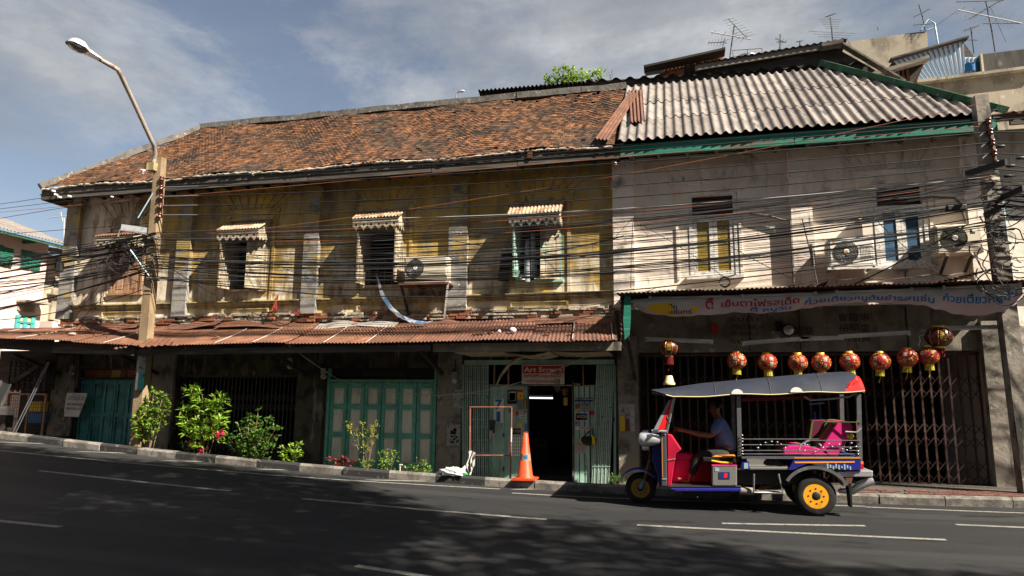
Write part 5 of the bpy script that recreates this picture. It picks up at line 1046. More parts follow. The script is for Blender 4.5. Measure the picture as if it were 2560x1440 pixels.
# paper sign on the left teal doors
pp = W(186, 1040, -.12); ps = thing('paper_sign', 'hand lettered white cloth sign for hire hanging on the left column', 'sign', pp)
c4 = [W(168, 982, -.14), W(217, 983, -.14), W(160, 1041, -.2), W(197, 1043, -.16)]
def psf(u, v, o=0.0): return lerp(lerp(c4[0], c4[1], u), lerp(c4[2], c4[3], u), v)+Vector((0, -.02*sin(u*4+v*3)-o, 0))
q = MB(); q.grid(psf, 10, 10); q.build('sheet', 'paper', ps)
for b, u0, u1, v0, v1, mt in (('รถรับจ้าง', .12, .92, .06, .3, 'blue_stripe'), ('0816499500', .12, .95, .42, .54, 'red_iron'), ('0895031491', .10, .97, .6, .72, 'red_iron')):
    q = MB(); text(q, b, lambda u, v: psf(lerp(u0, u1, u), lerp(v1, v0, v), .006)); q.build('lettering', mt, ps)
# meter boxes and socket boxes on the columns
for px, py, l in ((180, 926, 'grey electric meter on the wall left of the teal doors'), (725, 910, 'grey electric meter on the wall left of the green doors, high up'), (808, 935, 'grey electric meter hanging beside the top of the green doors'), (1135, 945, 'grey electric meter on the column left of the sign shop')):
    p = W(px, py, -.1); t = thing('electric_meter', l, 'meter', p-Vector((0, 0, .12))); q = MB(); q.box(p.x-.055, p.x+.055, -.12, -.061, p.z, p.z+.13); q.build('case', 'galv', t); q = MB(); q.lathe((p.x+.02, -.14, p.z-.06), [(.05, -.03), (.055, 0), (.055, .06)], 12, 0, 'y'); q.build('dial', 'tube_white', t)
    q = MB(); q.tube([p+Vector((0, .03, .13)), p+Vector((.02, .03, .4))], .012, 5); q.build('conduit', 'black_cable', t)
for px0, py0, px1, py1, mt, l in ((1117, 1062, 1150, 1118, 'grey_paper', 'torn black and white poster on the column left of the sign shop'), (1133, 974, 1157, 1022, 'grey_paper', 'faded grey poster higher on the same column beside the sign shop'), (1547, 1010, 1588, 1080, 'grey_paper', 'peeling posters on the pier right of the sign shop')):
    a_, b_ = W(px0, py0, -.1), W(px1, py1, -.1); t = thing('poster', l, 'poster', Vector(((a_.x+b_.x)/2, -.1, b_.z))); q = MB(); rr = random.Random(px0)
    q.prism([(a_.x, a_.z), (b_.x, a_.z+.01), (b_.x-.01, b_.z+.03), (lerp(a_.x, b_.x, .6), b_.z), (lerp(a_.x, b_.x, .5), b_.z+.04), (a_.x+.01, b_.z+.02)][::-1], -.106, -.098); q.build('sheet', mt, t)
    if px0 == 1547:
        for x0, y0, x1, y1, m_ in ((1550, 1040, 1562, 1078, 'cap_yellow'), (1563, 1046, 1574, 1078, 'rust')): a_, b_ = W(x0, y0, -.108), W(x1, y1, -.108); MB().box(a_.x, b_.x, -.11, -.107, b_.z, a_.z).build('print', m_, t)
        a_, b_ = W(1578, 1078, -.11), W(1586, 1014, -.11); q = MB(); text(q, '0-80000 7004-5', lambda u, v: Vector((b_.x+(a_.x-b_.x)*v, -.11, a_.z+(b_.z-a_.z)*u))); q.build('print', 'paper', t)
    if px0 == 1117: 
        for k in range(14): x = rr.uniform(a_.x+.02, b_.x-.08); z = rr.uniform(b_.z+.06, a_.z-.06); MB().prism([(x, z), (x+.06, z+.01), (x+.05, z+.05), (x+.01, z+.04)], -.109, -.107).build('print', 'black', t)
# traffic cone
p = onpav(1313, 1200, -1.50); p.z = gz(p.x)+.006
cn = thing('traffic_cone', 'tall orange traffic cone with a faded band standing at the kerb by the doorway', 'traffic cone', p)
q = MB(); a_ = .21; q.prism([(p.x-a_, p.z), (p.x+a_, p.z), (p.x+a_, p.z+.03), (p.x-a_*.86, p.z+.045), (p.x-a_, p.z+.03)], p.y-a_, p.y+a_); q.build('base', 'cone_orange', cn)
q = MB(); q.lathe(p, [(.165, .03), (.16, .06), (.135, .08), (.045, .82), (.03, .83), (.03, .75)], 24); q.build('body', 'cone_orange', cn)
q = MB(); q.lathe(p, [(.104, .34), (.091, .46)], 24); q.build('band', 'cone_band', cn)
q = MB(); q.grid(lambda u, v: p+Vector((.103*sin(.05+.6*u), -.103*cos(.05+.6*u), .37+.07*v)), 4, 2); q.build('band_patch', 'blue_print', cn)
# red pipe frame with a rag
fr = thing('pipe_rack', 'rusty red pipe frame standing on the pavement before the mint gate', 'frame', onpav(1225, 1190, -1.3))
c = [W(1174, 1190, -1.3), W(1175, 1018, -1.3), W(1279, 1018, -1.3), W(1276, 1200, -1.3)]; c[0].z = pz(c[0].x); c[3].z = pz(c[3].x)
for a_, b_ in ((c[0], c[1]), (c[1], c[2]), (c[2], c[3]), (lerp(c[0], c[1], .4), lerp(c[3], c[2], .42))): q = MB(); q.tube([a_, b_], .014, 6); q.build('pipe', 'red_pipe', fr)
q = MB(); p = lerp(c[2], c[3], .25); q.tube([p, lerp(c[2], c[3], .42)], .0165, 6); q.build('tape', 'rag', fr)
p0 = lerp(c[0], c[1], .43); q = MB()
q.grid(lambda u, v: p0+Vector((.03+.17*(u-.35)*(1-.35*v)+.02*sin(v*7+u*3), -.03-.05*sin(u*13+v*2)*(.25+v), .025+.02*sin(u*5)-v*(.30+.12*sin(u*4.1+.4)+.05*sin(u*17)))), 22, 14); one(q, 'rag', 'rag', 'white rag draped over the cross bar of the red pipe frame', 'rag')
q = MB(); e_ = onpav(1110, 1180, -1.52)+Vector((0, 0, .03))
q.grid(lambda u, v: lerp(p0+Vector((0, -.03, -.1-.12*v)), e_+Vector((.1, -.02, .1-.07*v)), u)+Vector((0, .03*sin(u*9+v*4), -.13*sin(pi*u)+.01*sin(v*9))), 16, 6); one(q, 'cloth', 'rag', 'grey white cloth strip stretching from the pipe frame down to the plastic bag', 'cloth')
p = onpav(1132, 1182, -1.54); q = MB(); rr = random.Random(2); 
def bagf(u, v):
    a_, b_ = 2*pi*u, pi*v; d = Vector((cos(a_)*sin(b_), sin(a_)*sin(b_), cos(b_))); k_ = 1+.22*sin(5*a_+3*b_)+.16*sin(9*b_-4*a_)+.10*sin(17*a_+2)
    return p+Vector((.24*d.x*k_, .10*d.y*k_, max(.0, .045+.085*d.z*k_)))
q.grid(bagf, 40, 16, 0, True, lambda u, v: 1 if (u < .07 or u > .95) and .3 < v < .75 else 0); one(q, 'plastic_bag', ['clear_bag', 'green_plastic'], 'crumpled clear plastic bag with a green edge lying on the kerb', 'plastic bag')
q = MB(); p = onpav(1000, 1172, -1.35); q.tube([p, p+Vector((0, 0, .34))], .014, 8); q.tube([p+Vector((-.012, 0, .34)), p+Vector((.045, 0, .345))], .016, 8); one(q, 'pvc_pipe', 'rag', 'short white plastic pipe stub among the low plants', 'pipe')

# ------------------------------------------------------------------ air conditioners
def aircon(x0, x1, z0, z1, label, mt, fan, dep=.32, yb=-.09, logo=None, ribs=False, vent=True):
    yf = yb-dep; t = thing('air_conditioner', label, 'air conditioner', ((x0+x1)/2, yb, z0)); w_ = x1-x0
    q = MB(); q.box(x0, x1, yf, yb, z0, z1); me = q.build('casing', mt, t); bv = me.modifiers.new('bevel', 'BEVEL'); bv.width = .02; bv.segments = 2
    q = MB(); q.box(x0+.03, x1-.03, yf-.008, yf-.0005, z0+.05, z1-.03); o = q.build('front_panel', mt, t); bv = o.modifiers.new('bevel', 'BEVEL'); bv.width = .012; bv.segments = 2
    fx, fz_, R = fan
    q = MB(); q.lathe((fx, yf-.009, fz_), [(R*1.04, 0), (R*1.04, -.012), (R, -.016), (R*.99, -.004)], 28, 0, 'y'); q.lathe((fx, yf-.0095, fz_), [(R, 0), (.001, -.0005)], 28, 1, 'y'); q.build('fan_ring', ['grille', 'black'], t)
    q = MB()
    for k in range(7): a_ = 2*pi*k/7; q.grid(lambda u, v: Vector((fx+R*(.2+.7*u)*cos(a_+.55*v), yf-.012-.006*v, fz_+R*(.2+.7*u)*sin(a_+.55*v))), 3, 2)
    q.build('fan', 'grille', t); q = MB()
    for rr_ in (.3, .42, .54, .66, .78, .9): q.tube([Vector((fx+R*rr_*cos(a_), yf-.024, fz_+R*rr_*sin(a_))) for a_ in [2*pi*i/24 for i in range(25)]], .0028, 3, 0, False)
    for k in range(30): a_ = 2*pi*k/30; q.beam((fx+R*.2*cos(a_), yf-.022, fz_+R*.2*sin(a_)), (fx+R*cos(a_), yf-.022, fz_+R*sin(a_)), .003, .003)
    o = q.build('fan_guard', 'galv' if ribs or not vent else 'grille', t)
    q = MB(); q.lathe((fx, yf-.026, fz_), [(R*.24, .01), (R*.24, -.006), (R*.2, -.01)], 18, 0, 'y'); q.build('hub', 'ac_white', t)
    if logo:
        q = MB(); q.add([Vector((fx+R*(.17 if i % 2 == 0 else .09)*cos(pi/2+2*pi*i/10), yf-.0375, fz_+R*(.17 if i % 2 == 0 else .09)*sin(pi/2+2*pi*i/10))) for i in range(10)], [tuple(range(10))]); q.build('logo', 'orange_stripe', t)
        q = MB(); p_ = (x0+.1, z1-.08); q.prism([(p_[0]-.025, p_[1]), (p_[0], p_[1]-.03), (p_[0]+.025, p_[1]), (p_[0], p_[1]+.03)], yf-.011, yf-.0082); q.build('logo', 'orange_stripe', t)
    if ribs:
        q = MB()
        for k in range(7): xx = lerp(fx+R+.05, x1-.08, k/6); q.box(xx, xx+.012, yf-.014, yf-.008, z0+.12, z1-.16)
        o = q.build('louvre_rib', mt, t); o['kind'] = 'stuff'
    if vent:
        q = MB(); q.box(x0-.003, x0-.0005, yf+.04, yb-.03, z0+.06, z1-.04); q.build('side_vent', 'black', t); q = MB()
        for k in range(9): z = lerp(z0+.07, z1-.06, k/8); q.box(x0-.012, x0-.003, yf+.04, yb-.03, z, z+.012)
        for k in range(4): y = lerp(yf+.05, yb-.04, k/3); q.box(x0-.012, x0-.0031, y, y+.01, z0+.06, z1-.04)
        o = q.build('side_grille', mt, t); o['kind'] = 'stuff'
    return t, yf
a1, yf = aircon(-5.64, -4.67, 2.37, 2.95, 'cream air conditioner on a rusty platform beside the third yellow window', 'ac_cream', (-5.38, 2.70, .19), vent=False)
q = MB(); q.box(-5.72, -4.6, -.5, -.02, 2.325, 2.362); q.build('platform', 'rust', a1)
for x0, z0, x1, z1, mt in ((-5.68, 2.33, -5.62, 1.72, 'black_wood'), (-4.62, 2.33, -4.80, 1.62, 'white_frame')): q = MB(); q.beam((x0, -.46, z0), (x1, -.12, z1), .045, .03); q.build('bracket', mt, a1)
q = MB(); q.box(-5.3, -5.28, -.46, -.03, 2.28, 2.32); q.tube([(-5.1, -.2, 2.32), (-5.0, -.15, 2.1), (-4.9, -.1, 2.15)], .012, 5); q.build('hose', 'black_cable', a1)
a2, yf = aircon(2.87, 3.66, 2.42, 2.97, 'white air conditioner with a flower badge left of the blue window', 'ac_white', (3.17, 2.70, .205), logo=1, ribs=True)
for x in (2.9, 3.6): q = MB(); q.beam((x, -.02, 2.395), (x, -.5, 2.395), .04, .04); q.build('bracket', 'galv', a2)
q = MB(); q.box(2.82, 3.8, -.5, -.46, 2.36, 2.4); q.build('bracket_rail', 'white_frame', a2)
a3, yf = aircon(4.69, 5.45, 2.60, 3.14, 'cream air conditioner on black brackets right of the blue window', 'ac_cream', (4.99, 2.88, .205))
for x in (4.85, 5.25): q = MB(); q.beam((x, -.02, 2.575), (x, -.45, 2.575), .05, .045); q.build('bracket', 'ac_cream', a3); q = MB(); q.beam((x, -.02, 2.3), (x, -.4, 2.56), .04, .04); q.build('brace', 'black_metal', a3)
q = MB(); q.box(5.28, 5.36, -.4335, -.4315, 2.98, 3.06); q.build('sticker', 'white', a3)
# bent pipe on the white wall, cable coil, red iron bracket, hanging trousers, shoes
q = MB(); q.tube([(1.52, -.08, 3.62), (1.9, -.09, 3.55), (2.15, -.09, 3.45), (2.27, -.14, 3.42), (2.27, -.14, 2.2)], .022, 7); one(q, 'cable_duct', 'cement_cap', 'frayed grey duct sloping from the amber window to the middle pilaster', 'pipe')
q = MB(); q.tube([(4.4, -.06, 3.72), (4.8, -.07, 3.76), (5.18, -.07, 3.72), (5.27, -.08, 3.6), (5.33, -.1, 3.2)], .026, 7); one(q, 'cable_duct', 'cement_cap', 'grey duct curving over the right air conditioner from the blue window', 'pipe')
q = MB(); p = W(1812, 705, -.25); rr = random.Random(8)
for k in range(7): R_ = .095+rr.uniform(-.012, .012); q.tube([p+Vector((R_*cos(a_), rr.uniform(-.03, .03)+.01*sin(3*a_), R_*sin(a_))) for a_ in [2*pi*i/20 for i in range(21)]], .011, 5)
one(q, 'cable_coil', 'black_cable', 'coil of black cable hanging under the amber window', 'cable coil')
ri = thing('iron_bracket', 'broken red iron bracket frame on the yellow wall between first and second pilasters', 'bracket', W(710, 785, 0))
p0, p1, p2 = W(655, 783, -.35), W(725, 780, -.5), W(750, 788, -.05)
for a_, b_ in ((W(688, 783, -.1), W(694, 738, -.03)), (W(678, 780, -.4), W(692, 752, -.05)), (W(655, 781, -.06), W(725, 780, -.5)), (W(725, 780, -.5), W(751, 788, -.05)), (W(752, 790, -.04), W(757, 738, -.04)), (W(741, 786, -.2), W(753, 765, -.04))): q = MB(); q.beam(a_, b_, .035, .025); q.build('angle_bar', 'red_iron', ri)
tr = thing('trousers', 'grey striped trousers hung to dry in the fourth yellow window', 'trousers', W(1330, 700, -.05)); p = W(1329, 585, -.08)
for dx in (-.09, .03):
    q = MB(); z0 = -.13 if dx < 0 else 0; q.grid(lambda u, v: p+Vector((dx+(.045+.03*v)*cos(2*pi*u)+.03*(dx > 0)*v, .045*sin(2*pi*u), z0-(.95+z0*.4)*v+.01*sin(v*30)*(v > .8))), 12, 14); q.build('leg', 'grey_cloth', tr)
q = MB(); q.tube([p+Vector((-.3, .02, .2)), p+Vector((.05, .02, .04)), p+Vector((.3, .03, .2))], .006, 4); q.build('line', 'black_cable', tr)
def shoe(px, py, Y, rot, l):
    p = W(px, py, Y); p.z = WZ0+.005; t = thing('shoe', l, 'shoe', p); mt = Matrix.Translation(p) @ Matrix.Rotation(rot, 4, 'Z')
    out = [(-.14, 0), (-.13, .035), (-.05, .04), (.06, .048), (.13, .03), (.14, 0), (.13, -.035), (.05, -.045), (-.05, -.036), (-.13, -.034)]
    q = MB(); n = len(out); q.add([(x, y, 0) for x, y in out]+[(x*1.02, y*1.02, .03) for x, y in out], [tuple(range(n))[::-1], tuple(range(n, 2*n))]+[(i, (i+1) % n, (i+1) % n+n, i+n) for i in range(n)]); q.xf(mt).build('sole', 'white', t)
    q = MB(); hs = lambda x: .10 if x < -.02 else .10-.55*(x+.02)*.75
    q.add([(x*.97, y*.95, .031) for x, y in out]+[(x*.93, y*.55, max(.045, hs(x))) for x, y in out], [tuple(range(n, 2*n))]+[(i, (i+1) % n, (i+1) % n+n, i+n) for i in range(n)], 0, True); q.xf(mt).build('upper', 'black', t)
    q = MB()
    for x in (-.01, .025, .06): q.beam((x, -.043, .04), (x-.03, 0, .098), .012, .006); q.beam((x, .043, .04), (x-.03, 0, .098), .012, .006)
    q.xf(mt).build('laces', 'white', t)
shoe(1352, 712, -.12, .05, 'black sneaker with white sole lying on the fourth window sill, right one'); shoe(1308, 702, -.1, 1.0, 'dark sneaker standing in the left corner of the fourth window sill')
# left end: lattice screen, wire cage, slanting guy wires, white box
lx = thing('lattice_screen', 'dark fretted lattice screen closing the left end of the arcade', 'screen', onpav(75, 1080, -.5))
p0, p1 = W(30, 900, -.5), W(122, 900, -.5); x0, x1 = p0.x, p1.x
q = MB(); q.box(x0-.5, x1+.1, -.4, -.36, .05, 1.0); q.build('board', 'black_wood', lx)
n = 7
for k in range(n+1): q = MB(); x = lerp(x0, x1, k/n); q.box(x-.015, x+.015, -.54, -.5, .0, .75); q.build('slat', 'black_wood', lx)
for k in range(9):
    q = MB(); z = .05+k*.085; q.tube([(lerp(x0, x1, i/28), -.52, z+.03*sin(i*1.57)) for i in range(29)], .012, 4); q.build('scroll', 'old_wood', lx)
q = MB(); q.beam((x0+.15, -.56, .2), (x1, -.56, .75), .05, .1); q.build('board', 'black_wood', lx)
cg = thing('cage', 'dark red wire mesh cage with bright bundles inside at the left end', 'cage', onpav(70, 1085, -.5)); a_, b_ = W(24, 985, -.55), W(116, 985, -.55)
for q0, q1 in (((a_.x, a_.z), (b_.x, a_.z)), ((a_.x, a_.z), (a_.x, -1.0)), ((b_.x, a_.z), (b_.x, -1.05)), ((lerp(a_.x, b_.x, .55), a_.z), (lerp(a_.x, b_.x, .55), -1.05))): q = MB(); q.beam((q0[0], -.55, q0[1]), (q1[0], -.55, q1[1]), .04, .04, up=(0, 1, 0)); q.build('frame_bar', 'brown_wood', cg)
q = MB()
for k in range(1, 16): x = lerp(a_.x, b_.x, k/16); q.beam((x, -.55, a_.z), (x, -.55, -1.1), .006, .006, up=(0, 1, 0))
for k in range(12): z = lerp(-1.0, a_.z, k/12); q.beam((a_.x, -.55, z), (b_.x, -.55, z), .006, .006)
o = q.build('wire_mesh', 'black_metal', cg); o['kind'] = 'stuff'
for dx, z, mt, l in ((.45, -.35, 'cap_yellow', 'yellow cloth bundle inside the wire cage, on top'), (.5, -.62, 'blue_print', 'blue crate inside the wire cage under the yellow bundle')):
    one(MB().box(a_.x+dx-.2, a_.x+dx+.25, -.3, -.1, z-.12, z+.12), 'bundle', mt, l, 'bundle')
q = MB(); q.box(a_.x-.3, b_.x+.3, .0, .02, -1.9, .1); q.box(a_.x-.3, b_.x+.3, -.5, 0, -1.2, -1.05); q.build('backing', 'interior', cg)
for o_ in (0, .12):
    q = MB(); q.tube([W(120+o_*35, 905, -1.3), W(32+o_*60, 1082, -1.45)], .012, 5); one(q, 'guy_wire', 'grey_cable', ('upper' if o_ == 0 else 'lower')+' slanting steel guy wire before the wire cage', 'guy wire')
p = W(10, 1027, -.9); t = thing('box', 'white plastic appliance box at the left frame edge on the pavement', 'box', p-Vector((0, 0, .1))); q = MB(); q.box(p.x-.22, p.x+.2, -1.0, -.8, p.z-.1, p.z+.1); o = q.build('case', 'ac_white', t); bv = o.modifiers.new('bevel', 'BEVEL'); bv.width = .03; bv.segments = 2
q = MB(); q.box(p.x+.02, p.x+.16, -1.006, -1.0005, p.z-.05, p.z+.05); q.build('panel', 'tube_white', t)
q = MB(); q.box(p.x-.2, p.x+.18, -1, -.8, gz(p.x), p.z-.101); one(q, 'stool', 'black_wood', 'dark wooden stand under the white box at the left edge', 'stand')
q = MB(); p = W(12, 955, -.7); q.grid(lambda u, v: p+Vector((-.25+.4*u, .05*sin(u*8+v*5), -.55*v+.05*sin(u*5))), 12, 8); one(q, 'plastic_sheet', 'clear_bag', 'translucent plastic sheet hanging at the far left edge', 'plastic sheet')
# ------------------------------------------------------------------ tuk-tuk
YN, YF, YC = -3.12, -1.98, -2.55
def T(x, y, Y=YN): return W(1530+x/3.513, 900+y/3.513, Y)
fr_ = T(250, 1125, -2.6)
tk = thing('tuk_tuk', 'blue and red three-wheeled tuk-tuk taxi with grey canopy driving past the noodle shop', 'tuk-tuk', (0.6, YC, rz(.6)))
def tprism(pts, y0, y1, name, mt, parent=tk, Y=YN, **k):
    q = MB(); q.prism([(T(x, y, Y).x, T(x, y, Y).z) for x, y in pts][::-1], y0, y1); o = q.build(name, mt, parent, **k)
    if abs(y1-y0) > .06: b_ = o.modifiers.new('bevel', 'BEVEL'); b_.width = .012; b_.segments = 2
    return o
def tbeam(a, b, w_, h_, name, mt, parent=tk, Y=None):
    q = MB(); q.beam(T(*a), T(*b), w_, h_, up=(0, 1, 0)); return q.build(name, mt, parent)
def ttube(pts, r_, name, mt, parent=tk, n=7): q = MB(); q.tube([T(*p) for p in pts], r_, n); return q.build(name, mt, parent)
# canopy
tp = [(345, 258), (520, 240), (800, 200), (1200, 165), (1700, 122), (2080, 98), (2170, 100), (2212, 135)]
bt = [(345, 262), (515, 326), (800, 312), (1200, 300), (1600, 288), (2000, 276), (2100, 273), (2185, 270)]
def pl(L_, x):
    for (a, b), (c, d) in zip(L_, L_[1:]):
        if x <= c: return b+(d-b)*(x-a)/(c-a)
    return L_[-1][1]
def cano(u, v):
    x = lerp(347, 2205, u); zt = T(x, pl(tp, x), YN+.25).z; zb = T(x, pl(bt, min(x, 2184)), YN).z; xx = T(x, 200, YN).x
    s_ = abs(2*v-1); y = lerp(YN-.06, YF+.06, v); wav = .012*sin(u*19)*(s_ > .7)
    return Vector((xx, y, zb+(zt-zb)*(1-s_**3.2)+wav))
q = MB(); q.grid(cano, 60, 24); q.build('canopy', 'tuk_roof', tk)
q = MB(); q.grid(lambda u, v: cano(lerp(.90+.075*v*(.8+.35*sin(v*22)), 1, u), .24*v*(.35+.65*u))+Vector((.004, -.005, .003)), 14, 14); q.build('canopy_patch', 'tuk_scarlet', tk)
q = MB()
for uu in (.30, .56, .80): q.tube([cano(uu, .5*i/10)+Vector((0, -.004, .002)) for i in range(11)], .006, 4); 
o = q.build('canopy_seam', 'tuk_dark', tk); o['kind'] = 'stuff'
q = MB(); q.grid(lambda u, v: cano(u, v)-Vector((0, 0, .03+.25*max(0, 1-abs(2*v-1)**3.2)*.25)), 20, 8); q.build('canopy_lining', 'dark_brown', tk)
q = MB(); q.tube([cano(i/30, 0)+Vector((0, -.006, -.006)) for i in range(2, 31)], .009, 5); q.build('canopy_piping', 'cream_plastic', tk)
for x in (1100, 1620): p = T(x, pl(bt, x)-4, YN-.07); MB().prism([(p.x+.085*cos(t), p.z+.075*sin(t)) for t in [pi*i/8 for i in range(9)]], p.y-.012, p.y-.002).build('canopy_scallop', 'white', tk)
# posts and roof rails
for pts, y in (([(548, 328), (478, 640)], YN+.05), ([(548, 328), (478, 640)], YF-.05)): q = MB(); q.tube([T(*pts[0], YN)+Vector((0, y-YN, 0)), T(*pts[1], YN)+Vector((0, y-YN, 0))], .022, 8); q.build('screen_post', 'dull_chrome', tk)
for x0, x1, yb in ((1113, 1125, 850), (2170, 2183, 880)):
    for y in (YN+.04, YF-.04): a = T(x0, 300); b = T(x1, yb); q = MB(); q.beam((a.x, y, a.z), (b.x, y, b.z), .06, .055, up=(0, 1, 0)); q.build('post', 'dull_chrome', tk)
ttube([(1690, 320), (1740, 352), (1900, 342), (2080, 322), (2145, 288)], .016, 'grab_rail', 'dull_chrome')
tbeam((1140, 350, YN+.25), (1760, 330, YN+.25), .05, .09, 'roof_box', 'red_iron'); tbeam((1735, 388, YC), (1860, 378, YC), .02, .09, 'price_card', 'turq')
# windscreen
q = MB(); a, b = T(535, 345), T(385, 615); q.add([(a.x, YN+.07, a.z), (a.x, YF-.07, a.z), (b.x, YF-.07, b.z), (b.x, YN+.07, b.z)], [(0, 1, 2, 3)]); q.build('windscreen', 'windscreen', tk)
tprism([(520, 350), (545, 340), (478, 612), (400, 612)], YN+.045, YN+.052, 'screen_wing', 'tuk_scarlet'); tprism([(500, 350), (521, 350), (400, 612), (365, 612)], YN+.045, YN+.055, 'screen_edge', 'windscreen')
ttube([(350, 622), (480, 628)], .02, 'screen_sill', 'chrome')
# nose, front fender, headlamps
tprism([(395, 640), (432, 640), (432, 1110), (405, 1110), (388, 1000), (345, 880), (350, 770)], YN+.2, YF-.2, 'front_cowl', 'tuk_blue')
tprism([(432, 636), (476, 636), (484, 1112), (432, 1112)], YN+.03, YF-.03, 'leg_shield', 'tuk_dark')
tprism([(436, 660), (440, 660), (446, 1030), (442, 1030)], YN+.024, YN+.0295, 'pinstripe', 'orange_stripe')
for y in (YN+.1, YF-.1):
    p0 = T(240, 695); p1 = T(450, 705); q = MB(); L_ = (p1.x-p0.x); q.lathe((p0.x, y, (p0.z+p1.z)/2), [(.085, 0), (.10, .02), (.10, .06), (.095, L_*.55), (.07, L_*.85), (.03, L_)], 18, 0, 'x'); q.build('headlamp', 'chrome', tk)
    q = MB(); q.lathe((p0.x-.004, y, (p0.z+p1.z)/2), [(.02, -.02), (.07, -.006), (.085, 0.003)], 16, 0, 'x'); q.build('headlamp_lens', 'pane_pale', tk)
    p = T(262, 775); q = MB(); q.lathe((p.x, y, p.z), [(.03, 0), (.04, .02), (.035, .1)], 12, 0, 'x'); q.build('indicator', 'chrome', tk)
p0 = T(262, 690); q = MB(); q.tube([(p0.x+.1, YN+.1, p0.z+.08), (p0.x+.1, YF-.1, p0.z+.08)], .025, 8); q.build('lamp_bar', 'tuk_blue', tk)
wc_ = Vector((fr_.x, YC, fr_.z)); Rf = fr_.z-rz(fr_.x); q = MB(); R2_ = Rf+.06
q.grid(lambda u, v: wc_+Vector((-R2_*cos(radians(25+118*u))*1.05-.02, lerp(-.16, .16, v), R2_*sin(radians(25+118*u))+.02-.05*abs(2*v-1)**2)), 16, 8, 0, True, lambda u, v: 1 if v < .13 or v > .87 else 0); q.build('front_fender', ['tuk_blue', 'chrome'], tk)
def wheel(c, R, w_, rim, mt, side=-1):
    g = part('wheel', tk); q = MB(); q.lathe(c, [(R*.62, -w_/2), (R*.85, -w_/2*1.05), (R*.96, -w_*.42), (R, -w_*.2), (R, w_*.2), (R*.96, w_*.42), (R*.85, w_/2*1.05), (R*.62, w_/2)], 36, 0, 'y', cap=False); q.build('tyre', 'tyre', g)
    q = MB(); s = side*w_/2; prof = [(rim, s*.95), (rim*.93, s*.8), (rim*.9, s*.55), (rim*.72, s*.45), (rim*.66, s*.75), (rim*.4, s*.85), (rim*.33, s*.55), (rim*.2, s*.6), (rim*.16, s*.95), (.01, s*.95)]
    q.lathe(c, prof, 32, 0, 'y'); q.build('rim', mt, g); q = MB(); q.lathe(c, [(rim*.40, s*.60), (rim*.36, s*.93), (rim*.26, s*.97), (rim*.22, s*1.04), (.01, s*1.04)], 20, 0, 'y')
    for k in range(8): a_ = 2*pi*k/8; q.lathe(Vector(c)+Vector((rim*.54*cos(a_), s*.86, rim*.54*sin(a_))), [(.012, 0), (.012, side*.012), (.006, side*.014)], 6, 0, 'y')
    q.build('wheel_nuts', 'black_metal', g)
    return g
wheel(wc_, Rf, .13, Rf*.68, 'rim_gold'); 
rc = T(1787, 1190, -3.05); Rr = rc.z-rz(rc.x); wheel((rc.x, -3.03, rc.z), Rr, .17, Rr*.68, 'rim_yellow'); wheel((rc.x, -2.05, rc.z), Rr, .17, Rr*.68, 'rim_yellow')
q = MB(); q.tube([(rc.x, -2.95, rc.z), (rc.x, -2.1, rc.z)], .04, 8); q.build('axle', 'black_metal', tk)
for y in (YC-.1, YC+.1): a = T(335, 880, YC); q = MB(); q.tube([(a.x, y, a.z), (wc_.x+.03, y, wc_.z+.02)], [.03, .022], 8); q.tube([(wc_.x+.05, y, wc_.z+.12), (wc_.x, y, wc_.z)], .03, 8, 1); q.build('fork', ['rust', 'blue_stripe'], tk)
# driver compartment
tprism([(484, 650), (525, 660), (610, 790), (560, 830), (520, 1110), (486, 1110)], YN+.06, YF-.06, 'dashboard', 'tuk_red')
tprism([(520, 828), (725, 852), (690, 905), (530, 890)], YN+.44, YC+.3, 'cover', 'tuk_pink')
tprism([(530, 891), (690, 906), (700, 1105), (528, 1105)], YN+.46, YC+.3, 'inner_panel', 'tuk_pink')
tprism([(780, 912), (880, 912), (880, 1105), (700, 1105), (740, 1000)], YN+.46, YF-.05, 'seat_base', 'tuk_red')
tprism([(880, 932), (1098, 932), (1098, 1108), (880, 1108)], YN+.02, YN+.45, 'battery_box', 'tuk_grey'); tprism([(876, 924), (1100, 924), (1100, 934), (876, 934)], YN+.015, YN+.46, 'box_lid', 'tuk_pink')
tprism([(940, 985), (1035, 985), (1035, 1045), (940, 1045)], YN+.014, YN+.0195, 'box_badge', 'navy_print'); tprism([(985, 995), (1015, 995), (1010, 1035), (980, 1035)], YN+.011, YN+.0135, 'box_badge', 'tuk_scarlet')
tprism([(800, 862), (1095, 862), (1098, 922), (800, 900)], YN+.12, YF-.12, 'driver_seat', 'black'); tprism([(905, 846), (1092, 846), (1092, 861), (880, 861)], YN+.11, YF-.11, 'seat_trim', 'orange_stripe')
ttube([(875, 885, YN+.08), (960, 900, YN+.07), (1060, 905, YN+.08)], .015, 'brake_lever', 'cap_yellow')
q = MB(); p = T(555, 612, YC); q.tube([(p.x+.02, YN+.22, p.z), (p.x-.06, YC-.15, p.z+.02), (p.x-.08, YC, p.z), (p.x-.06, YC+.15, p.z+.02), (p.x+.02, YF-.22, p.z)], .015, 7); q.build('handlebar', 'black_metal', tk)
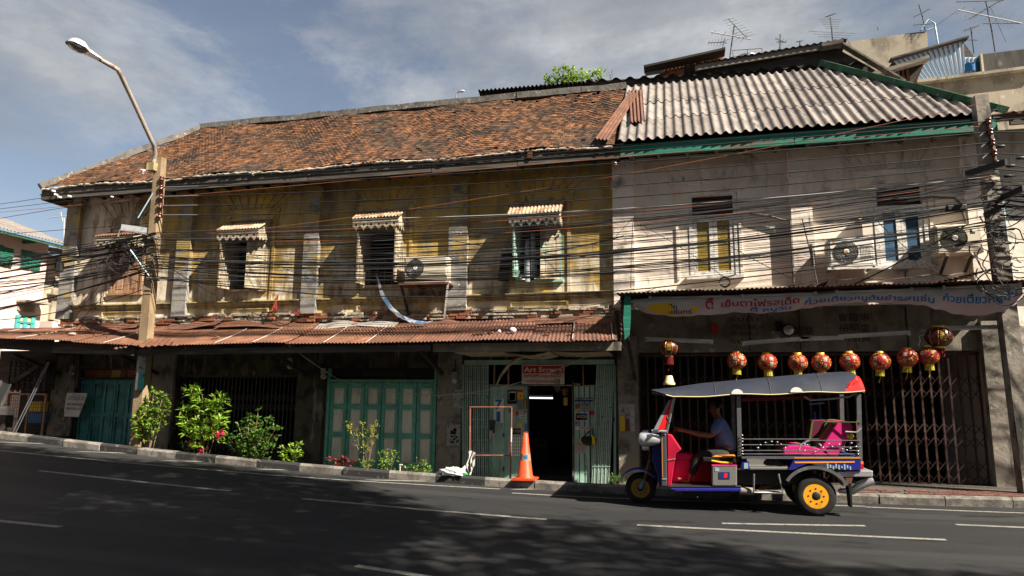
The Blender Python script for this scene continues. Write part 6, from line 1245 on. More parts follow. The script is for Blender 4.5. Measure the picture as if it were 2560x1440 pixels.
# floor, sills, chassis
tprism([(486, 1108), (1140, 1108), (1140, 1126), (486, 1126)], YN+.03, YF-.03, 'floor', 'black_metal'); tprism([(510, 1127), (1135, 1127), (1135, 1156), (560, 1156)], YN, YN+.12, 'side_sill', 'tuk_blue')
tprism([(600, 1158), (1070, 1158), (1050, 1215), (640, 1215)], YN+.2, YF-.2, 'engine', 'black_metal'); tprism([(1100, 975), (1560, 975), (1900, 1080), (1900, 1110), (1100, 1100)], YN+.12, YF-.12, 'chassis', 'black_metal')
q = MB(); q.lathe(T(1180, 1150, YN+.1), [(.05, -.1), (.055, 0), (.05, .1)], 12, 0, 'x'); q.build('silencer', 'dirty_column', tk)
ttube([(1245, 1000, YN+.03), (1245, 1165, YN+.02), (1500, 1170, YN+.02), (1460, 1000, YN+.05)], .017, 'footstep', 'dull_chrome'); tbeam((1290, 1130, YN+.3), (1590, 1060, YN+.35), .05, .04, 'link', 'rust')
# rear tub
tprism([(1138, 895), (1206, 895), (1206, 965), (1138, 965)], YN+.02, YN+.1, 'corner_panel', 'tuk_blue')
tprism([(1206, 858), (1560, 858), (1590, 905), (1545, 966), (1206, 966)], YF-.08, YF-.05, 'far_side_panel', 'tuk_blue'); tprism([(1206, 860), (1420, 860), (1360, 905), (1350, 962), (1206, 962)], YN+.35, YN+.36, 'tub_floor', 'tuk_grey'); tprism([(1206, 940), (1560, 940), (1560, 968), (1206, 968)], YN+.02, YF-.02, 'tub_sill', 'tuk_grey')
tprism([(1600, 870), (2186, 870), (2186, 965), (2020, 968), (1960, 930), (1860, 905), (1740, 905), (1640, 940), (1590, 965), (1548, 965)], YN+.0, YN+.05, 'side_panel', 'tuk_blue'); tprism([(1600, 870), (2186, 870), (2186, 965), (1550, 965)], YF-.05, YF, 'side_panel', 'tuk_blue')
tprism([(2150, 850), (2186, 850), (2186, 968), (2150, 968)], YN+.05, YF-.05, 'tail_panel', 'tuk_blue'); tprism([(1560, 967), (2186, 967), (2186, 975), (1560, 975)], YN+.06, YF-.06, 'boot_floor', 'black_metal')
tprism([(1605, 893), (2130, 890), (2130, 902), (1605, 906)], YN-.006, YN-.001, 'stripe', 'orange_stripe'); tprism([(1140, 846), (2185, 846), (2185, 872), (1140, 866)], YN-.004, YN+.03, 'top_rail', 'dull_chrome'); tprism([(1600, 856), (2182, 856), (2182, 864), (1600, 864)], YN-.008, YN-.005, 'stripe', 'orange_stripe')
q = MB(); a, b = T(1890, 958, YN-.004), T(2110, 915, YN-.004); 
for k in range(9): x_ = lerp(a.x, b.x, k/9); q.box(x_, x_+.02, YN-.004, YN-.0005, a.z+.02*(k % 2), b.z-.015*(k % 3))
o = q.build('worn_decal', 'pane_pale', tk); o['kind'] = 'stuff'
q = MB(); Rq = Rr+.10
def arch(u, v): t = radians(30+125*u); return Vector((rc.x-(Rq+.02*(v > .5))*cos(t)*1.12, YN-.05+.12*v, rc.z+Rq*sin(t)))
q.grid(arch, 20, 3, 0); q.grid(lambda u, v: arch(u, 0)+Vector((-.045*v*cos(radians(30+125*u)), .0, .045*v*sin(radians(30+125*u)))), 20, 1); q.build('rear_fender', 'dull_chrome', tk)
q = MB(); q.grid(lambda u, v: Vector((rc.x-(Rq+.03)*cos(radians(20+140*u)), lerp(YN+.02, YN+.3, v), rc.z+(Rq+.03)*sin(radians(20+140*u)))), 16, 1); q.build('wheel_arch', 'black_metal', tk)
for y in (YN+.02, YF-.12):
    p0, p1 = T(2130, 890), T(2212, 915); MB().box(p0.x, p1.x, y, y+.1, p1.z, p0.z).build('tail_lamp', 'tail_orange', tk); p0, p1 = T(2185, 917), T(2215, 960); MB().box(p0.x, p1.x, y, y+.1, p1.z, p0.z).build('tail_lamp', 'tail_red', tk)
tprism([(1985, 985), (2240, 975), (2300, 975), (2300, 1030), (2235, 1032), (2010, 1030)], YN+.05, YF-.05, 'bumper', 'chrome')
ttube([(1990, 1150, YN+.25), (2110, 1150, YN+.2), (2200, 1090, YN+.16), (2300, 1062, YN+.14)], [.03, .055, .06, .05], 'exhaust', 'chrome', n=12)
tprism([(2062, 1040), (2112, 1040), (2122, 1298), (2098, 1300), (2082, 1150)], YN+.04, YN+.2, 'mudflap', 'black'); tprism([(2055, 1038), (2120, 1038), (2105, 1090), (2070, 1085)], YN+.03, YN+.039, 'flap_badge', 'rust')
# passenger rails with chrome rosettes
for y_, x0, x1 in ((695, 1150, 1820), (745, 1150, 1740), (795, 1150, 2185), (707, 1700, 2185), (765, 1740, 2185), (826, 1150, 2185)): ttube([(x0, y_), (x1, y_)], .007, 'side_rail', 'dull_chrome')
ttube([(1640, 790), (1660, 740), (1730, 707)], .012, 'side_rail', 'chrome')
rr = random.Random(6); q = MB()
for x, y in ((1280, 770), (1300, 745), (1345, 725), (1400, 715), (1450, 722), (1480, 740), (1520, 770), (1690, 740), (1710, 745), (1830, 750), (1850, 770), (1900, 735), (1690, 795), (1780, 805), (1820, 740), (1930, 760), (1990, 740), (2020, 780), (2060, 790), (2090, 775), (2100, 730), (2140, 760), (1140, 660), (1142, 690), (1142, 715), (1142, 745), (1142, 775), (1142, 800), (1142, 825), (2160, 800), (2160, 825)): q.ball(T(x, y, YN-.012), (.022, .012, .010), 8, 4)
o = q.build('rail_stud', 'dull_chrome', tk); o['kind'] = 'stuff'
# passenger bench
def bench(pts, y0, y1, name, rim_): 
    q = MB(); n_ = 6
    for k in range(n_): a, b = lerp(y0, y1, k/n_), lerp(y0, y1, (k+1)/n_)-.004; q.prism([(T(x, y).x, T(x, y).z) for x, y in pts][::-1], a, b, k % 2)
    o = q.build(name, ['tuk_pink', 'tuk_green'], tk); bv = o.modifiers.new('bevel', 'BEVEL'); bv.width = .012; bv.segments = 2; return o
bench([(1515, 790), (1560, 762), (1700, 752), (1900, 800), (1940, 850), (1520, 850)], YN+.1, YF-.1, 'seat_cushion', 0)
bench([(1840, 790), (1990, 560), (2030, 538), (2090, 540), (2125, 580), (2120, 660), (1990, 850), (1900, 850)], YN+.1, YF-.1, 'seat_back', 0)
tprism([(1800, 780), (1835, 545), (1990, 540), (2010, 560), (1880, 800)], YC+.15, YC+.45, 'seat_side', 'tuk_maroon'); tprism([(1800, 780), (1818, 660), (1835, 545), (1850, 545), (1835, 660), (1816, 780)], YC+.12, YC+.149, 'seat_piping', 'tuk_green'); tprism([(1975, 541), (1992, 541), (1880, 800), (1862, 800)], YC+.12, YC+.149, 'seat_piping', 'tuk_green')
# mirror, mud guard stay, trims, small fittings
for y in (YN-.10, YF+.10): q = MB(); p = T(505, 560); q.tube([(p.x, y+.1*(1 if y < YC else -1), p.z), (p.x-.03, y, p.z+.06)], .008, 5); q.ball((p.x-.03, y, p.z+.08), (.02, .05, .04), 10, 6); q.build('mirror', 'black_metal', tk)
for x0, y0, x1, y1 in ((440, 1040, 482, 1052), (436, 650, 474, 660)): tprism([(x0, y0), (x1, y0), (x1, y1), (x0, y1)], YN+.022, YN+.0295, 'trim', 'chrome')
for x, y in ((905, 945), (1080, 945), (905, 1090), (1080, 1090), (500, 905), (505, 1090)): p = T(x, y); MB().lathe((p.x, YN+(.018 if x > 870 else .048 if x > 720 else .098), p.z), [(.009, .004), (.007, -.002)], 8, 0, 'y').build('screw', 'chrome', tk)
tprism([(1160, 905), (1196, 905), (1196, 955), (1160, 955)], YN+.015, YN+.0195, 'badge', 'pane_pale'); tbeam((488, 880, YN+.055), (560, 868, YN+.055), .01, .012, 'trim', 'chrome')
for x, y, w__, mt_ in ((905, 960, .06, 'pane_pale'),): p = T(x, y); yy = YN+.016; MB().box(p.x, p.x+w__, yy, yy+.0035, p.z-.03, p.z+.02).build('sticker', mt_, tk)
q = MB(); q.ball(T(2090, 670, YN+.12), (.055, .05, .04), 10, 6); q.build('cap', 'cap_yellow', tk); ttube([(2185, 548), (1860, 545, YN+.1)], .008, 'back_rail', 'tuk_green'); ttube([(2050, 630), (2150, 635), (2185, 600)], .012, 'back_rail', 'chrome')
# ------------------------------------------------------------------ driver
def skin(name, verts, edges, mt, parent, sub=2):
    me = bpy.data.meshes.new(name); me.from_pydata([tuple(v[0]-ORG[parent.name]) for v in verts], edges, []); o = bpy.data.objects.new(name, me); COL.objects.link(o)
    sk = o.modifiers.new('skin', 'SKIN'); sk.use_smooth_shade = True
    for i, v in enumerate(verts):
        r_ = v[1]; r_ = r_ if isinstance(r_, tuple) else (r_, r_); me.skin_vertices[0].data[i].radius = r_; me.skin_vertices[0].data[i].use_root = (i == 0)
    sb = o.modifiers.new('sub', 'SUBSURF'); sb.levels = sub; sb.render_levels = sub
    dg = bpy.context.evaluated_depsgraph_get(); m2 = bpy.data.meshes.new_from_object(o.evaluated_get(dg)); bpy.data.objects.remove(o); bpy.data.meshes.remove(me)
    m2.name = name; m2.materials.clear(); m2.materials.append(M[mt]); m2.polygons.foreach_set('use_smooth', [True]*len(m2.polygons))
    o = bpy.data.objects.new(name, m2); COL.objects.link(o); o.parent = parent; ORG[o.name] = ORG[parent.name]; return o
YD = YC-.03
def Q(x, y, Y=YD): return T(x, y, Y)
dr = thing('person', 'driver in a short-sleeved blue shirt and dark trousers steering the tuk-tuk', 'person', Q(1000, 860))
hip = Q(985, 815); ch = Q(975, 640); nk = Q(935, 520); hd = Q(905, 430)
yn, yf_ = YD-.19, YD+.19
V_ = [(hip, .15), (Q(990, 730), .145), (ch, (.18, .13)), (Q(950, 560), (.17, .11)), (nk, .065), (Q(918, 480), .062), (Q(900, 445), .085), (Q(905, 400), .095), (Q(912, 370), .06)]
E_ = [(i, i+1) for i in range(8)]
def limb(chain, start, V_, E_):
    k = start
    for p, r_ in chain: V_.append((p, r_)); E_.append((k, len(V_)-1)); k = len(V_)-1
    return k
hands = []
for y, hy in ((yn, YN+.26), (yf_, YF-.26)):
    k = limb([(Q(955, 555, y), .075), (Q(900, 620, y-.02*(y < YD)), .052), (Q(870, 665, y), .045), (Q(760, 650, lerp(y, hy, .5)), .042), (Q(640, 620, hy), .03), (Q(590, 608, hy), .036)], 3, V_, E_)
    hands.append((k, hy))
    for j in range(4): limb([(Q(572, 598+j*7, hy), .010), (Q(548, 600+j*8, hy-.004), .009), (Q(546, 617+j*4, hy+.015), .008)], k, V_, E_)
    limb([(Q(582, 592, hy+.03), .011), (Q(562, 592, hy+.04), .009)], k, V_, E_)
for y in (YD-.2, YD+.13):
    k = limb([(Q(960, 830, y), .085), (Q(780, 830, y), .065), (Q(735, 900, y), .055), (Q(690, 1030, y), .035), (Q(672, 1075, y), .037), (Q(610, 1055, y), .034), (Q(570, 1040, y), .022)], 0, V_, E_)
skin('body', V_, E_, 'skin', dr)
skin('shirt', [(Q(990, 820), (.185, .16)), (Q(995, 730), (.18, .165)), (Q(980, 640), (.21, .155)), (Q(955, 560), (.19, .13)), (Q(940, 530), (.09, .09)), (Q(955, 558, yn-.01), .10), (Q(905, 615, yn-.02), .078), (Q(885, 645, yn-.02), .07), (Q(955, 558, yf_+.01), .10), (Q(905, 615, yf_+.02), .078), (Q(885, 645, yf_+.02), .07)], [(0, 1), (1, 2), (2, 3), (3, 4), (3, 5), (5, 6), (6, 7), (3, 8), (8, 9), (9, 10)], 'shirt', dr)
V2 = [(Q(1000, 830), (.17, .15))]; E2 = []
for y in (YD-.2, YD+.13): limb([(Q(965, 830, y), .115), (Q(780, 828, y), .088), (Q(735, 900, y), .078), (Q(695, 1015, y), .062)], 0, V2, E2)
skin('trousers', V2, E2, 'trousers', dr)
hc = Q(915, 400); q = MB(); q.grid(lambda u, v: hc+Vector((.108*cos(2*pi*u)*sin(1.9*v)+.012, .098*sin(2*pi*u)*sin(1.9*v), .125*cos(1.9*v)))+(Vector((.03, 0, -.0)) if abs(u-.5) < .2 and v > .55 else Vector()), 20, 10); q.build('hair', 'hair', dr)
fx = Q(830, 440); q = MB(); q.ball(Q(858, 440, YD), (.022, .014, .02), 8, 6); q.build('nose', 'skin', dr)
for s in (-1, 1):
    q = MB(); q.ball(Q(866, 424, YD+s*.034), (.008, .013, .009), 8, 5); q.build('eye', 'black', dr); q = MB(); q.ball(Q(917, 440, YD+s*.086), (.018, .012, .032), 8, 6); q.build('ear', 'skin', dr)
q = MB(); q.ball(Q(866, 466, YD), (.012, .026, .007), 8, 5); q.build('mouth', 'red_iron', dr)
# ------------------------------------------------------------------ poles, street lamp, cables
YP = -1.28
lp = thing('utility_pole', 'weathered concrete pole coming up through the left end of the rusty awning', 'utility pole', onpav(345, 1100, YP))
b0 = W(345, 1100, YP); b0.z = pz(b0.x)-.1; t0 = W(402, 396, YP)
q = MB(); q.beam(b0, t0, .235, .21, up=(0, 1, 0), w2=.18, h2=.17); q.build('shaft', 'pole_concrete', lp)
q = MB(); a_, b_ = W(338, 975, YP-.14), W(363, 888, YP-.14); q.grid(lambda u, v: Vector((lerp(a_.x-.02, b_.x+.02, u), YP-.128-.05*sin(pi*u), lerp(a_.z, b_.z, v))), 8, 4, 0, True, lambda u, v: (1 if u > .55 else 2) if v < .42 else 0); q.build('poster', ['grey_paper', 'turq', 'tube_white'], lp)
q = MB(); q.box(b0.x-.17, b0.x+.14, YP-.15, YP-.11, b_.z-.45, b_.z-.43); q.build('strap', 'black_metal', lp)
ca = W(303, 567, YP-.35); cb = W(374, 577, YP-.02); q = MB(); q.beam(ca, cb, .03, .12); q.beam(ca+Vector((0, .04, -.05)), cb+Vector((0, .04, -.05)), .09, .015); q.build('cross_arm', 'galv', lp)
q = MB(); q.tube([W(345, 545, YP-.2), W(383, 482, YP-.1)], .014, 5); q.build('brace', 'pipe_blue', lp); q = MB(); q.tube([W(326, 625, YP-.3), W(372, 690, YP-.13)], .02, 6); q.build('brace', 'pipe_blue', lp)
q = MB(); p = W(378, 605, YP-.1); q.tube([W(295, 592, YP-.38), W(300, 575, YP-.38), W(360, 585, YP-.15), W(400, 600, YP-.12)], .02, 6); q.build('clamp', 'galv', lp)
for px, py in ((362, 690), (386, 700)): p = W(px, py, YP-.14); q = MB(); q.tube([p+Vector((-.14, 0, .03)), p+Vector((.14, -.02, -.02))], .018, 6); q.build('bolt', 'black_metal', lp)
def spools(px0, py0, px1, py1, n, parent, Y):
    a, b = W(px0, py0, Y), W(px1, py1, Y); q = MB(); q.beam(a, b, .03, .03, up=(0, 1, 0)); q.build('insulator_rack', 'rust', parent); out = []
    for k in range(n):
        p = lerp(a, b, k/(n-1)); q = MB(); q.lathe(p+Vector((.0, -.05, 0)), [(.02, -.055), (.05, -.045), (.045, -.02), (.028, 0), (.045, .02), (.05, .045), (.02, .055)], 10); q.build('spool_insulator', 'brown_glaze', parent); out.append(p+Vector((0, -.05, 0)))
    return out
sL = spools(408, 448, 403, 540, 5, lp, YP-.05)
p = W(357, 427, YP-.3); q = MB(); q.lathe(p, [(.01, -.09), (.035, -.08), (.03, -.04), (.045, -.035), (.04, -.01), (.06, 0), (.06, .015), (.03, .03)], 12); q.build('knob_insulator', 'porcelain', lp)
sl_ = thing('street_lamp', 'grey cobra-head street lamp on a bent steel arm at the top of the left pole', 'street lamp', W(380, 412, YP-.1))
q = MB(); q.tube([W(383, 412, YP-.12), W(388, 385, YP-.14), W(384, 362, YP-.3), W(378, 350, YP-.4), W(340, 268, -2.1), W(300, 184, -2.75), W(294, 174, -2.82), W(286, 169, -2.88), W(250, 149, -3.2)], [.05]*8+[.045], 10); q.build('arm', 'pole_steel', sl_)
q = MB(); a_ = W(386, 420, YP-.06); q.box(a_.x-.09, a_.x+.1, YP-.2, YP+.0, a_.z-.09, a_.z+.09); q.build('bracket', 'trim_cream', sl_)
h0, h1 = W(252, 150, -3.18), W(168, 104, -3.75); d_ = (h1-h0); Lh = d_.length; d_.normalize(); sd = d_.cross(Vector((0, 0, 1))).normalized(); up_ = sd.cross(d_)
def head(u, v, prof): 
    w_, hu = prof(u); a_ = pi*v; return h0+d_*Lh*u+sd*w_*cos(a_)+up_*hu*sin(a_)
def prof_(u):
    if u < .42: return lerp(.055, .085, u/.42), lerp(.055, .1, u/.42)
    t = (u-.42)/.58; return lerp(.1, .17, min(1, t*4))*sqrt(max(0, 1-max(0, (t-.55)/.46)**2)), lerp(.10, .17, min(1, t*3))*sqrt(max(0, 1-max(0, (t-.5)/.51)**2))
q = MB(); q.grid(lambda u, v: head(u, v, prof_), 26, 12); q.grid(lambda u, v: h0+d_*Lh*.44*u+sd*prof_(.44*u)[0]*(1-2*v)-up_*.02, 6, 1); q.build('housing', 'lamp_grey', sl_)
q = MB(); q.grid(lambda u, v: h0+d_*Lh*lerp(.44, .97, u)+sd*.15*cos(pi*v)*sin(pi*(u*.9+.05))**.35-up_*(.085*sin(pi*v)*sin(pi*(u*.94+.03))**.5+.0), 18, 10); q.build('glass_bowl', 'lamp_glass', sl_)
q = MB(); q.tube([h0+d_*Lh*.97-up_*.02+sd*.05, h0+d_*Lh*1.01-up_*.02, h0+d_*Lh*.97-up_*.02-sd*.05], .025, 6); q.build('latch', 'black_metal', sl_)
YR = -.95
# right pole
rp = thing('utility_pole', 'grey concrete pole at the right edge wrapped in tangled cables', 'utility pole', onpav(2560, 1230, YR))
t1 = W(2448, 242, YR); b1_ = Vector((W(2522, 740, YR).x, YR, gz(5.4)-.1)); q = MB(); q.beam(b1_, t1, .26, .24, up=(0, 1, 0), w2=.21, h2=.2); q.build('shaft', 'dirty_column', rp)
sR = spools(2468, 306, 2488, 412, 5, rp, YR-.1)
for pts in (((2415, 435, -.3), (2515, 405, -.9)), ((2475, 510, -.2), (2560, 470, -1.0)), ((2462, 540, -.15), (2500, 520, -.4))): q = MB(); q.beam(W(pts[0][0], pts[0][1], YR+pts[0][2]), W(pts[1][0], pts[1][1], YR+pts[1][2]), .05, .1); q.build('cross_arm', 'black_metal', rp)
q = MB(); p = W(2488, 448, YR-.15); q.box(p.x-.08, p.x+.05, YR-.2, YR-.12, p.z-.05, p.z+.05); q.build('junction_box', 'ac_cream', rp)
for px, py in ((2500, 610), (2508, 575)): p = W(px, py, YR-.13); q = MB(); q.tube([p+Vector((-.16, 0, .0)), p+Vector((.16, -.02, 0))], .016, 6); q.build('bolt', 'black_metal', rp)
GC = 'cables strung between the two concrete poles'
def cable(p, q_, sag, r_, mt, label, cat='cable', group=GC, seg=26, n=4, wig=0.0, rr=None):
    p = Vector(p); q_ = Vector(q_); ph = rr.uniform(0, 6) if rr else 0
    pts = [lerp(p, q_, i/seg)-Vector((0, -.3*wig*sin(i*.9+ph), sag*4*(i/seg)*(1-i/seg)+wig*sin(i*1.3+ph))) for i in range(seg+1)]
    mb = MB(); mb.tube(pts, r_, n); o = one(mb, 'overhead_cable', mt, label, cat, group); return o, pts
r = random.Random(77)
for k, (a_, b_) in enumerate(zip(sL, sR)):
    o, pts = cable(a_, b_, .10+.03*k, .011, 'black_cable', 'straight dark conductor line tied to the brown spool insulators of both poles', group='bare conductors on the spool insulators')
    if k: mb = MB(); mb.tube([lerp(a_, b_, t)-Vector((0, 0, (.10+.03*k)*4*t*(1-t)-.004)) for t in (.004, .02, .04, .058)], .017, 5); mb.build('line_grip', 'grey_cable', o)
    e_ = W(2760, (250, 305, 330, 372, 415)[k], YP); cable(b_, b_+(e_-b_)*5, .25, .011, 'black_cable', 'conductor line running off the right edge from the spool insulators', group='conductors leaving to the right', seg=18)
BL = 'thin black cable in the crowded sagging tangle between the two poles'
left = [(388, 588, .12, 12), (388, 604, .15, 14), (386, 622, .2, 16), (384, 640, .25, 18), (381, 655, .22, 14), (378, 672, .2, 8), (372, 692, .2, 4)]
right = [(2478, 432, 8), (2480, 448, 14), (2484, 470, 12), (2490, 492, 16), (2494, 512, 12), (2500, 540, 14), (2505, 560, 8), (2512, 600, 4)]
def pickw(L_): 
    t = r.uniform(0, sum(x[-1] for x in L_)); 
    for x in L_:
        t -= x[-1]
        if t <= 0: return x
    return L_[-1]
for k in range(68):
    # order is loosely kept, so most cables run roughly parallel
    u = (k+.5)/68; li = min(6, int(u*7+r.uniform(-.9, .9)) if u*7 > .9 else int(u*7)); ri_ = min(7, max(0, int(u*8+r.uniform(-1.3, 1.3)))); a = left[max(0, li)]; b = right[ri_]
    A_ = W(a[0]+r.uniform(-4, 6), a[1]+r.uniform(-9, 9), YP-.12+r.uniform(-.12, .12)); B_ = W(b[0]+r.uniform(-4, 6), b[1]+r.uniform(-9, 9), YP-.12+r.uniform(-.12, .12))
    cable(A_, B_, r.uniform(.12, .62)*(.7+.6*u), r.choice((.003, .0038, .0038, .0045, .0055)), 'black_cable' if r.random() < .85 else 'grey_cable', BL, rr=r, wig=r.choice((0, .004, .008)))
for k, (a, b, sg_, r_) in enumerate((((385, 625), (2484, 455), .42, .018), ((384, 640), (2492, 500), .50, .022), ((384, 645), (2492, 506), .52, .022), ((382, 655), (2494, 515), .50, .018), ((380, 662), (2500, 548), .56, .022), ((380, 668), (2500, 556), .60, .018), ((376, 690), (2508, 590), .70, .018), ((388, 600), (2480, 440), .36, .016))):
    for j in range(1+(k in (2, 4))): cable(W(*a, YP-.14+.02*j), W(*b, YP-.14-.02*j), sg_+r.uniform(-.03, .03), r_*r.uniform(.5, .72), 'black_cable', 'thick black cable bundle sagging between the two poles', rr=r, wig=.010, group='thick bundled cables between the poles')
OC = ('upper orange-brown wire crossing under the eave from the left end to the green board', 'orange-brown wire rising from the second window towards the white house eave', 'orange-brown wire among the upper cables of the tangle', 'lower orange-brown wire crossing the window hoods')
for (a, b, sg_), l in zip((((-60, 536), (2450, 316), -.02), ((395, 600), (2440, 262), .25), ((395, 585), (2482, 440), .22), ((392, 600), (2484, 452), .36)), OC):
    cable(W(*a, YP+.25 if a[0] < 0 else YP-.1), W(*b, YP-.0), sg_, .008, 'orange_cable', l, group=None) if False else one(MB().tube([lerp(W(*a, -1.0), W(*b, -1.15), i/26)-Vector((0, 0, sg_*4*(i/26)*(1-i/26))) for i in range(27)], .0055, 4), 'overhead_cable', 'orange_cable', l, 'cable')
one(MB().tube([lerp(W(1000, 545, -1.1), W(2490, 440, -1.25), i/20)-Vector((0, 0, .5*i/20*(1-i/20))) for i in range(21)], .007, 4), 'overhead_cable', 'white_cable', 'single whitish wire rising towards the right pole through the black tangle', 'cable')
for k, (a, b, sg_) in enumerate((((-80, 522), (400, 452), .0), ((-80, 532), (2450, 300), -.15), ((-80, 560), (1560, 360), -.2), ((-80, 592), (900, 520), .0))):
    one(MB().tube([lerp(W(*a, -1.1), W(*b, -1.0), i/20)-Vector((0, 0, sg_*4*i/20*(1-i/20))) for i in range(21)], .0065, 4), 'overhead_cable', 'black_cable', ('single thin wire leaving the left eave corner at the very top', 'thin wire passing just under the left eave towards the right', 'thin wire crossing the wall top below the fascia', 'lowest of the single thin wires over the left sky gap')[k], 'cable')
# from the left pole down the street to the left
for k in range(46):
    a = pickw(left); A_ = W(a[0]+r.uniform(-6, 4), a[1]+r.uniform(-10, 10), YP-.12+r.uniform(-.1, .1)); u = (a[1]-588)/104
    B_ = W(-330, 660+150*min(1, max(0, u+r.uniform(-.35, .35)))+r.uniform(-8, 8), YP-.15+r.uniform(-.25, .25))
    th = r.random() < .15; cable(A_, B_, r.uniform(.02, .28), .016 if th else r.choice((.0045, .006, .008)), 'black_cable', 'black cable fanning out from the left pole towards the left edge', rr=r, wig=.004, group='cables running left from the left pole', seg=18)
for k in range(34):
    b = pickw(right); A_ = W(b[0]+r.uniform(-5, 8), b[1]+r.uniform(-9, 9), YP-.15+r.uniform(-.1, .1)); B_ = W(2720+r.uniform(-40, 60), b[1]+r.uniform(-50, 90), YP-.2+r.uniform(-.3, .3))
    B_ = A_+(B_-A_)*r.uniform(4.5, 5.5); B_.z = A_.z+(B_.z-A_.z)*.3
    cable(A_, B_, r.uniform(.0, .5), r.choice((.005, .007, .009, .014)), 'black_cable', 'black cable leaving the right pole towards the right edge', rr=r, wig=.012, group='cables running right from the right pole', seg=20)
# service drops and stray single wires across the facade
for a, b, sg_, r_, mt, l in (((405, 655, YP), (740, 1010 - 190, -.3), .15, .008, 'black_cable', 'black service wire dropping from the left pole to the wall by the red bracket'), ((0, 800, YP), (385, 715, YP), .12, .01, 'black_cable', 'lone black wire sloping up to the left pole below the tangle'), ((720, 862, -1.6), (840, 945, -.4), .02, .007, 'white_cable', 'white cable from the awning edge down to the green doors'), ((842, 946, -.4), (1480, 885, -.9), .55, .006, 'white_cable', 'thin white cable looping across the shop fronts'), ((1120, 600, YP), (1900, 640, -.2), .2, .009, 'black_cable', 'dark wire slanting from the tangle to the middle pilaster'), ((1180, 650, YP), (1560, 590, YP), .08, .014, 'black_cable', 'thick black cable rising out of the tangle at the fourth window'), ((2080, 735, -.5), (2420, 560, YP), .05, .012, 'black_cable', 'black wire rising past the blue window to the right pole'), ((1560, 760, -.8), (2100, 690, -.5), .1, .007, 'black_cable', 'black wire along the top of the noodle shop awning'), ((1800, 600, YP), (2040, 722, -.3), .05, .007, 'black_cable', 'thin wire dropping from the tangle to the awning corner'), ((2180, 540, YP), (2400, 715, -.5), .1, .007, 'grey_cable', 'grey wire slanting down across the right air conditioner'), ((1600, 560, YP), (1820, 700, -.2), -.05, .006, 'black_cable', 'thin wire from the tangle to the cable coil'), ((200, 802, -.1), (330, 650, YP), .05, .006, 'black_cable', 'thin wire climbing from the brick ledge to the left pole'), ((165, 820, -.1), (300, 640, YP), .05, .006, 'black_cable', 'leftmost thin wire climbing to the left pole'), ((640, 640, YP), (1000, 755, -.2), .12, .006, 'black_cable', 'thin sagging wire under the second window'), ((1100, 850, -1.4), (1540, 770, -.3), .12, .006, 'black_cable', 'thin wire rising along the right end of the rusty awning'), ((1380, 760, -.1), (1640, 720, -.6), .15, .006, 'black_cable', 'thin wire crossing the joint of the two houses')):
    A_ = W(*a); B_ = W(*b); one(MB().tube([lerp(A_, B_, i/16)-Vector((0, 0, sg_*4*i/16*(1-i/16))) for i in range(17)], r_, 5), 'service_wire', mt, l, 'cable')
# looped coils at both poles
def loops(n, cx, cy, sx, sy, Y, sd_, label, group):
    rr = random.Random(sd_)
    for k in range(n):
        px, py = cx+rr.uniform(-sx, sx), cy+rr.uniform(-sy, sy); c_ = W(px, py, Y+rr.uniform(-.2, .2)); R_ = rr.uniform(.12, .38); e = rr.uniform(.5, 1.3); t0_ = rr.uniform(0, 6); ln = rr.uniform(1.4, 3.6)
        pts = [c_+Vector((R_*cos(t0_+ln*i/16)+.1*(i/16), .06*sin(i*.7), R_*e*sin(t0_+ln*i/16)-.15*(i/16))) for i in range(17)]
        one(MB().tube(pts, rr.choice((.006, .008, .011)), 4), 'cable_loop', 'black_cable', label, 'cable', group)
loops(26, 320, 640, 60, 30, YP-.2, 5, 'slack black cable loop hanging in the knot at the left pole', 'slack loops at the left pole')
loops(40, 2510, 590, 40, 110, YP-.2, 6, 'slack black cable loop hanging at the right pole', 'slack loops at the right pole')
for px, py, dx in ((2480, 366, 0), (2505, 415, .1), (2530, 395, .2), (2500, 440, .1)): p = W(px+20, py, YP-.2); one(MB().tube([p-Vector((.06, 0, 0)), p-Vector((.03, 0, 0)), p+Vector((.05, 0, 0)), p+Vector((.08, 0, 0))], [.012, .03, .03, .012], 8), 'cable_joint', 'black_metal', 'fat black joint sleeve on a line right of the right pole', 'cable joint', 'joint sleeves right of the right pole')
q = MB(); a_ = W(2005, 545, -.9); q.tube([a_, W(2030, 650, -.7), W(2045, 715, -.5)], .012, 5); q.beam(W(2027, 610, -.75), W(2033, 665, -.7), .05, .06); one(q, 'guy_wire', 'grey_wood', 'twisted guy wire with a clamp in front of the middle pilaster', 'guy wire')
q = MB(); a_ = W(1583, 545, -1.0); q.tube([a_, W(1578, 640, -.9), W(1577, 720, -.8)], .008, 5); q.tube([a_, W(1540, 590, -1.1)], .006, 4); q.tube([a_, W(1620, 590, -1.1)], .006, 4); one(q, 'guy_wire', 'grey_wood', 'thin hanging tie wire beside the joint of yellow and white walls', 'guy wire')

